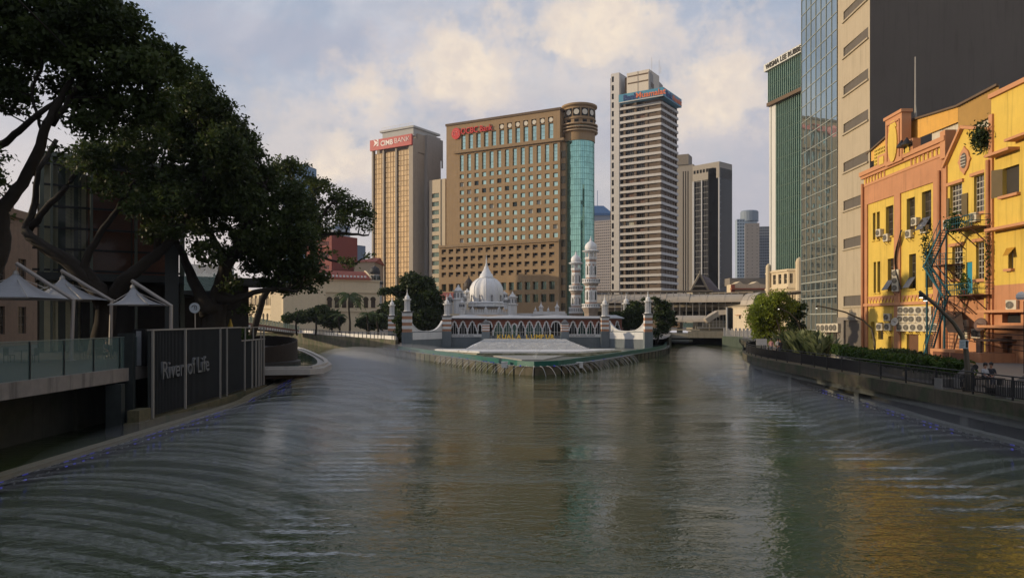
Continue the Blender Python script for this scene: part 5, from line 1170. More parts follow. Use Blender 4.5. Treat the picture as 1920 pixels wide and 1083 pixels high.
vs = []; 
for x, z in zip(xs, zz): vs += [(Fa.w*x, -.6, ze+.13), (Fa.w*x, 3.0, ze+.2+z*1.1)]
b.add(vs, [(2*i, 2*i+2, 2*i+3, 2*i+1) for i in range(len(xs)-1)]); b.box(0, Fa.w, 2.9, 3.0, ze, ze+.2); b.build('roof', mat('white_roof', (.42, .43, .45), .7, var=.08), t)
b = MB(Fa.M); b.box(-.2, Fa.w+.2, .0, 8, 2.6, zf-.002); b.build('floor', M_GW, t)
# right wing arch behind the curved parapet
Fr = Face.px(1140, 141, 1166, 145); t2 = thing('arcade_pavilion', 'single brick arch bay with white trim behind the right curved parapet', 'pavilion', Fr.at(1, 0, 2.6)); b = MB(Fr.M); tr = MB(Fr.M); cx = Fr.u(1157); w = 1.0; h = 2.0; zs_ = 3.7; cv = arch_curve(w, h, 'cusp')
for sg, xe in ((-1, 0), (1, Fr.w)):
    b.plate([(xe, zs_)]+[(cx+sg*x, zs_+z) for x, z in cv]+[(cx, 6.3), (xe, 6.3)], 0, .3)
    for (x0, z0), (x1, z1) in zip(cv, cv[1:]): tr.plate([(cx+sg*x0, zs_+z0), (cx+sg*x1, zs_+z1), (cx+sg*(x1+.2), zs_+z1+.25*z1/h), (cx+sg*(x0+.2), zs_+z0+.25*z0/h)], -.07, .31)
b.build('arch_screen', M_BRK, t2); tr.build('arch_mouldings', M_MQW, t2); b = MB(Fr.M); b.box(0, Fr.w, .5, .6, 2.6, 6.3); b.build('dark_interior', M_MD, t2); b = MB(Fr.M); b.box(-.3, Fr.w+.3, -.4, 1.5, 6.3, 6.45); b.add([(-.3, -.4, 6.46), (Fr.w+.3, -.4, 6.46), (Fr.w+.3, 1.5, 7.0), (-.3, 1.5, 7.0)], [(0, 1, 2, 3)]); b.build('roof', mat('white_roof', ()), t2)
# main hall with dome
MQ = thing('mosque_hall', 'white mosque prayer hall with ribbed onion dome and corner turrets', 'mosque', (PX(912, 160), 160, 2.6)); t = MQ
dx = PX(912, 160); kp = 160/FPX; zz = lambda py: PZ(py, 160)
prof = [(27.5, 566), (30, 556), (31.2, 547), (30, 538.5), (26, 530.5), (20, 525), (14.5, 521.5)]
pr = [(r*kp, zz(y)) for r, y in prof]
b = MB()
n = 64; vs = []; fs = []
for r, z in pr:
    for k in range(n):
        a = 2*math.pi*(k+.5)/n-math.pi/2; rr = r*(1-.09*abs(math.cos(a*4+math.pi/2))**4); vs.append((dx+rr*math.cos(a), 160+rr*math.sin(a), z))
for i in range(len(pr)-1):
    for k in range(n): k2 = (k+1) % n; fs.append((i*n+k, i*n+k2, (i+1)*n+k2, (i+1)*n+k))
b.add(vs, fs); b.lathe([(14.6*kp, zz(521.7)), (12, 516), (9, 512.5)] and [(14.6*kp, zz(522)), (13*kp, zz(519)), (11*kp, zz(513.5)), (9.5*kp, zz(513.2)), (7.5*kp, zz(508)), (6.5*kp, zz(507.8)), (4.2*kp, zz(502))], dx, 160, 16)
o = b.build('dome', mat('dome_white', (.68, .68, .69), .55, var=.05, vscale=.5, streak=.15), t, smooth=True)
for i in range(4):
    a = -math.pi/2+i*math.pi/2+math.pi/8
ribs = MB()
for i in range(8):
    a = 2*math.pi*i/8+math.pi/8-math.pi/2+math.pi/8; pts = [(dx+(r+.02)*math.cos(a), 160+(r+.02)*math.sin(a), z) for r, z in pr]; ribs.tube(pts, .09, 5)
ribs.build('dome_ribs', M_MQW, o)
b = MB(); b.lathe([(4.4*kp, zz(502.5)), (4*kp, zz(500)), (2*kp, zz(498)), (2.6*kp, zz(496.5)), (1.4*kp, zz(494)), (1.0*kp, zz(488)), (.2*kp, zz(477))], dx, 160, 8); b.build('spire', M_MQW, o)
b = MB()
for i in range(8):
    a = 2*math.pi*(i+.5)/8; x, y = dx+29.5*kp*math.cos(a), 160+29.5*kp*math.sin(a); b.lathe([(.3, zz(567)), (.3, zz(565)), (.1, zz(564)), (.1, zz(557)), (.18, zz(556)), (.02, zz(552))], x, y, 6)
b.split('dome_pinnacle', M_LEAD, t)
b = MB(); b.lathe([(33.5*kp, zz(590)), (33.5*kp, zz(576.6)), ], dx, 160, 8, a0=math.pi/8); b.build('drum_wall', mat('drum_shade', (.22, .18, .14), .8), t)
b = MB(); b.lathe([(36*kp, zz(574.8)), (36*kp, zz(568.5)), (35*kp, zz(567)), (33*kp, zz(565.5))], dx, 160, 8, a0=math.pi/8); b.build('drum_cornice', M_MQW, t)
b = MB(); b.lathe([(36.6*kp, zz(576.3)), (36.6*kp, zz(574.6))], dx, 160, 8, a0=math.pi/8); b.lathe([(36.5*kp, zz(569.2)), (36.5*kp, zz(568.3))], dx, 160, 8, a0=math.pi/8); b.build('drum_moulding', M_LEAD, t)
b = MB(); Yh = 152
x0, x1 = PX(868, Yh), PX(957, Yh); b.box(x0, x1, Yh, 170, 2.6, PZ(592, Yh)); b.box(x0, x1, Yh-.1, Yh+.3, PZ(590.5, Yh), PZ(587, Yh)); b.build('hall_wall', M_MQW, t)
b = MB(); n = 26
for i in range(n):
    x = x0+.6+(x1-x0-1.2)*i/(n-1)
    if i % 8 == 4: b.lathe([(.35, PZ(587, Yh)), (.3, PZ(578, Yh)), (.12, PZ(577, Yh)), (.02, PZ(573, Yh))], x, Yh+.1, 6)
    else: b.plate([(x-.16, PZ(587, Yh)), (x+.16, PZ(587, Yh)), (x+.05, PZ(579.5, Yh)), (x-.12, PZ(579.5, Yh))], Yh, Yh+.15)
b.build('pierced_parapet', M_MQW, t)
def corner_tower(px, Y, py_top, py_base, s, striped=False, name='corner_turret'):
    x = PX(px, Y); z0 = PZ(py_base, Y); z1 = PZ(py_top, Y); H = z1-z0; b = MB(); r = s
    b.lathe([(r, z0), (r, z0+H*.45), (r*1.25, z0+H*.47), (r*1.25, z0+H*.5), (r*.85, z0+H*.51), (r*.85, z0+H*.74), (r*1.2, z0+H*.77), (r*1.2, z0+H*.79), (r*.7, z0+H*.80), (r*.6, z0+H*.86), (r*.2, z0+H*.91), (r*.25, z0+H*.93), (.02, z1)], x, Y, 8, a0=math.pi/8)
    q = b.build(name, M_MQW, t)
    b = MB()
    for k in range(8): a = 2*math.pi*k/8; b.box(x+r*.87*math.cos(a)-.1, x+r*.87*math.cos(a)+.1, Y+r*.87*math.sin(a)-.1, Y+r*.87*math.sin(a)+.1, z0+H*.55, z0+H*.7)
    b.build('turret_niches', M_LEAD, q)
    if striped:
        b = MB(); b.box(x-r*.9, x+r*.9, Y-r*.9, Y+r*.9, 2.6, z0+.01); b.build('turret_pier', M_BRKO, q)
for args in ((859.5, 150, 533, 588, 1.05), (868, 158, 546, 588, .8), (876, 163, 541, 570, .9), (946, 163, 545, 572, .8), (961, 149, 546, 594, .95, True), (866, 148, 560, 594, .5), (844, 152, 549, 588, .55), (949, 152, 556, 580, .5)): corner_tower(*args)
b = MB()
for px in (1004, 1014.5, 1028, 1044.5):
    Y = 150 if px in (1014.5, 1044.5) else 158; x = PX(px, Y); s = .75 if px in (1014.5, 1044.5) else .5
    turret(b, x, Y, PZ(590, Y), s); finial(b, x, Y, PZ(590, Y)+2.1*s, s)
b.split('roof_kiosk', M_MQW, t, per=10)
b = MB(); b.box(PX(968, 150), PX(1063, 150), 150.5, 153, 2.6, PZ(587, 150)); b.box(PX(1000, 149), PX(1060, 149), 149, 149.5, PZ(590, 149), PZ(583.5, 149)); b.build('rear_parapet', M_MQW, t)
# minarets
def minaret(label, px, Y, k, D):
    """D: rows of the photograph where the sections change; k scales radii"""
    x = PX(px, Y); z = lambda py: PZ(py, Y); t = thing('minaret', label, 'minaret', (x, Y, 2.6)); m = Y/FPX
    R0 = D['rs']*m; n = 8; a0 = math.pi/8
    b = MB(); b.lathe([(R0*1.18, 2.6), (R0*1.15, z(D['b2']+10))], x, Y, n, a0=a0); b.lathe([(R0*1.15, z(D['b2']+10)), (R0*1.55, z(D['b2']))], x, Y, n, a0=a0); b.build('base', mat('minaret_base', (.30, .24, .19), .8, var=.1), t)
    def shaft(y0, y1, r, nm):
        b = MB(); c = max(3, round((y0-y1)/4.2)); 
        for i in range(c):
            za, zb_ = z(y0-(y0-y1)*i/c), z(y0-(y0-y1)*(i+1)/c); rr = r+(.02 if i % 2 else 0); b.lathe([(rr, za+.002), (rr, zb_-.002)], x, Y, n, i % 2, a0)
        o = b.build(nm, [mat('minaret_brick', (.36, .25, .20), .85, var=.1), M_MQW], t)
        b = MB()
        for q in range(8):
            a = 2*math.pi*(q+.5)/8+a0; d = Vector((math.cos(a), math.sin(a), 0)); s = Vector((-d.y, d.x, 0)); zc = (z(y0)+z(y1))/2-.1; w = .2*r/1.0; hh = (z(y1)-z(y0))*.24; c_ = Vector((x, Y, zc))+d*(r*math.cos(math.pi/8)+.01)
            fr = [(-w*1.7, -hh*1.15), (w*1.7, -hh*1.15), (w*1.7, hh*.7), (0, hh*1.45), (-w*1.7, hh*.7)]; op = [(-w*.8, -hh), (w*.8, -hh), (w*.8, hh*.6), (0, hh), (-w*.8, hh*.6)]
            b.add([c_+d*.05+s*u+Vector((0, 0, v)) for u, v in fr]+[c_-d*.1+s*u+Vector((0, 0, v)) for u, v in fr], [(0, 1, 2, 3, 4)]+[(i, i+5, (i+1) % 5+5, (i+1) % 5) for i in range(5)], 0)
            b.add([c_+d*.09+s*u+Vector((0, 0, v)) for u, v in op], [(0, 1, 2, 3, 4)], 1 if q % 2 == 0 else 2)
        b.build('niches', [M_MQW, M_MD, mat('niche_grey', (.4, .4, .4), .7, var=0)], o, recalc=False)
    def balcony(yt, yb, yc, r, rb_):
        b = MB(); b.lathe([(r, z(yc)), (rb_*.82, z(yb+2)), (rb_*.95, z(yb)), (rb_, z(yb))], x, Y, n*2, a0=a0); b.build('corbel', mat('corbel_stone', (.33, .28, .24), .8, var=.1), t)
        b = MB(); b.lathe([(rb_, z(yb)), (rb_*1.04, z(yb)+.06), (rb_, z(yb)+.12), (rb_, z(yt)-.12), (rb_*1.04, z(yt)-.06), (rb_*1.03, z(yt)), (rb_*.9, z(yt))], x, Y, n*2, a0=a0); o = b.build('balcony', M_MQW, t)
        b = MB(); nn = 24
        for q in range(nn): a = 2*math.pi*q/nn; b.box(x+rb_*math.cos(a)-.06, x+rb_*math.cos(a)+.06, Y+rb_*math.sin(a)-.06, Y+rb_*math.sin(a)+.06, z(yb)+.3*(z(yt)-z(yb)), z(yb)+.8*(z(yt)-z(yb)))
        b.build('balcony_piercing', M_LEAD, o)
    balcony(D['b2t'], D['b2'], D['b2']+9, R0*1.1, D['rb']*m); shaft(D['b2t']+1, D['b1']+4, R0, 'lower_shaft'); balcony(D['b1t'], D['b1'], D['b1']+6, R0*.95, D['rb']*m*.97); shaft(D['b1t']+1, D['lan'], R0*.92, 'upper_shaft')
    r = R0*.92; b = MB(); zl0, zl1 = z(D['lan']), z(D['eav'])
    b.lathe([(r, zl0), (r*1.15, zl0+.15), (r*1.15, zl0+.28*(zl1-zl0)), (r*1.0, zl0+.3*(zl1-zl0)), (r*.45, zl0+.31*(zl1-zl0)), (r*.45, zl1)], x, Y, n, a0=a0)
    for q in range(8): a = 2*math.pi*q/8+a0; b.bar((x+r*.95*math.cos(a), Y+r*.95*math.sin(a), zl0), (x+r*.95*math.cos(a), Y+r*.95*math.sin(a), zl1-.02), .2)
    b.build('lantern', M_MQW, t)
    b = MB(); b.lathe([(r*1.0, zl1-.35), (r*1.55, zl1-.1), (r*1.6, zl1), (r*1.0, zl1+.25)], x, Y, n*2, a0=a0); b.build('eaves', M_MQW, t)
    b = MB(); zd0, zd1 = zl1+.2, z(D['dt']); H = zd1-zd0; b.lathe([(r*.92, zd0), (r*1.1, zd0+.15*H), (r*1.12, zd0+.35*H), (r*.95, zd0+.58*H), (r*.6, zd0+.76*H), (r*.28, zd0+.88*H), (r*.2, zd1)], x, Y, 20, a0=a0); o = b.build('cupola', mat('dome_white', ()), t, smooth=True)
    b = MB(); zf_ = z(D['top']); b.lathe([(.16, zd1-.05), (.26, zd1+.15), (.1, zd1+.3), (.06, zd1+.6), (.02, zf_)], x, Y, 6); b.build('finial', M_MQW, o)
minaret('left and lower of the two banded minarets, partly behind its taller twin', 1080, 152, 1, dict(rs=9.3, rb=13.5, b2=587, b2t=576, b1=545, b1t=535, lan=507, eav=493, dt=476, top=470.5))
minaret('right and taller of the two banded minarets, dark arched openings facing the river', 1108, 146, 1, dict(rs=11.2, rb=17, b2=577, b2t=569.5, b1=531, b1t=523, lan=487, eav=470.5, dt=450, top=442))
# dark onion dome and black-domed tower of the buildings left of the mosque
t = thing('domed_tower', 'white round tower with a black dome left of the dark trees', 'tower', W(703, 560, 230)); x = PX(703, 230); z = lambda py: PZ(py, 230); m = 230/FPX
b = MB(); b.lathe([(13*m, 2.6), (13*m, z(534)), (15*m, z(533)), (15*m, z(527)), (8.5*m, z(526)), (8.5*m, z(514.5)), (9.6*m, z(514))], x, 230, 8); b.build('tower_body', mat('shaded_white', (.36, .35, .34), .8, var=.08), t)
b = MB(); b.lathe([(16*m, z(533)), (16*m, z(528.5))], x, 230, 16); b.lathe([(9.6*m, z(513.5)), (9.8*m, z(509)), (8*m, z(503.5)), (4*m, z(500.5)), (.3, z(499.5)), (.05, z(497.5))], x, 230, 18); b.build('dome', mat('black_dome', (.02, .02, .022), .6), t)
b = MB()
for k in range(8): a = 2*math.pi*k/8+.2; b.box(x+8.6*m*math.cos(a)-.35, x+8.6*m*math.cos(a)+.35, 230+8.6*m*math.sin(a)-.35, 230+8.6*m*math.sin(a)+.35, z(525), z(517))
b.build('window', G_OCD, t)
t = thing('domed_tower', 'dark brown onion dome peeking out behind the left edge of the white dome', 'tower', W(879, 560, 215)); x = PX(879, 215); z = lambda py: PZ(py, 215); m = 215/FPX
b = MB(); b.lathe([(8*m, 2.6), (8*m, z(545))], x, 215, 10); b.build('tower_body', mat('shaded_white', ()), t); b = MB(); b.lathe([(8.5*m, z(545.5)), (10*m, z(537)), (8.5*m, z(530)), (4*m, z(524)), (1.5*m, z(521)), (.1, z(516))], x, 215, 16); b.build('dome', mat('brown_dome', (.045, .03, .022), .6), t)
t = thing('tiled_house', 'low house with a dark red roof between the dark trees and the mosque turrets', 'building', W(835, 570, 185)); b = MB(); x0, x1 = PX(812, 185), PX(880, 185); b.box(x0, x1, 186, 196, 2.6, PZ(563, 186)); b.build('wall', M_CR, t); b = MB(); b.add([(x0, 185.5, PZ(561, 185)), (x1, 185.5, PZ(561, 185)), (x1, 192, PZ(548, 192)), (x0, 192, PZ(548, 192))], [(0, 1, 2, 3)]); b.build('roof', mat('red_tile', ()), t)
# ------------------------------------------------------------------ stepped fountain terrace
T_ = thing('stepped_terrace', 'pale stepped stone terrace running down from the mosque wall to the river point', 'terrace', (1.5, 118, .95)); t = T_
M_ST = mat('pale_steps', (.62, .62, .62), .75, var=.14, vscale=1.2, streak=.2, bump=.3, col2=(.30, .29, .26), c2t=(.55, .72), c2s=.9)
ns = 13; Yt, Yb_ = 133.0, 113.0; zt, zb = PZ(635.5, 133), 1.66
b = MB()
for i in range(ns):
    k = i/(ns-1); Y = Yt+(Yb_-Yt)*k; z1 = zt+(zb-zt)*k; pa = 909-36*k**1.0; pb = 1061+42*k; xa, xb = PX(908, Yt)-(2.1*k**1.2), PX(1061, Yt)+2.2*k**1.2
    b.prism([(xa, Y), (xb, Y), (xb, Yt+2.5), (xa, Yt+2.5)], (z1-(zt-zb)/(ns-1)), z1-.001*i)
b.build('upper_steps', M_ST, t); STEPS = (Yt, Yb_, zt, zb, ns)
b = MB()
for i in range(ns):
    k = i/(ns-1); Y = Yt+(Yb_-Yt)*k; z1 = zt+(zb-zt)*k; xa, xb = PX(908, Yt)-(2.1*k**1.2), PX(1061, Yt)+2.2*k**1.2; b.box(xa, xb, Y-.05, Y-.003, z1-.075, z1-.03)
b.build('step_risers', mat('riser_grey', (.25, .24, .22), .8, var=.3), t, kind='stuff')
b = MB(); b.prism([(-11.8, 114), (-4.6, 105.5), (9.5, 105.5), (15.8, 114)], 1.36, 1.52); b.prism([(-11.8, 114), (-4.6, 105.7), (9.5, 105.7), (15.8, 114), (15.8, 115.2), (-11.8, 115.2)], 1.521, 1.6); b.build('platform', M_ST, t)
b = MB(); b.prism([(-12.6, 114.6), (-4.9, 104.7), (9.8, 104.7), (16.8, 114.6)], 1.15, 1.359); b.prism([(-12.6, 115), (-5.2, 104), (10.1, 104), (17.4, 115)], .951, 1.149); b.build('lower_steps', mat('mossy_steps', (.25, .24, .17), .7, var=.2, col2=(.12, .13, .07), streak=.3), t)
b = MB(); b.prism([(1.2, 93), (3.8, 93), (7.2, 103.9), (-2.6, 103.9)], .951, 1.1); b.build('central_channel', mat('grey_channel', (.28, .28, .26), .6, var=.15), t)
# gold city name letters
t = thing('city_sign', 'large gold city-name letters standing on top of the pale steps', 'sign', (PX(988, 133), 133.4, zt)); Fs = Face.px(931, 133.4, 1042, 133.4)
M_GOLD = mat('gold_letters', (.72, .47, .06), .35, .35, var=0)
for word, pa, pb in (('KUALA', 931.5, 978), ('LUMPUR', 986, 1041)):
    n = len(word)
    for i, ch in enumerate(word): lettering(ch, 1.12, FT(Fs, Fs.u(pa+(pb-pa)*i/n), 0, zt+.05), M_GOLD, t, 'letter', .1, .03)
t = thing('glass_railing', 'light railing behind the gold letters', 'railing', (PX(988, 134), 134.2, zt)); b = MB()
for i in range(17): x = PX(912, 134.2)+i*.87; b.bar((x, 134.2, zt), (x, 134.2, zt+1.25), .05)
b.bar((PX(912, 134.2), 134.2, zt+1.25), (PX(1060, 134.2), 134.2, zt+1.25), .06); b.build('railing_frame', M_STEEL, t)
# island edge wall, green band, piles and nozzles
edge = smooth_line(isl[:-1] if 0 else isl, 2.2)
t = thing('island_wall', 'low stone river wall around the island point with a teal green band and dark piles', 'wall', (2.4, 81, 0))
b = MB(); ribbon(b, edge, 0, .6, -1, .93, side=1); b.build('stone_face', M_STONE, t)
b = MB(); ribbon(b, edge, .5, .8, .95, 1.5, side=1); b.build('green_band', mat('teal_band', (.012, .11, .09), .35, var=.12, vscale=.7, col2=(.03, .10, .08)), t)
for i in range(1, len(edge)-1):
    p = edge[i]
    if i % 1 == 0: b = MB(); b.tube([(p[0], p[1]-.02, -.5), (p[0], p[1]-.02, .9)], .09, 6); b.build('pile', M_DARK, t)
q = MB(); q.ball((0, 0, 0), .085, 6); o_ = q.build('nozzle_lamp', M_NOZ); nm_ = o_.data; bpy.data.objects.remove(o_); q = MB(); q.ball((0, 0, 0), .1, 6); o_ = q.build('nozzle_lamp', M_BLUE); nb_ = o_.data; bpy.data.objects.remove(o_)
fine = smooth_line(isl, .95); cnt = 0; rnd = random.Random(9); NOZ = []
for i, p in enumerate(fine):
    if cnt >= 96: break
    o = bpy.data.objects.new('nozzle_lamp', nb_ if rnd.random() < .12 else nm_); COL.objects.link(o); o.parent = t; o.location = Vector((p[0], p[1]-.05, 1.0))-ORIG[t.name]; cnt += 1; NOZ.append(p)
b = MB(); ribbon(b, edge, -.12, .1, .9, .98, side=1); b.build('pipe', mat('pale_beam', ()), t)
# white boxes on the band
for px, py in ((946, 683), (1087, 683.5)):
    p = W(px, py, 84.5 if px < 1000 else 88); b = MB(); b.box(p.x-.35, p.x+.35, p.y-.3, p.y+.3, p.z-.35, p.z+.25); b.box(p.x-.4, p.x+.4, p.y-.35, p.y+.35, p.z+.26, p.z+.33); o = b.build('equipment_box', M_MQW); props(o, 'small white equipment box on the island wall, %s of the point' % ('left' if px < 1000 else 'right'), 'box')
# far left bank railing with white panels
t = thing('bank_railing', 'white panelled railing with dark posts along the far left river wall', 'railing', (-39, 163, 2.6)); ln = [(x+.0, y+.6) for x, y in IS_L[:5]]
s = smooth_line(ln, 2.3); b = MB(); ribbon(b, s, 0, .15, 2.6, 3.25, side=1); b.build('white_panels', M_WHITE, t)
for i, p in enumerate(s[:100]): b = MB(); b.bar((p[0], p[1]-.05, 2.5), (p[0], p[1]-.05, 3.75), .16); b.build('post', M_LEAD, t)
b = MB(); b.tube([(p[0], p[1]-.05, 3.7) for p in s], .05, 4); b.build('handrail', M_LEAD, t)
# ================================================================== left bank: deck, fence, glass pavilion, cafe
M_SLAB = mat('deck_slab', (.22, .195, .17), .85, var=.2, streak=.8, bump=.3); M_CLG = mat('clear_glass', (.16, .24, .22), .05, 0, var=0, alpha=.34)
M_LDK = mat('screen_slats', (.028, .030, .031), .6, .1, var=.15); M_POST = mat('fence_post', (.30, .28, .25), .5, .2, var=.05)
DK = 3.4
t = thing('terrace_deck', 'pale concrete terrace deck jutting over the water at the left edge', 'deck', (-20.7, 30, 2.7))
b = MB(); b.prism([(-20.7, 4), (-20.7, 41.8), (-21.4, 42.2), (-62, 42.2), (-62, 4)], DK-.3, DK, 1); b.prism([(-20.45, 4), (-20.45, 42.0), (-20.9, 42.0), (-20.9, 4)], DK-.62, DK+.06); b.build('slab', [M_SLAB, mat('shaded_decking', (.06, .055, .048), .7, var=.15)], t)  # deck top coloured darker to stand in for the tree canopy's shade
b = MB(); b.prism([(-20.9, 42.3), (-62, 42.3), (-62, 130), (-26, 90), (-21.6, 62)], DK-.5, DK-.01); b.build('rear_slab', mat('shaded_decking', ()), t)
b = MB()
for y in (12, 22, 32, 41): b.box(-24.3, -23.7, y-.3, y+.3, -1, DK-.3)
b.split('column', M_CONCD, t)
t = thing('glass_balustrade', 'frameless glass balustrade along the edge of the pale terrace deck', 'balustrade', (-20.8, 30, DK)); y = 5.2
while y < 41:
    b = MB(); b.box(-20.72, -20.69, y+.02, y+2.42, DK+.02, DK+1.68); b.build('glass_panel', M_CLG, t); b = MB(); b.box(-20.75, -20.66, y-.025, y+.018, DK+.07, DK+1.68); b.build('joint', M_BLACK, t); y += 2.44
b = MB(); b.box(-20.74, -20.67, 5, 41.2, DK+1.685, DK+1.72); b.build('top_rail', mat('glass_rail', (.2, .23, .21), .3, .3, var=0), t)
t = thing('gate_post', 'black post with a pale vertical strip at the end of the glass balustrade', 'post', (-20.5, 41.5, DK)); b = MB(); b.box(-21.0, -20.3, 41.3, 42.0, DK+.06, 5.5); b.build('post', M_BLACK, t); b = MB(); b.box(-20.75, -20.5, 41.22, 41.298, DK+.1, 5.4); b.build('pale_strip', mat('pale_strip', (.3, .31, .33), .4), t)
# tall slatted fence with the lettering
t = thing('slatted_fence', 'tall dark slatted fence with metal posts and the words River of Life, left bank', 'fence', (-19.5, 40.4, .8)); fa, fb = Vector((-19.45, 40.2)), Vector((-20.45, 61.8)); Ff = Face(tuple(fa), tuple(fb)) if False else Face(tuple(fa), tuple(fb))
# seen from the river (+X side): left end is the near one
L_ = Ff.w; zb = .8; zt = 5.48
def u_at(px): return Ff.u(px)
u_step = Ff.u(453)
b = MB(Ff.M); b.box(0, u_step, .10, .16, zb, zt-.05); b.box(u_step, L_, .10, .16, zb, 4.42); b.build('backing_panel', mat('panel_green_black', (.024, .030, .029), .6, var=.3, streak=.5), t)
b = MB(Ff.M); u = .1
while u < L_:
    b.box(u, u+.05, .03, .098, zb+.05, (zt-.08) if u < u_step else 4.4); u += .20
b.build('slats', M_LDK, t)
for px, w, full in ((285.5, .12, 1), (346.5, .16, 1), (412, .10, 1), (424.5, .08, 1), (458, .10, 0), (472, .12, 0), (479, .12, 0), (484.5, .12, 0), (489, .12, 0), (494, .12, 1)):
    b = MB(Ff.M); u = min(max(Ff.u(px), .06), L_-.06); b.box(u-w/2, u+w/2, -.09, .02, zb-.1, zt if full else 4.5); b.build('post', M_POST, t)
b = MB(Ff.M); b.box(0, u_step, -.0, .2, zt-.05, zt+.03); b.box(u_step, L_, -.03, .2, 4.42, 4.5); b.box(u_step, L_, -.0, .1, zt-.07, zt-.0)
for i in range(7): u = u_step+(L_-u_step)*i/6; b.box(u-.04, u+.04, 0, .08, 4.5, zt-.07) if i in (1, 3, 5) else None
b.build('rails', M_POST, t)
lettering('River', 1.42, FT(Ff, Ff.u(300.5), -.05, 2.72), mat('letter_grey', (.15, .155, .16), .5, .2, var=0), t, 'lettering', .06, .0, xscale=1.02)
lettering('of Life', 1.42, FT(Ff, Ff.u(349), -.05, 2.72), mat('letter_grey', ()), t, 'lettering', .06, .0, xscale=1.02)
b = MB(Ff.M); b.box(-1.6, L_+.3, -.1, .7, .1, .66); b.box(-1.4, .0, -.0, .6, .661, 1.3); b.build('plinth', mat('olive_plinth', (.11, .095, .05), .9, var=.3, streak=.5, col2=(.06, .065, .03)), t)
b = MB(Ff.M); b.box(-.3, 0, .8, 1.6, -.5, 5.3); b.box(-1.6, -1.2, .8, 1.6, -.5, 2.7); b.build('side_return', mat('panel_green_black', ()), t)
# curved pool terrace beyond
t = thing('pool_terrace', 'curved cantilevered terrace with a shallow reflecting pool beyond the slatted fence', 'terrace', (-19, 66, 1.9)); M_SLB = mat('terrace_rim', (.42, .39, .35), .8, var=.12, streak=.35, bump=.3); out = [(-22.6, 61.9), (-20.7, 62.2), (-17.0, 62.8), (-16.2, 64.2), (-16.9, 70), (-20.6, 82), (-28.7, 104), (-36.5, 122), (-44, 124), (-34, 100), (-27, 80)]
b = MB(); b.prism(out, 1.42, 1.9); b.build('slab', M_SLB, t)
b = MB(); b.prism([(p[0]-1.6, p[1]+1.2) for p in out[:8]]+[(-44, 124), (-27, 80)], 1.0, 1.419); b.build('underside', mat('brown_underside', (.08, .05, .03), .9, var=.2), t)
inn = smooth_line([(-17.9, 64.4), (-18.3, 70), (-21.8, 82), (-29.6, 103), (-36.5, 119)], 2)
b = MB(); b.prism([tuple(p) for p in inn]+[(-40, 119), (-30, 92), (-24, 70), (-22, 64.4)], 1.901, 1.96); b.build('pool_water', glassmat('pool_water', (.05, .075, .06), .03, .15, pane=(50, 50), pvar=.1), t)
b = MB(); ln = smooth_line([(-16.9, 63.4), (-17.2, 70), (-20.9, 82), (-29.0, 104), (-36.6, 121)], 2); ribbon(b, ln, .05, .45, 1.9, 2.1, side=1); b.prism([(-22.5, 62.6), (-17.1, 63.3), (-17.3, 63.8), (-22.5, 63.1)], 1.9, 2.08); b.build('pool_kerb', M_SLB, t)
t = thing('curved_screen', 'dark brown curved screen wall standing on the pool terrace', 'screen', (-25.5, 70, 1.95)); b = MB(); n = 48; vs = []; fs = []
for i in range(n+1):
    a = -math.pi*.75+i/n*math.pi*1.35; s = .5+.5*math.sin(a); x, y = -25.4+5.0*math.cos(a), 70+6.2*math.sin(a); z1 = 3.45+.95*s+.05*(i % 2)
    for rr, zz_ in ((1, 2.0), (1, z1), (.965, z1), (.965, 2.0)): vs.append((-25.4+5.0*rr*math.cos(a), 70+6.2*rr*math.sin(a), zz_))
for i in range(n): fs += [(4*i+k, 4*i+4+k, 4*i+4+(k+1) % 4, 4*i+(k+1) % 4) for k in range(4)]
b.add(vs, fs); b.build('screen_wall', mat('brown_screen', (.022, .015, .011), .8, var=.3, vscale=4), t)
b = MB(); b.lathe([(4.75, 2.5), (4.75, 2.6)], -25.4, 70, 30); b.build('deck_floor', mat('grey_channel', ()), t)
b = MB(); b.lathe([(5.5, 1.97), (5.5, 2.2), (5.2, 2.25)], -25.4, 69.6, 40); b.build('step', M_LDK, t)
# footbridge with green glass rail and a parasol
t = thing('footbridge', 'red-brown footbridge with pale green glass rails over the left channel', 'bridge', W(490, 612, 150)); A_, B_ = W(425, 607, 118), W(548, 622, 192)
b = MB(); b.bar(A_, B_, 3.5, .9); b.build('deck', mat('red_brown_girder', (.16, .05, .03), .7, var=.1), t); b = MB(); d = (B_-A_)
for i in range(26): p = A_+d*i/25+Vector((1.8, 0, -.2)); b.box(p.x-.02, p.x+.08, p.y-.5, p.y+.5, p.z-.25, p.z+.25)
b.split('pale_panel', M_WHITE, t); b = MB(); b.bar(A_+Vector((1.7, 0, 1.0)), B_+Vector((1.7, 0, 1.0)), .06, 1.1); b.build('glass_rail', mat('green_glass', (.18, .34, .28), .1, .1, var=0, alpha=.6), t)
b = MB(); 
for i in range(21): p = A_+d*i/20+Vector((1.75, 0, .45)); b.bar(p, p+Vector((0, 0, 1.15)), .07)
b.split('rail_post', M_STEEL, t)
t = thing('folded_parasol', 'folded yellow parasol standing behind the slatted fence by the tree trunk', 'parasol', W(432, 640, 66)); c = W(432, 598, 66); b = MB(); b.lathe([(.06, c.z), (.1, c.z-.2), (.42, c.z-1.3), (.38, c.z-1.6), (.05, c.z-1.5)], c.x, c.y, 10); b.build('canopy', mat('yellow_cloth', (.48, .34, .06), .8), t); b = MB(); b.tube([(c.x, c.y, 2.6), (c.x, c.y, c.z)], .04, 6); b.build('pole', M_STEEL, t)
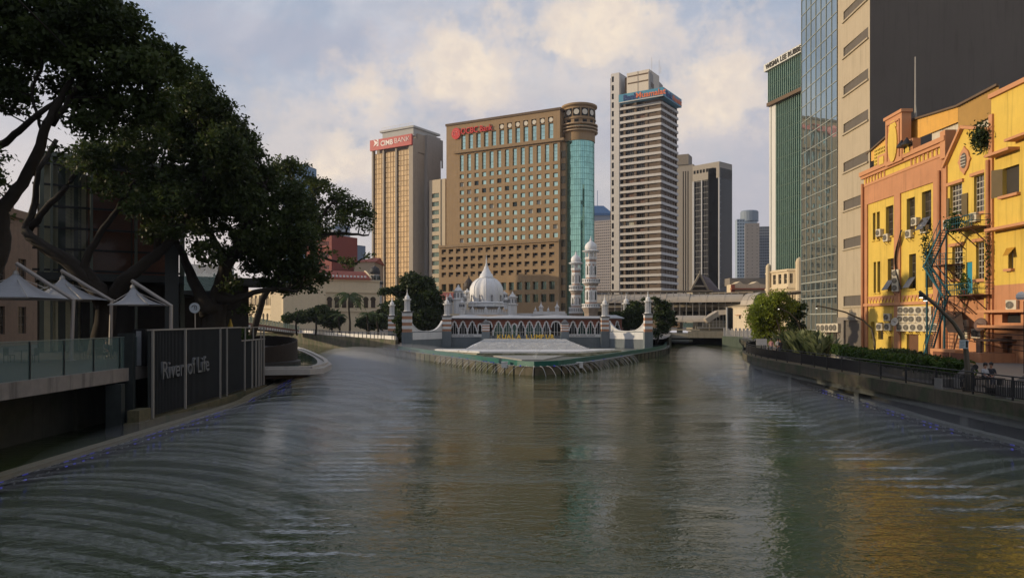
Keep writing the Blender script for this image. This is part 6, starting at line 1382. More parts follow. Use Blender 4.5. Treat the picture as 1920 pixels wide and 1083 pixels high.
# glass pavilion
t = thing('glass_pavilion', 'tall dark glass pavilion with brick panels inside, behind the big trees at left', 'building', W(200, 640, 62)); Fp = Face.px(74, 60, 344, 66.0); Z = lambda px, py: Fp.z(px, py); ztp = Z(200, 305)
GP = mat('pavilion_glass', (.03, .045, .04), .03, .0, var=0, alpha=.28, spec=.4)
b = MB(Fp.M); b.box(0, Fp.w, 0, .06, Z(200, 512), ztp); b.build('glazing', GP, t)
b = MB(Fp.M)
for k in range(6): z = Z(200, 509)+1.72*k; b.box(-.5, Fp.w, -.22, -.002, z-.08, z+.08)
b.build('transoms', M_BLACK, t)
for px, w in ((74, .3), (94, .18), (168.5, .2), (252, .2), (337, .35)): b = MB(Fp.M); u = Fp.u(px); b.box(u, u+w, -.35, .05, 2.6, ztp); b.build('mullion', mat('pavilion_steel', (.10, .115, .09), .5, .3, var=.05), t)
b = MB(Fp.M)
for px, w, c in ((83, .9, 0), (102, .35, 0), (112, 1.0, 1), (126, .6, 0), (138, .7, 1), (150, .6, 0), (300, 1.4, 2)): u = Fp.u(px); b.box(u, u+w, 2.2, 2.5, 2.6, ztp-.3, c)
b.build('columns_and_reflection', [mat('cream_column', (.55, .52, .34), .8), mat('dark_column', (.09, .1, .085), .8), mat('tree_reflection', (.22, .27, .2), .6, var=.6, vscale=1.5)], t)  # last strip paints the trees' reflection in the glass as a green upright
b = MB(Fp.M); b.box(Fp.u(169), Fp.u(250), 1.6, 2.0, Z(200, 520), ztp-.4); b.box(Fp.u(255), Fp.u(336), 2.0, 2.4, Z(200, 520), ztp-1.5); b.build('brick_panel', mat('red_brown_brick', (.24, .09, .05), .85, var=.15, vscale=3), t)
b = MB(Fp.M); b.box(0, Fp.w, 5.5, 6, 2.6, ztp-.3); b.box(Fp.u(166), Fp.u(235), .3, 5, ztp, ztp+1.6); b.build('rear_wall', mat('dim_wall', (.09, .075, .055), .9, var=.2), t)
b = MB(Fp.M); b.box(-.3, Fp.w+.4, -.5, 6, ztp, ztp+.35); b.build('roof', mat('pavilion_steel', ()), t)
b = MB(Fp.M); b.box(-.2, Fp.w+8, -.9, 5, Z(200, 528), Z(200, 514)); b.build('floor_edge', mat('floor_edge_dark', (.035, .04, .038), .6), t)
b = MB(Fp.M); b.box(3, Fp.w+6, 1.5, 4, 2.6, Z(200, 529)); b.build('ground_floor', mat('ground_floor_dark', (.022, .02, .017), .8, var=.4), t)
Fq = Face.px(345, 60, 438, 61.5); t2 = thing('glass_balcony', 'cantilevered glass-sided balcony between the pavilion and the leaning tree trunk', 'balcony', Fq.at(3, 2, 7)); z0, z1 = Fq.z(400, 545), Fq.z(400, 496)
b = MB(Fq.M); b.box(0, Fq.w, 0, 5, z0-.35, z0); b.build('floor', mat('floor_edge_dark', ()), t2); b = MB(Fq.M); b.box(0, Fq.w, 0, .04, z0, z1); b.box(Fq.w, Fq.w+.04, .05, 5, z0, z1); b.build('glass_sides', mat('balcony_glass', (.2, .3, .28), .04, .3, var=0, alpha=.5), t2)
b = MB(Fq.M); b.box(-1.4, -.4, .2, 1.0, DK, z1+3); b.box(Fq.w*.6, Fq.w*.6+.5, 2, 2.5, DK, z0-.35); b.build('column', mat('floor_edge_dark', ()), t2)
# old brick building at the left edge
Fo = Face.px(-90, 66, 76, 82); t = thing('old_building', 'old brown-plastered building with a parapet at the left edge behind the cafe', 'building', Fo.at(3, 2, 2.6)); zt = Fo.z(40, 395); b = MB(Fo.M)
hol = [(3+4.2*i, 4.6+4.2*i, 4.6+5*j, 7.4+5*j) for i in range(int(Fo.w/4.2)) for j in range(2)]
holed_wall(b, -6, Fo.w, 2.6, zt, hol, .3); b.box(-6, Fo.w, -.3, -.003, zt-.9, zt-.6); b.box(-6, Fo.w, .3, 8, zt-.5, zt-.2); b.build('wall', mat('brown_plaster', (.22, .15, .105), .9, var=.15, streak=.3), t); windows(t, Fo, hol, .25, [M_WG, M_WF], 2, 3, .07, key='ob2')
b = MB(Fo.M); b.box(Fo.u(20), Fo.u(26), 0, .6, zt, zt+1.6); b.box(Fo.u(-10), Fo.u(0), 0, .6, zt, zt+1.2); b.build('parapet_block', mat('brown_plaster', ()), t)
# blocks further left, outside the picture, added to keep the near bank in the shade
for i, (x0, x1, y0, y1, h) in enumerate(((-110, -75, -60, -5, 30), (-112, -78, 0, 50, 27))):
    t = thing('office_block', ('plain' if i else 'large') + ' unseen block added for shade left of the cafe terrace, %s' % ('beside the old building' if i else 'nearest the road'), 'building', (x1, y0, 2.6)); F = Face((x1, y1), (x1, y0)); hol = [(2+4*a, 4.6+4*a, 5+4*c, 7.2+4*c) for a in range(int(F.w/4)-1) for c in range(int(h/4)-2)]; b = MB(F.M); holed_wall(b, 0, F.w, 2.6, h, hol, .3); b.box(0, F.w, .35, x1-x0, 2.6, h-.2); b.build('wall', mat('brown_plaster', ()), t); windows(t, F, hol, .25, [M_WG, M_WF], 2, 1, .07, key='ofb')
# cafe parasols on cantilever masts
M_CAN = mat('parasol_cloth', (.33, .34, .36), .8, var=.05)
def cafe_parasol(label, foot, bend, tip, Y, apex, xl, xr, ybase):
    F0 = W(foot[0], foot[1], Y); F0.z = DK; Bn = W(*bend, Y); Tp = W(*tip, Y); t = thing('cafe_parasol', label, 'parasol', F0, 'white cafe parasols on bent masts')
    b = MB(); b.tube([F0, Bn, Tp], .13, 8); b.lathe([(.3, DK), (.3, DK+.05)], F0.x, F0.y, 10); b.build('mast', mat('mast_steel', (.34, .31, .28), .5, .2, var=.05), t)
    A = W(apex[0], apex[1], Y); zb_ = PZ(ybase, Y); hw = (xr-xl)/2/FPX*Y; b = MB(); n = 8; vs = []; fs = []; m = 32
    cx = PX((xl+xr)/2, Y)
    for i in range(n+1):
        k = i/n
        for j in range(m):
            a = 2*math.pi*j/m; q = 1/max(abs(math.cos(a)), abs(math.sin(a))); rr = hw*(k*(1+(q-1)*k*.95)); sag = (A.z-zb_)*(1-k)**1.75
            vs.append((cx*k+A.x*(1-k)+(rr+.05)*math.cos(a), Y+(rr+.05)*math.sin(a), zb_+sag))
    for i in range(n):
        for j in range(m): j2 = (j+1) % m; fs.append((i*m+j, i*m+j2, (i+1)*m+j2, (i+1)*m+j))
    b.add(vs, fs); b.build('canopy', M_CAN, t, smooth=False)
    b = MB(); b.tube([Tp, A+Vector((0, 0, -.02))], .03, 5); b.lathe([(.2, A.z-.1), (.12, A.z+.12)], A.x, A.y, 8); b.build('hanger', M_STEEL, t)
    b = MB(); 
    for j in range(4): a = math.pi/4+j*math.pi/2; b.bar(A+Vector((0, 0, -.25)), (cx+hw*1.35*math.cos(a), Y+hw*1.35*math.sin(a), zb_+.0), .04)
    b.bar((cx-hw, Y-hw, zb_-.05), (cx+hw, Y-hw, zb_-.05), .05); b.bar((cx-hw, Y+hw, zb_-.05), (cx+hw, Y+hw, zb_-.05), .05); b.build('ribs', M_STEEL, t)
cafe_parasol('largest pale cafe parasol, cut by the left edge of the picture', (133, 672), (138, 562), (31, 494), 48, (30, 511), -52, 103, 559)
cafe_parasol('middle pale cafe parasol, between the largest and the small one', (207, 660), (209, 563), (115, 507), 54, (117, 520), 66, 190, 562)
cafe_parasol('smallest pale cafe parasol, farthest from the left edge', (320, 668), (321, 573), (247, 526), 52, (249, 537), 222, 297, 571)
t = thing('round_sign', 'round white sign with a black emblem on a thin pole by the slatted fence', 'sign', W(365, 650, 58)); c = W(365, 577, 58); b = MB(); b.plate([(c.x+.4*math.cos(k*math.pi/12), c.z+.4*math.sin(k*math.pi/12)) for k in range(24)], c.y-.05, c.y+.05); b.build('disc', mat('sign_disc', (.55, .6, .64), .5, var=0), t)
b = MB(); b.tube([(c.x+.2*math.cos(a), c.y-.07, c.z+.2*math.sin(a)) for a in [k*.5-1 for k in range(9)]], .03, 5); b.tube([(c.x-.02, c.y-.07, c.z+.12), (c.x+.06, c.y-.07, c.z-.02), (c.x-.03, c.y-.07, c.z-.14)], .03, 5); b.build('emblem', M_BLACK, t); b = MB(); b.tube([(c.x, c.y+.1, DK), (c.x, c.y+.1, c.z+.2)], .04, 6); b.build('pole', M_STEEL, t)
# cafe tables and chairs on the deck
def table_set(px, Y, k):
    p = W(px, 600, Y); t = thing('cafe_table', 'small dark round cafe table %s' % k, 'table', (p.x, p.y, DK), 'cafe tables on the terrace'); b = MB(); b.lathe([(.4, DK+.72), (.4, DK+.75)], p.x, p.y, 14); b.build('tabletop', M_LDK, t); b = MB(); b.tube([(p.x, p.y, DK+.02), (p.x, p.y, DK+.72)], .03, 6); b.lathe([(.25, DK), (.22, DK+.03)], p.x, p.y, 12); b.build('stem', M_BLACK, t)
    for s in (-1, 1):
        c = thing('cafe_chair', 'dark cafe chair on the %s side of the table %s' % ('left' if s < 0 else 'right', k), 'chair', (p.x+s*.75, p.y, DK), 'cafe chairs on the terrace'); x = p.x+s*.75
        b = MB(); b.box(x-.22, x+.22, p.y-.22, p.y+.22, DK+.43, DK+.47); b.build('seat', M_LDK, c); b = MB(); b.box(x+s*.2-.02, x+s*.2+.02, p.y-.22, p.y+.22, DK+.48, DK+.9); b.build('backrest', M_LDK, c)
        for dx in (-.2, .2):
            for dy in (-.2, .2): b = MB(); b.bar((x+dx, p.y+dy, DK), (x+dx, p.y+dy, DK+.43), .03); b.build('leg', M_BLACK, c)
table_set(40, 46, 'under the largest parasol'); table_set(180, 50, 'under the middle parasol')
# ------------------------------------------------------------------ arcaded white building on the far left bank
M_SW = mat('cream_wall', (.60, .49, .33), .8, var=.06, streak=.15); M_RT = mat('red_tile', ())
t = thing('arcaded_building', 'long cream arcaded colonial building with dark red roof, behind the palms', 'building', W(560, 600, 206)); 
FA = Face.px(425, 238, 533, 202.0); FB = Face.px(533, 202, 561, 206.0); FC = Face.px(561, 214, 712, 226)
def arch_row(F, xs, ya, yb, w, name='arched_window', frame=True):
    for px in xs:
        u = F.u(px); z0, z1 = F.z(px, yb), F.z(px, ya); r = w/2; pts = [(u-r*.75, z0), (u+r*.75, z0), (u+r*.75, z1-r*1.4)]+[(u+r*math.cos(a), z1-r+r*math.sin(a)) for a in [-.5+i*(math.pi+1)/10 for i in range(11)]]+[(u-r*.75, z1-r*1.4)]
        b = MB(F.M); b.plate(pts, -.09, -.02, 0); o = b.build(name, mat('arch_shade', (.05, .035, .022), .9, var=0), t)
        if frame: b = MB(F.M); b.box(u-r*1.35, u-r*.85, -.25, -.03, z0, z1-r*1.3); b.box(u+r*.85, u+r*1.35, -.25, -.03, z0, z1-r*1.3); b.split('jamb', M_SW, o)
b = MB(FA.M); b.box(0, FA.w, 0, 12, 2.6, FA.z(500, 541)); b.box(FA.u(513), FA.w, -.3, -.003, 2.6, FA.z(525, 534)+.6); b.box(FA.u(513), FA.w, 0, 6, FA.z(500, 541), FA.z(525, 534)+.6); b.box(0, FA.u(512.8), -.3, -.004, FA.z(500, 547), FA.z(500, 544)); b.box(0, FA.u(512.8), -.35, -.005, FA.z(500, 579), FA.z(500, 573.5)); b.build('wing_wall', M_SW, t)
arch_row(FA, [450, 457.5, 465, 472.5, 480, 487.5, 495, 502, 509], 553, 572, 1.45); arch_row(FA, [463, 471, 479, 486.5, 494, 501.5, 509], 587, 602, 1.3, frame=False); arch_row(FA, [522], 569, 583, 1.0, frame=False)
b = MB(FB.M); b.box(0, FB.w, .0, 6, 2.6, FB.z(540, 541)); b.build('corner_wall', M_SW, t); arch_row(FB, [545], 568, 586, 1.1, frame=False)
b = MB(FC.M); zc = FC.z(620, 545); b.box(0, FC.w, 0, 12, 2.6, FC.z(620, 523)); b.box(0, FC.w, -.4, -.003, FC.z(620, 548), FC.z(620, 545)); b.box(0, FC.w, -.3, -.003, FC.z(620, 526), FC.z(620, 523)); b.box(0, FC.w, -.35, -.004, FC.z(620, 584), FC.z(620, 577)); b.build('main_wall', M_SW, t)
arch_row(FC, [577+13.6*i for i in range(10)], 556, 577, 1.7)
b = MB(FC.M); n = 8; u0, u1 = FC.u(566), FC.u(694); zr0, zr1 = FC.z(620, 521), FC.z(620, 505); pts = [(-.8+(6)*math.sin(i*math.pi/2/n), zr0+(zr1-zr0)*math.sin(min(1, i/n*1.2)*math.pi/2)) for i in range(n+1)]
vs = [(u, y, z) for u in (u0, u1) for y, z in pts]; b.add(vs, [(i, n+1+i, n+2+i, i+1) for i in range(n)]); b.box(u0, u1, -.9, -.7, zr0-.3, zr0+.1); b.build('roof', M_RT, t)
b = MB(FC.M)
for i in range(17): u = u0+1.2+(u1-u0-2)*i/17; b.box(u, u+.5, -.55, -.35, zr0+.35, zr0+.9)
b.split('roof_vent', M_MQW, t); b = MB(FC.M); b.tube([(u1+.1, y, z+.1) for y, z in pts], .3, 6); b.build('gable_band', M_SW, t)
# ================================================================== plants
def leafmat(name, c1, c2, tr=.35):
    m = bpy.data.materials.new(name); m.use_nodes = True; T = NT(m.node_tree); p = T.n['Principled BSDF']; out = T.n['Material Output']
    geo = T.new('ShaderNodeNewGeometry'); rnd = geo.outputs['Random Per Island']
    c = T.mix(rnd, c1, c2); c = T.mix(T.ramp(T.noise(geo.outputs['Position'], .8, 2), .4, .62, 0, .8), c, tuple(v*.55 for v in c1))
    T.put(p.inputs['Base Color'], c); p.inputs['Roughness'].default_value = .55; p.inputs['Specular IOR Level'].default_value = .25
    tb = T.new('ShaderNodeBsdfTranslucent'); T.put(tb.inputs[0], c); mx = T.new('ShaderNodeMixShader'); mx.inputs[0].default_value = tr
    T.l.new(p.outputs[0], mx.inputs[1]); T.l.new(tb.outputs[0], mx.inputs[2]); T.l.new(mx.outputs[0], out.inputs[0]); return m
LM_A = leafmat('dark_leaf', (.042, .066, .016), (.075, .098, .026)); LM_C = leafmat('mid_leaf', (.055, .085, .02), (.10, .12, .03)); LM_D = leafmat('distant_leaf', (.030, .055, .016), (.06, .085, .022)); LM_F = leafmat('feathery_leaf', (.20, .27, .03), (.31, .36, .05), .45); LM_P = leafmat('palm_leaf', (.05, .085, .02), (.10, .13, .035)); LM_H = leafmat('hedge_leaf', (.035, .075, .012), (.07, .12, .02)); LM_B = leafmat('pale_blade', (.10, .14, .06), (.24, .26, .13))
M_BARK = mat('bark', (.026, .020, .014), .95, var=.25, vscale=3, bump=.6, bscale=9)
def leaf_object(name, pts, size, m, parent, elong=1.8, droop=0.0, kind=None, along=None):
    """pts: N x 3 leaf centres -> one mesh of small folded leaves"""
    n = len(pts); d = RNG.normal(size=(n, 3)); d[:, 2] -= droop
    if along is not None: d = d*.12+along
    d /= np.linalg.norm(d, axis=1)[:, None]; r = RNG.normal(size=(n, 3)); s = np.cross(d, r); s /= np.linalg.norm(s, axis=1)[:, None]
    sz = size*(.6+.8*RNG.random(n))[:, None]; L = d*sz*elong/2; Wd = s*sz/2; nn = np.cross(d, s)*sz*.18
    v = np.stack([pts-L, pts+Wd+nn, pts+L, pts-Wd+nn], 1).reshape(-1, 3)
    o_ = ORIG.get(parent.name, Vector()) if parent is not None else Vector(); v = v-np.array(o_)
    me = bpy.data.meshes.new(name); me.vertices.add(4*n); me.vertices.foreach_set('co', v.astype(np.float32).ravel()); me.loops.add(4*n); me.loops.foreach_set('vertex_index', np.arange(4*n, dtype=np.int32))
    me.polygons.add(n); me.polygons.foreach_set('loop_start', np.arange(n, dtype=np.int32)*4); me.polygons.foreach_set('loop_total', np.full(n, 4, np.int32)); me.materials.append(m); me.update(calc_edges=True)
    ob = bpy.data.objects.new(name, me); COL.objects.link(ob)
    if parent is not None: ob.parent = parent; ORIG[ob.name] = o_
    if kind: ob['kind'] = kind
    return ob
def blob_points(blobs, per, sigma, shell=.55, squash=.8):
    """blobs: (centre, radius, density) ; clustered points, thinner towards the inside"""
    out = []
    for c, r, dn in blobs:
        nc = max(3, int(per*dn*r*r)); d = RNG.normal(size=(nc, 3)); d /= np.linalg.norm(d, axis=1)[:, None]; rad = r*(shell+(1-shell)*RNG.random(nc))**.7*(.75+.35*RNG.random(nc)); cc = np.array(c)+d*rad[:, None]*np.array([1, 1, squash])
        k = 16; q = np.repeat(cc, k, 0)+RNG.normal(size=(nc*k, 3))*sigma*np.array([1, 1, .6]); out.append(q)
    return np.concatenate(out)
def tree(name, label, Y, base, limbs, blobs, leafm, per, sigma, leaf, spread=1.0, group=None, cat='tree', zbase=None, auto=True, squash=.8, extra=()):
    """blobs: (px, py, radius px, density, depth offset)"""
    p0 = W(base[0], base[1], Y); zb = p0.z if zbase is None else zbase; t = thing(name, label, cat, (p0.x, p0.y, zb), group); rnd = random.Random(len(label)); k = Y/FPX
    B = []
    for q in blobs:
        px, py, r = q[:3]; dn = q[3] if len(q) > 3 else 1; dy = q[4] if len(q) > 4 else rnd.uniform(-1, 1)*spread
        c = W(px, py, Y); c.y += dy; B.append((tuple(c), r*k, dn))
    B += list(extra)
    tb = MB(); nodes = []
    for ln in limbs:
        pts = [W(x, y, Y)+Vector((0, rnd.uniform(-.2, .2)*spread, 0)) for x, y, r in ln]; rs = [r*k for _, _, r in ln]
        if ln is limbs[0] and zbase is not None: pts[0].z = zbase-.2
        # subdivide with a little wobble so that limbs look grown
        P, Q = [], []
        for (a, ra), (c, rc) in zip(zip(pts, rs), zip(pts[1:], rs[1:])):
            for i in range(4): s = i/4; w = (c-a).length*.035; P.append(a.lerp(c, s)+Vector((rnd.uniform(-w, w), rnd.uniform(-w, w), rnd.uniform(-w, w)))*(1 if i else .3)); Q.append(ra+(rc-ra)*s)
        P.append(pts[-1]); Q.append(rs[-1]); tb.tube(P, Q, 8); nodes += list(zip(P, Q))
    if auto:
        for c, r, dn in B:
            c = Vector(c); near = min(nodes, key=lambda nq: (nq[0]-c).length+(0 if nq[0].z < c.z+.5 else 2)); a, ra = near; ra = min(ra*.6, .12*k*14)
            m1 = a.lerp(c, .5)+Vector((rnd.uniform(-1, 1), rnd.uniform(-1, 1), rnd.uniform(-.3, .9)))*r*.25; tb.tube([a, m1, c], [ra, ra*.7, ra*.4], 6)
            for j in range(5):
                d = Vector((rnd.gauss(0, 1), rnd.gauss(0, 1), rnd.gauss(.3, .7))).normalized()*r*.85; s = m1.lerp(c, rnd.uniform(.4, 1)); tb.tube([s, s+d*.5+Vector((0, 0, .08*r)), s+d], [ra*.4, ra*.25, ra*.08], 4, caps=False)
    tb.build('trunk', M_BARK, t, smooth=True, recalc=False)
    leaf_object('crown', blob_points(B, per, sigma, squash=squash), leaf, leafm, t); return t
# ---- the big trees on the left bank
tree('rain_tree', 'nearest huge dark tree, its crown filling the top left corner', 31, (-40, 620), [
    [(-45, 640, 30), (-35, 540, 26), (-12, 460, 24), (8, 395, 13), (45, 345, 11), (80, 290, 10), (98, 235, 8), (115, 190, 6), (160, 120, 4)], [(-60, 300, 9), (0, 264, 7), (45, 240, 6), (85, 215, 5), (130, 170, 4), (180, 150, 3)], [(66, 330, 3), (70, 250, 3), (62, 180, 3), (90, 120, 3)], [(98, 235, 6), (150, 170, 5), (220, 110, 3), (260, 70, 2)]],
    [(-30, 20, 90), (40, 0, 80), (110, 10, 75), (180, 30, 70), (232, 62, 56), (275, 92, 46), (60, 70, 60), (130, 90, 65), (200, 120, 65), (258, 140, 50), (300, 150, 42), (10, 120, 50), (90, 145, 42, .9), (160, 180, 50), (230, 195, 48), (300, 205, 40), (22, 175, 26, .6), (30, 215, 16, .4), (125, 225, 30, .7), (200, 240, 36, .8), (10, 290, 14, .4), (60, 265, 14, .35), (20, 345, 12, .35), (-40, 150, 50), (216, 24, 36), (300, 118, 30)],
    LM_A, 66, .21, .13, 2.0, zbase=2.6, extra=[((-22, 22, 14), 5, .6), ((-26, 27, 15), 5, .6), ((-30, 36, 13), 5, .6), ((-20, 18, 15), 4, .5), ((-24, 9, 16), 5.5, .4), ((-33, 13, 15), 6, .4), ((-36, 24, 16), 6, .4), ((-44, 34, 16), 6.5, .4), ((-38, 45, 15), 6, .4), ((-16, 7, 17), 5, .4), ((-47, 52, 15), 6, .4)])  # extra clumps lie out of view, added to shade the deck and near water
tree('rain_tree', 'tree with forking bare dark limbs in front of the glass pavilion', 57, (215, 640), [
    [(190, 650, 20), (200, 575, 19), (190, 545, 17), (130, 487, 13), (60, 445, 9), (44, 430, 8), (58, 380, 6), (82, 320, 5), (100, 260, 4)], [(44, 430, 8), (85, 392, 6), (128, 352, 5), (150, 300, 4), (185, 270, 3)], [(190, 545, 14), (165, 500, 8), (188, 440, 6), (225, 395, 5), (255, 340, 4)], [(205, 560, 16), (245, 520, 12), (290, 478, 10), (322, 440, 8), (350, 405, 6), (372, 350, 5), (395, 290, 3)], [(290, 478, 7), (294, 430, 5), (285, 380, 4), (300, 330, 3)]],
    [(330, 165, 40), (365, 185, 40), (395, 215, 40), (420, 250, 40), (445, 285, 36), (350, 235, 50), (300, 220, 50), (400, 280, 50), (340, 290, 55), (280, 280, 50), (225, 270, 42, .9), (180, 285, 30, .7), (440, 325, 36), (380, 340, 50), (310, 350, 45), (250, 335, 32, .8), (350, 385, 36, .8), (415, 370, 44), (205, 330, 18, .5), (300, 395, 30, .8), (385, 200, 30), (460, 305, 34), (420, 305, 42), (230, 355, 34, .8), (200, 300, 36), (150, 292, 30, .8), (115, 300, 20, .7), (270, 400, 26, .6), (345, 430, 30, .7), (330, 250, 50), (352, 140, 30), (385, 172, 30), (418, 208, 28), (446, 240, 26), (464, 268, 22), (320, 120, 30)],
    LM_A, 33, .29, .18, 3.2, zbase=2.6)
tree('rain_tree', 'leaning tree with a thick dark trunk rising behind the slatted fence', 60, (400, 640), [
    [(392, 640, 26), (398, 590, 22), (412, 545, 17), (428, 500, 12), (450, 450, 9), (478, 400, 6), (500, 350, 4)], [(398, 590, 18), (370, 545, 11), (352, 500, 8), (330, 455, 6), (322, 420, 4)], [(428, 500, 8), (400, 450, 6), (380, 400, 4)], [(412, 560, 12), (446, 562, 8), (480, 548, 5), (520, 540, 4), (560, 548, 2)], [(436, 480, 7), (490, 455, 5), (530, 430, 4), (560, 400, 3)]],
    [(455, 330, 38), (485, 325, 26), (500, 355, 30), (430, 370, 46), (480, 390, 46), (525, 385, 36), (550, 365, 28), (575, 400, 28), (500, 430, 46), (545, 430, 42), (450, 435, 46), (400, 420, 38), (520, 480, 42), (560, 470, 34), (470, 480, 42), (425, 480, 34, .8), (555, 515, 30), (470, 355, 40), (410, 330, 46), (395, 385, 46), (345, 395, 40), (310, 440, 26, .7), (500, 455, 42), (476, 292, 22), (460, 305, 28), (500, 318, 20), (580, 500, 22), (525, 525, 32), (490, 520, 28, .8), (590, 520, 16), (380, 470, 26, .6), (350, 430, 24, .5), (455, 580, 16, .5), (440, 530, 22, .5), (400, 520, 20, .5), (590, 440, 18), (560, 540, 16, .8)],
    LM_A, 31, .30, .18, 3.2, zbase=2.6)
tree('rain_tree', 'lighter spreading tree farther off, reaching towards the golden tower', 88, (570, 610), [
    [(468, 612, 7), (490, 560, 6), (540, 500, 5), (580, 450, 4), (600, 410, 3), (625, 380, 2)], [(575, 458, 5), (610, 440, 4), (650, 438, 3), (690, 440, 1.5)], [(556, 500, 5), (590, 478, 3), (630, 490, 2), (662, 495, 2), (690, 478, 1)], [(560, 470, 4), (545, 400, 3), (530, 350, 2)], [(600, 420, 3), (570, 370, 2), (548, 335, 2)]],
    [(515, 318, 20), (540, 315, 22), (562, 322, 22), (580, 345, 22), (600, 355, 24), (625, 360, 20), (640, 378, 24), (665, 385, 20), (684, 398, 16), (530, 345, 26), (590, 385, 24, .8), (620, 400, 26, .7), (655, 412, 20, .8), (682, 425, 14, .7), (560, 375, 26), (600, 425, 22, .6), (575, 410, 24), (640, 435, 12, .5), (662, 494, 10), (648, 492, 7), (692, 479, 5, .8), (615, 470, 12, .4), (585, 440, 24), (690, 410, 8)],
    LM_C, 20, .34, .20, 2.5, zbase=2.6)
# ---- mid distance trees
tree('broadleaf_tree', 'dense dark trees between the golden tower and the mosque pylons', 152, (790, 625), [[(790, 628, 4), (788, 590, 4), (780, 555, 3), (772, 530, 2)], [(788, 600, 3), (805, 570, 2), (815, 555, 2)]],
    [(772, 528, 22), (795, 535, 22), (760, 548, 24), (790, 560, 28), (812, 558, 20), (742, 545, 12), (728, 548, 9), (770, 580, 30), (800, 590, 28), (820, 580, 16), (750, 590, 24), (735, 575, 14), (780, 607, 24), (822, 600, 12), (810, 612, 14), (752, 612, 14)], LM_D, 30, .35, .32, 3.5, zbase=2.6)
tree('climbing_shrub', 'small bushy shrub hanging over the wall between the two left pylons', 131, (747, 630), [[(748, 640, 1.5), (748, 615, 1)]], [(747, 600, 9), (750, 615, 10), (746, 628, 8), (752, 590, 6), (752, 636, 6)], LM_D, 40, .22, .24, .6, zbase=2.0, cat='shrub')
for (px, bl, lb) in ((592, [(590, 586, 14), (604, 580, 10), (578, 592, 12), (598, 596, 14), (612, 594, 10)], 'round green tree in front of the cream arcades'), (556, [(556, 590, 10), (545, 594, 8), (566, 598, 10), (540, 600, 8)], 'small green tree at the corner of the cream building'), (622, [(624, 592, 12), (634, 600, 12), (612, 602, 10), (622, 606, 12)], 'low bushy tree just left of the tall palm'), (690, [(680, 604, 12), (700, 598, 14), (716, 590, 14), (716, 606, 14), (690, 610, 10), (728, 575, 12)], 'leafy clump right of the tall palm')):
    tree('broadleaf_tree', lb, 178, (px, 624), [[(px, 624, 2), (px, 600, 1.5), (px+2, 585, 1)]], bl, LM_D, 22, .4, .40, 2, group='trees along the far left bank', zbase=2.6)
tree('broadleaf_tree', 'leafy tree behind the right curved parapet of the mosque', 148, (1188, 625), [[(1190, 628, 2), (1190, 600, 2), (1192, 575, 1.5)]], [(1190, 575, 14), (1185, 590, 18), (1200, 585, 16), (1180, 605, 16), (1200, 605, 16), (1162, 590, 10), (1158, 600, 12)], LM_D, 30, .3, .3, 2, zbase=2.6)
tree('broadleaf_tree', 'loose leafy tree just right of the rightmost pylon', 133, (1238, 632), [[(1232, 640, 2), (1238, 610, 2), (1240, 580, 1.5)]], [(1240, 575, 14, .8), (1225, 562, 8, .7), (1210, 560, 5, .6), (1250, 590, 12, .8), (1236, 596, 14, .8), (1252, 570, 9, .7), (1240, 615, 12, .8), (1258, 605, 9, .7), (1262, 597, 7, .6), (1228, 625, 10, .6)], LM_D, 30, .3, .26, 1.5, zbase=2.0)
tree('bamboo_tree', 'bright yellow-green feathery tree on the right bank by the station', 93, (1442, 652), [[(1442, 655, 3), (1443, 620, 2.5), (1440, 590, 2), (1445, 560, 1)], [(1445, 620, 2), (1462, 590, 1.5), (1470, 570, 1)]],
    [(1445, 560, 16), (1428, 568, 14), (1462, 562, 16), (1418, 585, 16), (1440, 585, 22), (1465, 585, 18), (1415, 602, 14), (1435, 608, 20), (1458, 610, 18), (1425, 622, 14), (1445, 632, 14), (1478, 575, 12), (1412, 590, 10), (1405, 600, 6, .6)], LM_F, 70, .24, .13, 1.2, zbase=GZ, squash=1.15)
tree('broadleaf_tree', 'darker green tree right behind the feathery tree', 100, (1490, 655), [[(1488, 655, 2), (1486, 610, 2), (1490, 575, 1)]], [(1488, 572, 12), (1478, 590, 14), (1498, 590, 12), (1490, 608, 14), (1480, 622, 12, .7), (1502, 575, 8), (1500, 615, 10, .6)], LM_D, 45, .25, .2, 1, zbase=GZ)
# pale bare stems under it
# ---- palms
def palm(label, px, Y, py_crown, frond, n, zb=2.6, stem=1.0, group='palms'):
    c = W(px, py_crown, Y); t = thing('palm_tree', label, 'palm', (c.x, c.y, zb), group); rnd = random.Random(int(px)); b = MB(); b.tube([(c.x+.15*math.sin(i), c.y, zb+(c.z-zb)*i/6) for i in range(7)], [.28*stem-.02*i for i in range(7)], 7); b.build('trunk', M_BARK, t)
    pts = MB()
    for k in range(n):
        a = 2*math.pi*k/n+rnd.uniform(-.2, .2); el = rnd.uniform(.1, 1.2); L = frond*rnd.uniform(.8, 1.1); d = Vector((math.cos(a), math.sin(a), 0)); s = Vector((-d.y, d.x, 0)); prev = c.copy(); 
        for i in range(1, 13):
            q = i/12; p = c+d*L*q*math.cos(el*(1-q*.6))+Vector((0, 0, L*(math.sin(el)*q-1.05*q*q*.9))); 
            for sg in (-1, 1):
                w = L*.20*math.sin(math.pi*min(1, q*.92+.06)); e = p+s*sg*w+Vector((0, 0, -w*.7))+d*w*.4; pts.add([prev, p, e], [(0, 1, 2)])
            prev = p
    pts.build('fronds', LM_P, t, recalc=False)
palm('tall palm with drooping fronds in front of the cream arcades', 655, 168, 556, 5.0, 16); palm('short palm right of the tall palm, nearer the dark trees', 690, 158, 590, 3.2, 12); palm('yellowish short palm at the foot of the black-domed tower', 708, 160, 592, 3.0, 12); palm('small dark palm left of the tall palm', 636, 175, 592, 3.0, 11)
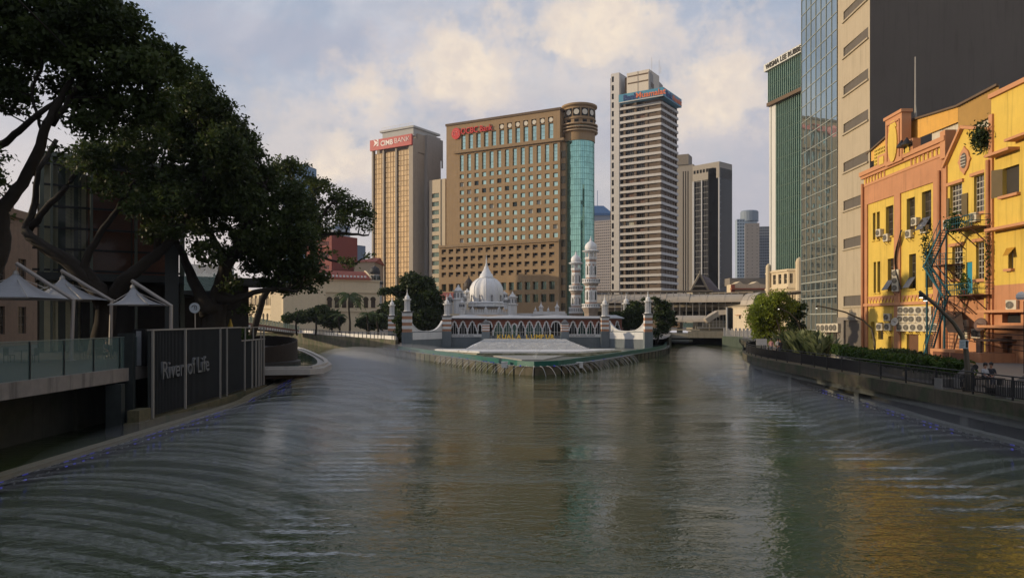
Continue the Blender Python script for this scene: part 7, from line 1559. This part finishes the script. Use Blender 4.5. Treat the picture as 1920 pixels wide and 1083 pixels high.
# ---- bird of paradise clump and hedges on the right promenade
def blade_clump(name, label, spots, m, cat, L, n=26, w=.13):
    c0 = spots[0]; t = thing(name, label, cat, (c0[0], c0[1], GZ)); b = MB(); rnd = random.Random(4)
    for (x, y, h) in spots:
        for k in range(n):
            a = rnd.uniform(0, 6.28); tl = rnd.uniform(.1, .8); l = h*rnd.uniform(.6, 1.1); d = Vector((math.cos(a)*math.sin(tl), math.sin(a)*math.sin(tl), math.cos(tl))); s = d.cross(Vector((0, 0, 1))).normalized()*w*rnd.uniform(.7, 1.4); p = Vector((x+rnd.uniform(-.4, .4), y+rnd.uniform(-.4, .4), GZ)); m1 = p+d*l*.55; m2 = p+d*l*.85+Vector((0, 0, -.05*l)); e = p+d*l+Vector((d.x, d.y, -.3))*l*.12
            b.add([p-s*.15, p+s*.15, m1+s, m1-s, m2+s*.9, m2-s*.9, e], [(0, 1, 2, 3), (3, 2, 4, 5), (5, 4, 6)])
    b.build('leaves', m, t, recalc=False); return t
sp = []
for i in range(26): k = i/25; px = 1472+70*k; Y = 88-12*k; sp.append((PX(px, Y)+random.uniform(-.6, .6), Y+random.uniform(-1, 1), 3.0-.9*abs(k-.45)))
blade_clump('broadleaf_clump', 'clump of tall pale paddle-leaved plants beside the promenade railing', sp, LM_B, 'plants', 3, 30, .17)
def hedge(name, label, line, w, z0, z1, m, size, per, planter=None):
    t = thing(name, label, 'hedge', (line[0][0], line[0][1], z0)); P = []
    s = smooth_line(line, .5)
    for p in s:
        k = int(per); q = np.stack([p[0]+RNG.uniform(-w, w, k), p[1]+RNG.uniform(-.4, .4, k), z0+(z1-z0)*RNG.random(k)**.6*(.8+.35*RNG.random())], 1); P.append(q)
    leaf_object('foliage', np.concatenate(P), size, m, t, 2.2, kind='stuff')
    if planter: b = MB(); ribbon(b, s, -w*.9, w*.9, GZ, planter, side=1); b.build('planter', M_CONC, t)
    return t
HL = [(26.4, 44), (26.8, 50), (28.2, 58), (30.4, 67), (32.5, 74)]
hedge('hedge', 'long low green hedge in a planter behind the promenade railing', HL, .85, GZ+.35, GZ+1.25, LM_H, .13, 190, GZ+.4)
hedge('flower_hedge', 'low dark leafy bed behind the long hedge, at the foot of the yellow building', [(31.5, 55), (34, 64), (37, 73)], 1.3, GZ, GZ+.9, LM_D, .17, 90)
hedge('hedge', 'bushy green planting at the right edge behind the last lounge seat', [(26.3, 33.8), (26.6, 36.6)], .8, GZ+.5, GZ+1.15, LM_H, .1, 190, None)
# rooftop and balcony plants
def bush(name, label, c, r, m, n, size, cat='plant', parent_pot=None):
    t = thing(name, label, cat, c); q = RNG.normal(size=(n, 3))*np.array(r)*.5+np.array(c)+np.array([0, 0, r[2]*.7]); leaf_object('foliage', q, size, m, t)
    if parent_pot: b = MB(); b.lathe([(.2, c[2]-.02), (.28, c[2]+.42), (.3, c[2]+.45)], c[0], c[1], 12); b.build('pot', mat('terracotta', (.30, .10, .05), .8), t)
    return t
bush('wall_shrub', 'wild green shrub growing on the ledge above the gable', FY.at(f.u(1851), -.5, f.z(1851, 272)), (.75, .8, 1.1), LM_D, 1300, .16, 'shrub')
p = FY.at(f.u(1788, -1.5), -1.4, P1[2]); bush('potted_plant', 'bushy potted plant on the top fire escape platform', p, (.6, .8, .9), LM_H, 900, .13, parent_pot=1)
p = FY.at(f.u(1800, -1.5), -1.2, P3[2]); bush('potted_plant', 'leggy plant in a terracotta pot on the lowest fire escape platform', p, (.45, .5, 1.3), LM_H, 220, .16, parent_pot=1)
p = FY.at(f.u(1731, -1.0), -.7, f.z(1731, 492)); bush('climbing_plant', 'climbing plant hanging left of the middle fire escape platform', p, (.5, .5, 2.2), LM_D, 260, .16)
p = FY.at(f.u(1862), -.5, f.z(1862, 520)); bush('climbing_plant', 'thin climbing plant on the drain pipes of the yellow building', p, (.2, .25, 3.0), LM_D, 160, .14)
tq = bush('planter_shrub', 'small bright green shrub behind the step in the slatted fence', (-21.4, 58.5, 4.35), (.5, 1.5, .5), LM_H, 1500, .12, 'shrub')
# ================================================================== promenade furniture, lamps
t = thing('promenade_railing', 'long black metal railing along the edge of the right promenade', 'railing', (23, 36, GZ)); line = smooth_line([(22.9, 6), (22.9, 36), (23.7, 60), (24.5, 74), (27.6, 88), (33.1, 101)], 1.0)
b = MB(); b.tube([(p[0], p[1], GZ+1.12) for p in line], .035, 6); b.build('top_rail', M_BLACK, t); b = MB(); b.tube([(p[0], p[1], GZ+.18) for p in line], .025, 4); b.tube([(p[0], p[1], GZ+.95) for p in line], .02, 4); b.build('lower_rails', M_BLACK, t)
L = [Vector(p) for p in line]; acc = 0; posts = [L[0]]
for a, c in zip(L, L[1:]):
    acc += (c-a).length
    if acc >= 2.4: posts.append(c); acc = 0
for p in posts: b = MB(); b.box(p.x-.035, p.x+.035, p.y-.035, p.y+.035, GZ, GZ+1.14); b.build('post', M_BLACK, t)
for p, q in zip(posts, posts[1:]):
    b = MB(); n = 24
    for i in range(1, n): s = p.lerp(q, i/n); b.bar((s.x, s.y, GZ+.18), (s.x, s.y, GZ+.95), .034)
    b.build('bar_panel', M_BLACK, t)
def lamp(label, foot, pts, heads, r=.11):
    t = thing('street_lamp', label, 'street lamp', foot); b = MB(); n = len(pts); b.tube(pts, [r*(1-.5*i/(n-1)) for i in range(n)], 8); b.lathe([(r*1.8, foot[2]), (r*1.8, foot[2]+.25)], foot[0], foot[1], 8); b.build('pole', mat('lamp_pole', (.10, .085, .06), .6, .3), t, smooth=False)
    for h in heads:
        b = MB(); h = Vector(h); b.lathe([(.1, h.z), (.12, h.z-.22), (.11, h.z-.25)], h.x, h.y, 8); q = b.build('spotlight', M_BLACK, t); b = MB(); b.lathe([(.085, h.z-.251), (.085, h.z-.27)], h.x, h.y, 8); b.build('lens', mat('lit_lens', (.8, .8, .7), .4, var=0, emit=(1, .93, .75), estr=5), q)
    return t
Y = 38.4; ft = (PX(1815, Y), Y, GZ); P_ = [ft, W(1814, 690, Y), W(1811, 655, Y), W(1803, 628, Y), W(1788, 605, Y), W(1760, 577, Y), W(1724, 546, Y)]
big = lamp('tall curved dark lamp post leaning over the promenade, with a notice board on it', ft, [Vector(p) for p in P_], [W(1727, 552, Y)+Vector((0, 0, .1)), W(1735, 558, Y)+Vector((0, 0, .1))], .15)
t = thing('notice_board', 'pale blue-grey notice board fixed to the tall curved lamp post', 'sign', W(1806, 650, 38.1)); c = W(1806.5, 645, 38.15); b = MB(); b.box(c.x-.22, c.x+.24, c.y-.03, c.y, c.z-.22, c.z+.22); b.build('board', mat('board_pale', (.36, .42, .42), .6, var=.05), t)
b = MB(); b.box(c.x+.10, c.x+.20, c.y-.045, c.y-.032, c.z-.17, c.z+.17); b.lathe([(.02, c.z+.02), (.03, c.z+.1)], c.x+.15, c.y-.05, 6); b.build('pictogram', M_BLACK, t); b = MB()
for i in range(4): b.box(c.x-.18, c.x+.02-.03*(i % 2), c.y-.042, c.y-.031, c.z+.12-i*.085, c.z+.145-i*.085)
b.build('text_lines', mat('board_text', (.12, .15, .16), .6, var=0), t)
for (fx, fy, Yl, pts, hd, lb) in ((1640, 668, 76, [(1640, 640), (1634, 615), (1618, 600), (1585, 585), (1553, 577), (1531, 573)], [(1531, 573)], 'curved lamp post arching left in front of the grey rendered wall'), (1505, 650, 86, [(1502, 620), (1494, 600), (1482, 588), (1460, 576)], [(1460, 575)], 'curved lamp post rising above the paddle-leaved plants'), (1462, 655, 92, [(1462, 620), (1456, 600), (1446, 586), (1430, 570)], [(1429, 569)], 'curved lamp post half hidden in the feathery tree')):
    p0 = (PX(fx, Yl), Yl, GZ); lamp(lb, p0, [Vector(p0)]+[W(a, c, Yl) for a, c in pts], [W(*hd[0], Yl)], .12)
Yp = 52; c = W(1913, 556, Yp); t = thing('globe_lamp', 'street lamp with a white domed head at the right edge', 'street lamp', (c.x+.3, c.y, GZ)); b = MB(); b.tube([(c.x+.3, c.y, GZ), (c.x+.3, c.y, c.z-.3)], .07, 8); b.build('pole', M_LDK, t); b = MB(); b.lathe([(.28, c.z-.2), (.36, c.z-.05), (.33, c.z+.15), (.2, c.z+.3), (.03, c.z+.36)], c.x+.1, c.y, 14); b.build('lamp_shade', M_WHITE, t)
# lounge seats: folded dark slabs
def lounge(label, px, Y, rz):
    x = PX(px, Y); t = thing('lounge_seat', label, 'seat', (x, Y, GZ), 'dark lounge seats on the promenade'); Mx = Matrix.Translation((x, Y, GZ)) @ Matrix.Rotation(rz, 4, 'Z'); m = mat('seat_grey', (.045, .043, .042), .7, var=.1)
    b = MB(Mx); prof = [(-1.0, .40), (.15, .40), (.95, 1.12), (1.1, 1.05), (.3, .28), (-1.0, .28)]; n = len(prof); b.add([(-1.0, p[0], p[1]) for p in prof]+[(1.0, p[0], p[1]) for p in prof], [tuple(range(n)), tuple(range(n, 2*n))[::-1]]+[(i, i+n, (i+1) % n+n, (i+1) % n) for i in range(n)]); b.build('seat_shell', m, t)
    b = MB(Mx); b.tube([(-.95, 1.08, 1.12), (.95, 1.08, 1.12)], .15, 10); b.build('headrest', M_BLACK, t)
    b = MB(Mx); b.box(-.9, .9, -.9, .5, 0, .278); b.build('base', M_BLACK, t)
lounge('dark lounge seat left of the curved lamp post', 1783, 42.5, R(-115)); lounge('dark lounge seat with the couple behind it, right of the curved lamp post', 1893, 37.0, R(-115))
def planter_box(label, px, Y, w, d):
    x = PX(px, Y); t = thing('planter_box', label, 'planter', (x, Y, GZ), 'ribbed pale planter boxes'); b = MB(); b.box(x-w/2, x+w/2, Y-d/2, Y+d/2, GZ, GZ+.58); b.build('box', mat('planter_grey', (.17, .165, .155), .8), t); b = MB()
    for i in range(int(w/.09)): q = x-w/2+.09*i; b.box(q, q+.045, Y-d/2-.03, Y-d/2-.003, GZ+.02, GZ+.57)
    b.build('ribs', mat('planter_rib', (.27, .26, .24), .8), t)
planter_box('ribbed pale planter box beside the left lounge seat', 1776, 40.2, 1.0, .7); planter_box('ribbed pale planter box at the right edge beside the last lounge seat', 1908, 35.2, 1.6, .8)
# ------------------------------------------------------------------ people
import bmesh
SKIN = mat('skin', (.30, .16, .10), .6, var=0); HAIR = mat('hair', (.012, .01, .009), .6, var=0)
def person(label, loc, rz, pose, top, bottom, hgt=1.68, scale=1.0, group=None):
    """one skinned body; joints in metres, facing -Y"""
    J = {'hip': (0, 0, .95), 'chest': (0, 0, 1.25), 'neck': (0, 0, 1.45), 'head0': (0, -.01, 1.53), 'head1': (0, -.02, 1.67), 'sl': (-.17, 0, 1.40), 'sr': (.17, 0, 1.40), 'el': (-.24, .02, 1.12), 'er': (.24, .02, 1.12), 'wl': (-.25, -.10, .87), 'wr': (.25, -.10, .87), 'fl': (-.25, -.14, .78), 'fr': (.25, -.14, .78),
         'hl': (-.09, 0, .90), 'hr': (.09, 0, .90), 'kl': (-.10, -.02, .50), 'kr': (.10, -.02, .50), 'al': (-.10, .02, .09), 'ar': (.10, .02, .09), 'tl': (-.11, -.16, .03), 'tr': (.11, -.16, .03)}
    if pose == 'walk': J.update(kl=(-.10, -.16, .52), al=(-.10, -.22, .10), tl=(-.11, -.38, .05), kr=(.10, .05, .50), ar=(.10, .26, .14), tr=(.11, .15, .03), wl=(-.24, .12, .90), fl=(-.24, .16, .82), wr=(.22, -.22, .95), fr=(.22, -.27, .87))
    if pose == 'sit':
        for k in J: J[k] = (J[k][0], J[k][1], J[k][2]-.45) if k not in ('kl', 'kr', 'al', 'ar', 'tl', 'tr') else J[k]
        J.update(kl=(-.12, -.45, .52), kr=(.12, -.45, .52), al=(-.12, -.50, .09), ar=(.12, -.50, .09), tl=(-.12, -.67, .03), tr=(.12, -.67, .03), wl=(-.16, -.32, .58), wr=(.16, -.32, .58), fl=(-.10, -.40, .57), fr=(.10, -.40, .57), el=(-.25, -.05, .70), er=(.25, -.05, .70), head1=(.02, -.06, 1.21), head0=(.01, -.03, 1.08))
    Rr = {'hip': .15, 'chest': .155, 'neck': .055, 'head0': .075, 'head1': .10, 'sl': .065, 'sr': .065, 'el': .045, 'er': .045, 'wl': .03, 'wr': .03, 'fl': .025, 'fr': .025, 'hl': .095, 'hr': .095, 'kl': .06, 'kr': .06, 'al': .042, 'ar': .042, 'tl': .035, 'tr': .035}
    E = [('hip', 'chest'), ('chest', 'neck'), ('neck', 'head0'), ('head0', 'head1'), ('chest', 'sl'), ('chest', 'sr'), ('sl', 'el'), ('sr', 'er'), ('el', 'wl'), ('er', 'wr'), ('wl', 'fl'), ('wr', 'fr'), ('hip', 'hl'), ('hip', 'hr'), ('hl', 'kl'), ('hr', 'kr'), ('kl', 'al'), ('kr', 'ar'), ('al', 'tl'), ('ar', 'tr')]
    names = list(J); me = bpy.data.meshes.new('body'); me.from_pydata([J[k] for k in names], [(names.index(a), names.index(c)) for a, c in E], [])
    o = bpy.data.objects.new('body', me); COL.objects.link(o); md = o.modifiers.new('skin', 'SKIN'); 
    for i, k in enumerate(names): me.skin_vertices[0].data[i].radius = (Rr[k]*(1.25 if k in ('hip', 'chest') else 1), Rr[k]*(.8 if k in ('hip', 'chest') else 1)); me.skin_vertices[0].data[i].use_root = (k == 'hip')
    sb = o.modifiers.new('sub', 'SUBSURF'); sb.levels = 1; sb.render_levels = 1
    bpy.context.view_layer.update(); nm = bpy.data.meshes.new_from_object(o.evaluated_get(bpy.context.evaluated_depsgraph_get())); bpy.data.objects.remove(o)
    grp = {'head0': 0, 'head1': 0, 'neck': 0, 'wl': 0, 'wr': 0, 'fl': 0, 'fr': 0, 'chest': 1, 'sl': 1, 'sr': 1, 'hip': 1, 'el': 1, 'er': 1, 'hl': 2, 'hr': 2, 'kl': 2, 'kr': 2, 'al': 2, 'ar': 2, 'tl': 3, 'tr': 3}
    nm.materials.clear(); [nm.materials.append(q) for q in (SKIN, top, bottom, M_BLACK)]
    P = [(Vector(J[k]), grp[k]) for k in names]+[((Vector(J[a])+Vector(J[c]))/2, grp[c] if c not in ('neck', 'wl', 'wr') else 1 if c == 'neck' else 0) for a, c in E]
    for f_ in nm.polygons: f_.material_index = min(P, key=lambda q: (q[0]-f_.center).length)[1]
    nm.polygons.foreach_set('use_smooth', [True]*len(nm.polygons))
    r = thing('person', label, 'person', loc, group, rz); bo = bpy.data.objects.new('body', nm); COL.objects.link(bo); bo.parent = r
    h = Vector(J['head1']); b = MB(); b.ball(h+Vector((0, .025, .035)), .118, 10, sq=(.95, 1, .9)); b.ball(h+Vector((0, .06, -.05)), .09, 8); ob = b.build('hair', HAIR); ob.parent = r
    b = MB(); b.ball(h+Vector((0, -.115, -.03)), .022, 6, sq=(.7, 1, 1.3)); ob = b.build('nose', SKIN); ob.parent = r
    b = MB(); b.ball(h+Vector((-.04, -.095, 0)), .012, 6); b.ball(h+Vector((.04, -.095, 0)), .012, 6); b.box(h.x-.03, h.x+.03, h.y-.1, h.y-.09, h.z-.075, h.z-.065); ob = b.build('eyes_and_mouth', HAIR); ob.parent = r
    r.scale = (scale,)*3; return r
def cloth(n, c): return mat('cloth_'+n, c, .85, var=.04)
def px_loc(px, Y, z=GZ): return (PX(px, Y), Y, z)
person('person in a white and dark top, left one of the seated pair', px_loc(1846, 42), R(20), 'sit', cloth('white', (.35, .35, .36)), cloth('navy', (.03, .03, .05)))
person('person in dark clothes leaning in, right one of the seated pair', px_loc(1858, 42.3), R(-40), 'sit', cloth('dark', (.03, .03, .035)), cloth('grey', (.15, .17, .2)))
t = thing('bench', 'low dark bench under the seated couple', 'bench', px_loc(1852, 42.35)); x, y, _ = px_loc(1852, 42.35); b = MB(); b.box(x-.9, x+.9, y-.15, y+.35, GZ+.34, GZ+.42); b.build('seat', M_LDK, t)
for sx in (-.75, .75): b = MB(); b.box(x+sx-.05, x+sx+.05, y-.1, y+.3, GZ, GZ+.34); b.build('leg', M_BLACK, t)
person('person in a pink shirt walking by the railing at the far bend', px_loc(1446, 80), R(160), 'walk', cloth('pink', (.42, .22, .22)), cloth('grey', ()))
person('person in a black top with a pale bag strap by the far railing', px_loc(1463, 78), R(200), 'stand', cloth('dark', ()), cloth('navy', ()))
person('person in a white shirt behind the one in black', px_loc(1458.5, 80.5), R(180), 'stand', cloth('white', ()), cloth('navy', ()))
person('person in a red top standing under the feathery tree', px_loc(1434, 87), R(150), 'stand', cloth('red', (.25, .03, .03)), cloth('navy', ()))
person('person in dark clothes at the cafe tables by the middle parasol', px_loc(199, 51, DK), R(70), 'sit', cloth('dark', ()), cloth('dark', ()))
person('person in a tan top standing behind the end of the glass balustrade', px_loc(297, 52, DK), R(30), 'stand', cloth('tan', (.35, .24, .12)), cloth('dark', ()))
person('person in black standing beside the one in tan behind the slatted fence', px_loc(276, 50, DK), R(-20), 'stand', cloth('dark', ()), cloth('dark', ()))
t = thing('info_board', 'small white information board under the feathery tree', 'sign', px_loc(1428, 84)); x, y, _ = px_loc(1428, 84); b = MB(); b.box(x-.6, x+.6, y-.03, y+.03, GZ+.9, GZ+1.6); b.build('board', M_WHITE, t); b = MB(); b.bar((x, y+.06, GZ), (x, y+.06, GZ+1.4), .08); b.build('post', M_BLACK, t)
t = thing('shop_sign', 'small red sign by the foot of the grey rendered wall', 'sign', FR.at(FR.w-1.5, -.5, GZ)); p = FR.at(FR.w-1.0, -.4, GZ); b = MB(); b.box(p.x-.05, p.x+.05, p.y-.5, p.y+.5, GZ+1.3, GZ+2.0); b.build('board', mat('red_board', (.45, .04, .03), .6), t); b = MB(); b.bar((p.x+.1, p.y, GZ), (p.x+.1, p.y, GZ+1.9), .06); b.build('post', M_STEEL, t)
# ------------------------------------------------------------------ fountain jets, foam and mist
def dropmat(name, a, c=(.75, .78, .8)):
    m = bpy.data.materials.new(name); m.use_nodes = True; T = NT(m.node_tree); p = T.n['Principled BSDF']; p.inputs['Base Color'].default_value = (*c, 1); p.inputs['Roughness'].default_value = .3; p.inputs['Alpha'].default_value = a
    return m
M_DROP = dropmat('water_drops', .11, (.7, .73, .74)); M_FOAM = dropmat('foam', .26); M_JET = dropmat('water_jet', .25)
def streammat():
    if 'broken_stream' in MATS: return MATS['broken_stream']
    m = dropmat('broken_stream', 1, (.72, .75, .76)); T = NT(m.node_tree); g = T.new('ShaderNodeNewGeometry').outputs['Position']; T.put(T.n['Principled BSDF'].inputs['Alpha'], T.ramp(T.noise(g, 7, 4, .7), .38, .74, .02, .15)); MATS['broken_stream'] = m; return m
def jets(label, nz, side, rng, top, step, y0, y1, z0=.5, n=420):
    P = []; D = []; Fm = []; y = y0; rnd = random.Random(13)
    ST = MB()
    while y < y1:
        x0 = curve_x(nz, y); rg = rng(y)*rnd.uniform(.94, 1.06); h = top*rnd.uniform(.9, 1.1); k = RNG.random(n)**.55; sp = .02+.13*k**1.6
        x = x0+side*rg*k; z = z0+h*4*k*(1-k)-z0*k; ST.tube([(x0+side*rg*q, y+rnd.uniform(-.03, .03), z0+h*4*q*(1-q)-z0*q+.01) for q in [i/14 for i in range(15)]], [.015+.11*(i/14)**1.2 for i in range(15)], 5, caps=False); P.append(np.stack([x, y+RNG.normal(size=n)*sp, z+RNG.normal(size=n)*sp*.8], 1)); D.append(np.stack([side*rg+0*k, 0*k, 4*h*(1-2*k)-z0], 1))
        if rnd.random() < .8:
            m = int(230*rnd.uniform(.3, 1)); xs = x0+side*(rg+RNG.normal(size=m)*.85); Fm.append(np.stack([xs, y+RNG.normal(size=m)*.09, np.abs(RNG.normal(size=m))*.025+.012], 1))
        y += step*rnd.uniform(.8, 1.2)
    o = ST.build('jet_stream', streammat(), None, recalc=False, kind='stuff'); props(o, 'thin broken water streams of the fountain jets along the %s' % label, 'water jets')
    P = np.concatenate(P); D = np.concatenate(D); D /= np.linalg.norm(D, axis=1)[:, None]; ok = P[:, 2] > .02; o = leaf_object('fountain_spray', P[ok], .019, M_DROP, None, 3.2, kind='stuff', along=D[ok]*1.2); props(o, 'arching water droplets of the fountain jets along the %s' % label, 'water spray')
    o = leaf_object('foam', np.concatenate(Fm), .03, M_FOAM, None, 9, kind='stuff', along=np.array([[1.5, 0, 0]])); props(o, 'white foam streaks where the jets land, off the %s' % label, 'foam')
jets('left bank', NZ_L, 1, lambda y: 12.0-.02*y, .95, .85, 13, 70)
jets('right bank', NZ_R, -1, lambda y: 7.6-.03*y, .45, 1.7, 16, 84, .6, n=300)
# island jets: thin falling streams near the point
b = MB(); rnd = random.Random(2)
for i, p in enumerate(NOZ):
    if not (2 < i < len(NOZ)-2): continue
    a = Vector(fine[max(i-1, 0)]); c = Vector(fine[min(i+1, len(fine)-1)]); d = (c-a).normalized(); nn = Vector((d.y, -d.x)); L = 1.5*rnd.uniform(.8, 1.2); pts = [(p[0]+nn.x*L*k, p[1]-.05+nn.y*L*k, 1.0+.25*k-1.3*k*k) for k in (0, .25, .5, .75, .97)]
    if abs(p[0]-4) < 14: b.tube(pts, .018, 4, caps=False)
o = b.build('falling_jets', dropmat('thin_jet', .6), recalc=False); props(o, 'thin water streams falling from the nozzles round the island point', 'water jets', kind='stuff')
N = 1400; k = RNG.random(N); s = RNG.normal(size=N); pp = np.stack([3.0+s*.35*(.25+1.6*k)*1.0, 95+RNG.normal(size=N)*.2, 1.15+1.9*k], 1); o = leaf_object('centre_fountain', pp, .07, M_DROP, None, 1.5, kind='stuff'); props(o, 'fan-shaped white fountain in the middle of the lower steps', 'fountain jet')
# froth running down the pale steps, flecks drifting on the river
Q = []; Yt, Yb_, zt, zb, ns = STEPS
for i in range(ns):
    k = i/(ns-1); Y = Yt+(Yb_-Yt)*k; z1 = zt+(zb-zt)*k; xa, xb = PX(908, Yt)-(2.1*k**1.2), PX(1061, Yt)+2.2*k**1.2; m = 900; x = RNG.uniform(xa, xb, m); keep = RNG.random(m) < .35+.65*(.5+.5*np.sin(x*1.7+i*.9)*np.sin(x*.6-i*.5)); x = x[keep]; Q.append(np.stack([x, Y+RNG.random(len(x))*1.2, z1+.01+RNG.random(len(x))*.10], 1))
o = leaf_object('froth', np.concatenate(Q), .065, dropmat('froth_white', .42, (.85, .87, .88)), None, 1.5, kind='stuff'); props(o, 'white froth of water running down the pale stone steps', 'foam')
n = 70; P = np.stack([RNG.uniform(8, 24, n)+RNG.normal(size=n), RNG.uniform(38, 96, n), np.full(n, .25)], 1); P[:, 0] = 6+P[:, 1]*.14+RNG.normal(size=n)*3; o = leaf_object('floating_debris', P, .10, mat('debris_pale', (.35, .33, .27), .8), None, 1.5, kind='stuff', along=np.array([[1.5, .5, 0]])); o.scale = (1, 1, .06); props(o, 'scattered pale flecks of debris floating on the right channel', 'debris')
# soft mist banks over the jets
def mist(name, label, line, w, h, dens):
    b = MB(); s = smooth_line(line, 4); n = 12; vs = []; fs = []; m = len(s)
    for i, p in enumerate(s):
        e = math.sin(math.pi*(i+.02)/(m-1+.04))**.8
        for j in range(n): a = 2*math.pi*j/n; vs.append((p[0]+w*e*math.cos(a), p[1], .9+max(-.82, h*e*math.sin(a))))
    for i in range(m-1):
        for j in range(n): j2 = (j+1) % n; fs.append((i*n+j, i*n+j2, (i+1)*n+j2, (i+1)*n+j))
    fs += [tuple(range(n)), tuple((m-1)*n+j for j in range(n))]; b.add(vs, fs); mt = bpy.data.materials.new(name); mt.use_nodes = True; T = NT(mt.node_tree); T.n.remove(T.n['Principled BSDF']); v = T.new('ShaderNodeVolumePrincipled'); v.inputs['Density'].default_value = dens; v.inputs['Color'].default_value = (.88, .9, .95, 1); T.l.new(v.outputs[0], T.n['Material Output'].inputs['Volume']); o = b.build(name, mt); props(o, label, 'mist', kind='stuff')
for q in (1, .72, .45):
    L1 = [(-11.5, 40-4*q), (-10.5, 50), (-11.5, 62), (-15.5, 80), (-26, 108+8*q)]; R1 = [(18.5, 34-5*q), (19.5, 50), (20.8, 66), (24, 88), (33, 120+20*q)]
    w_ = {1: 'widest, outer', .72: 'middle', .45: 'densest, inner'}[q]
    mist('spray_mist', w_+' layer of white mist drifting over the left bank jets', L1, 6.8*q, 2.2*q, .013)
    mist('spray_mist', w_+' layer of white mist drifting over the right bank jets', R1, 4.6*q, 1.4*q, .007)
mist('spray_mist', 'faint low mist over the nearest left bank jets', [(-10.5, 11), (-10, 22), (-10, 34), (-10.5, 48)], 7.5, 1.5, .014)
mist('spray_mist', 'faint low mist over the nearest right bank jets', [(18.5, 16), (18.5, 28), (19, 40), (19.5, 50)], 5, 1.3, .014)
mist('spray_mist', 'mist along the left side of the island wall', [(-25, 135), (-17, 119), (-9, 103), (-3, 90)], 1.8, 1.5, .035)
# ------------------------------------------------------------------ city haze
hz = MB(); hz.box(-700, 700, -80, 900, -1.2, 130); mt = bpy.data.materials.new('haze'); mt.use_nodes = True; T = NT(mt.node_tree); T.n.remove(T.n['Principled BSDF']); v = T.new('ShaderNodeVolumePrincipled'); v.inputs['Density'].default_value = .00011; v.inputs['Color'].default_value = (.80, .86, 1.0, 1); T.l.new(v.outputs[0], T.n['Material Output'].inputs['Volume']); o = hz.build('haze', mt, kind='stuff')
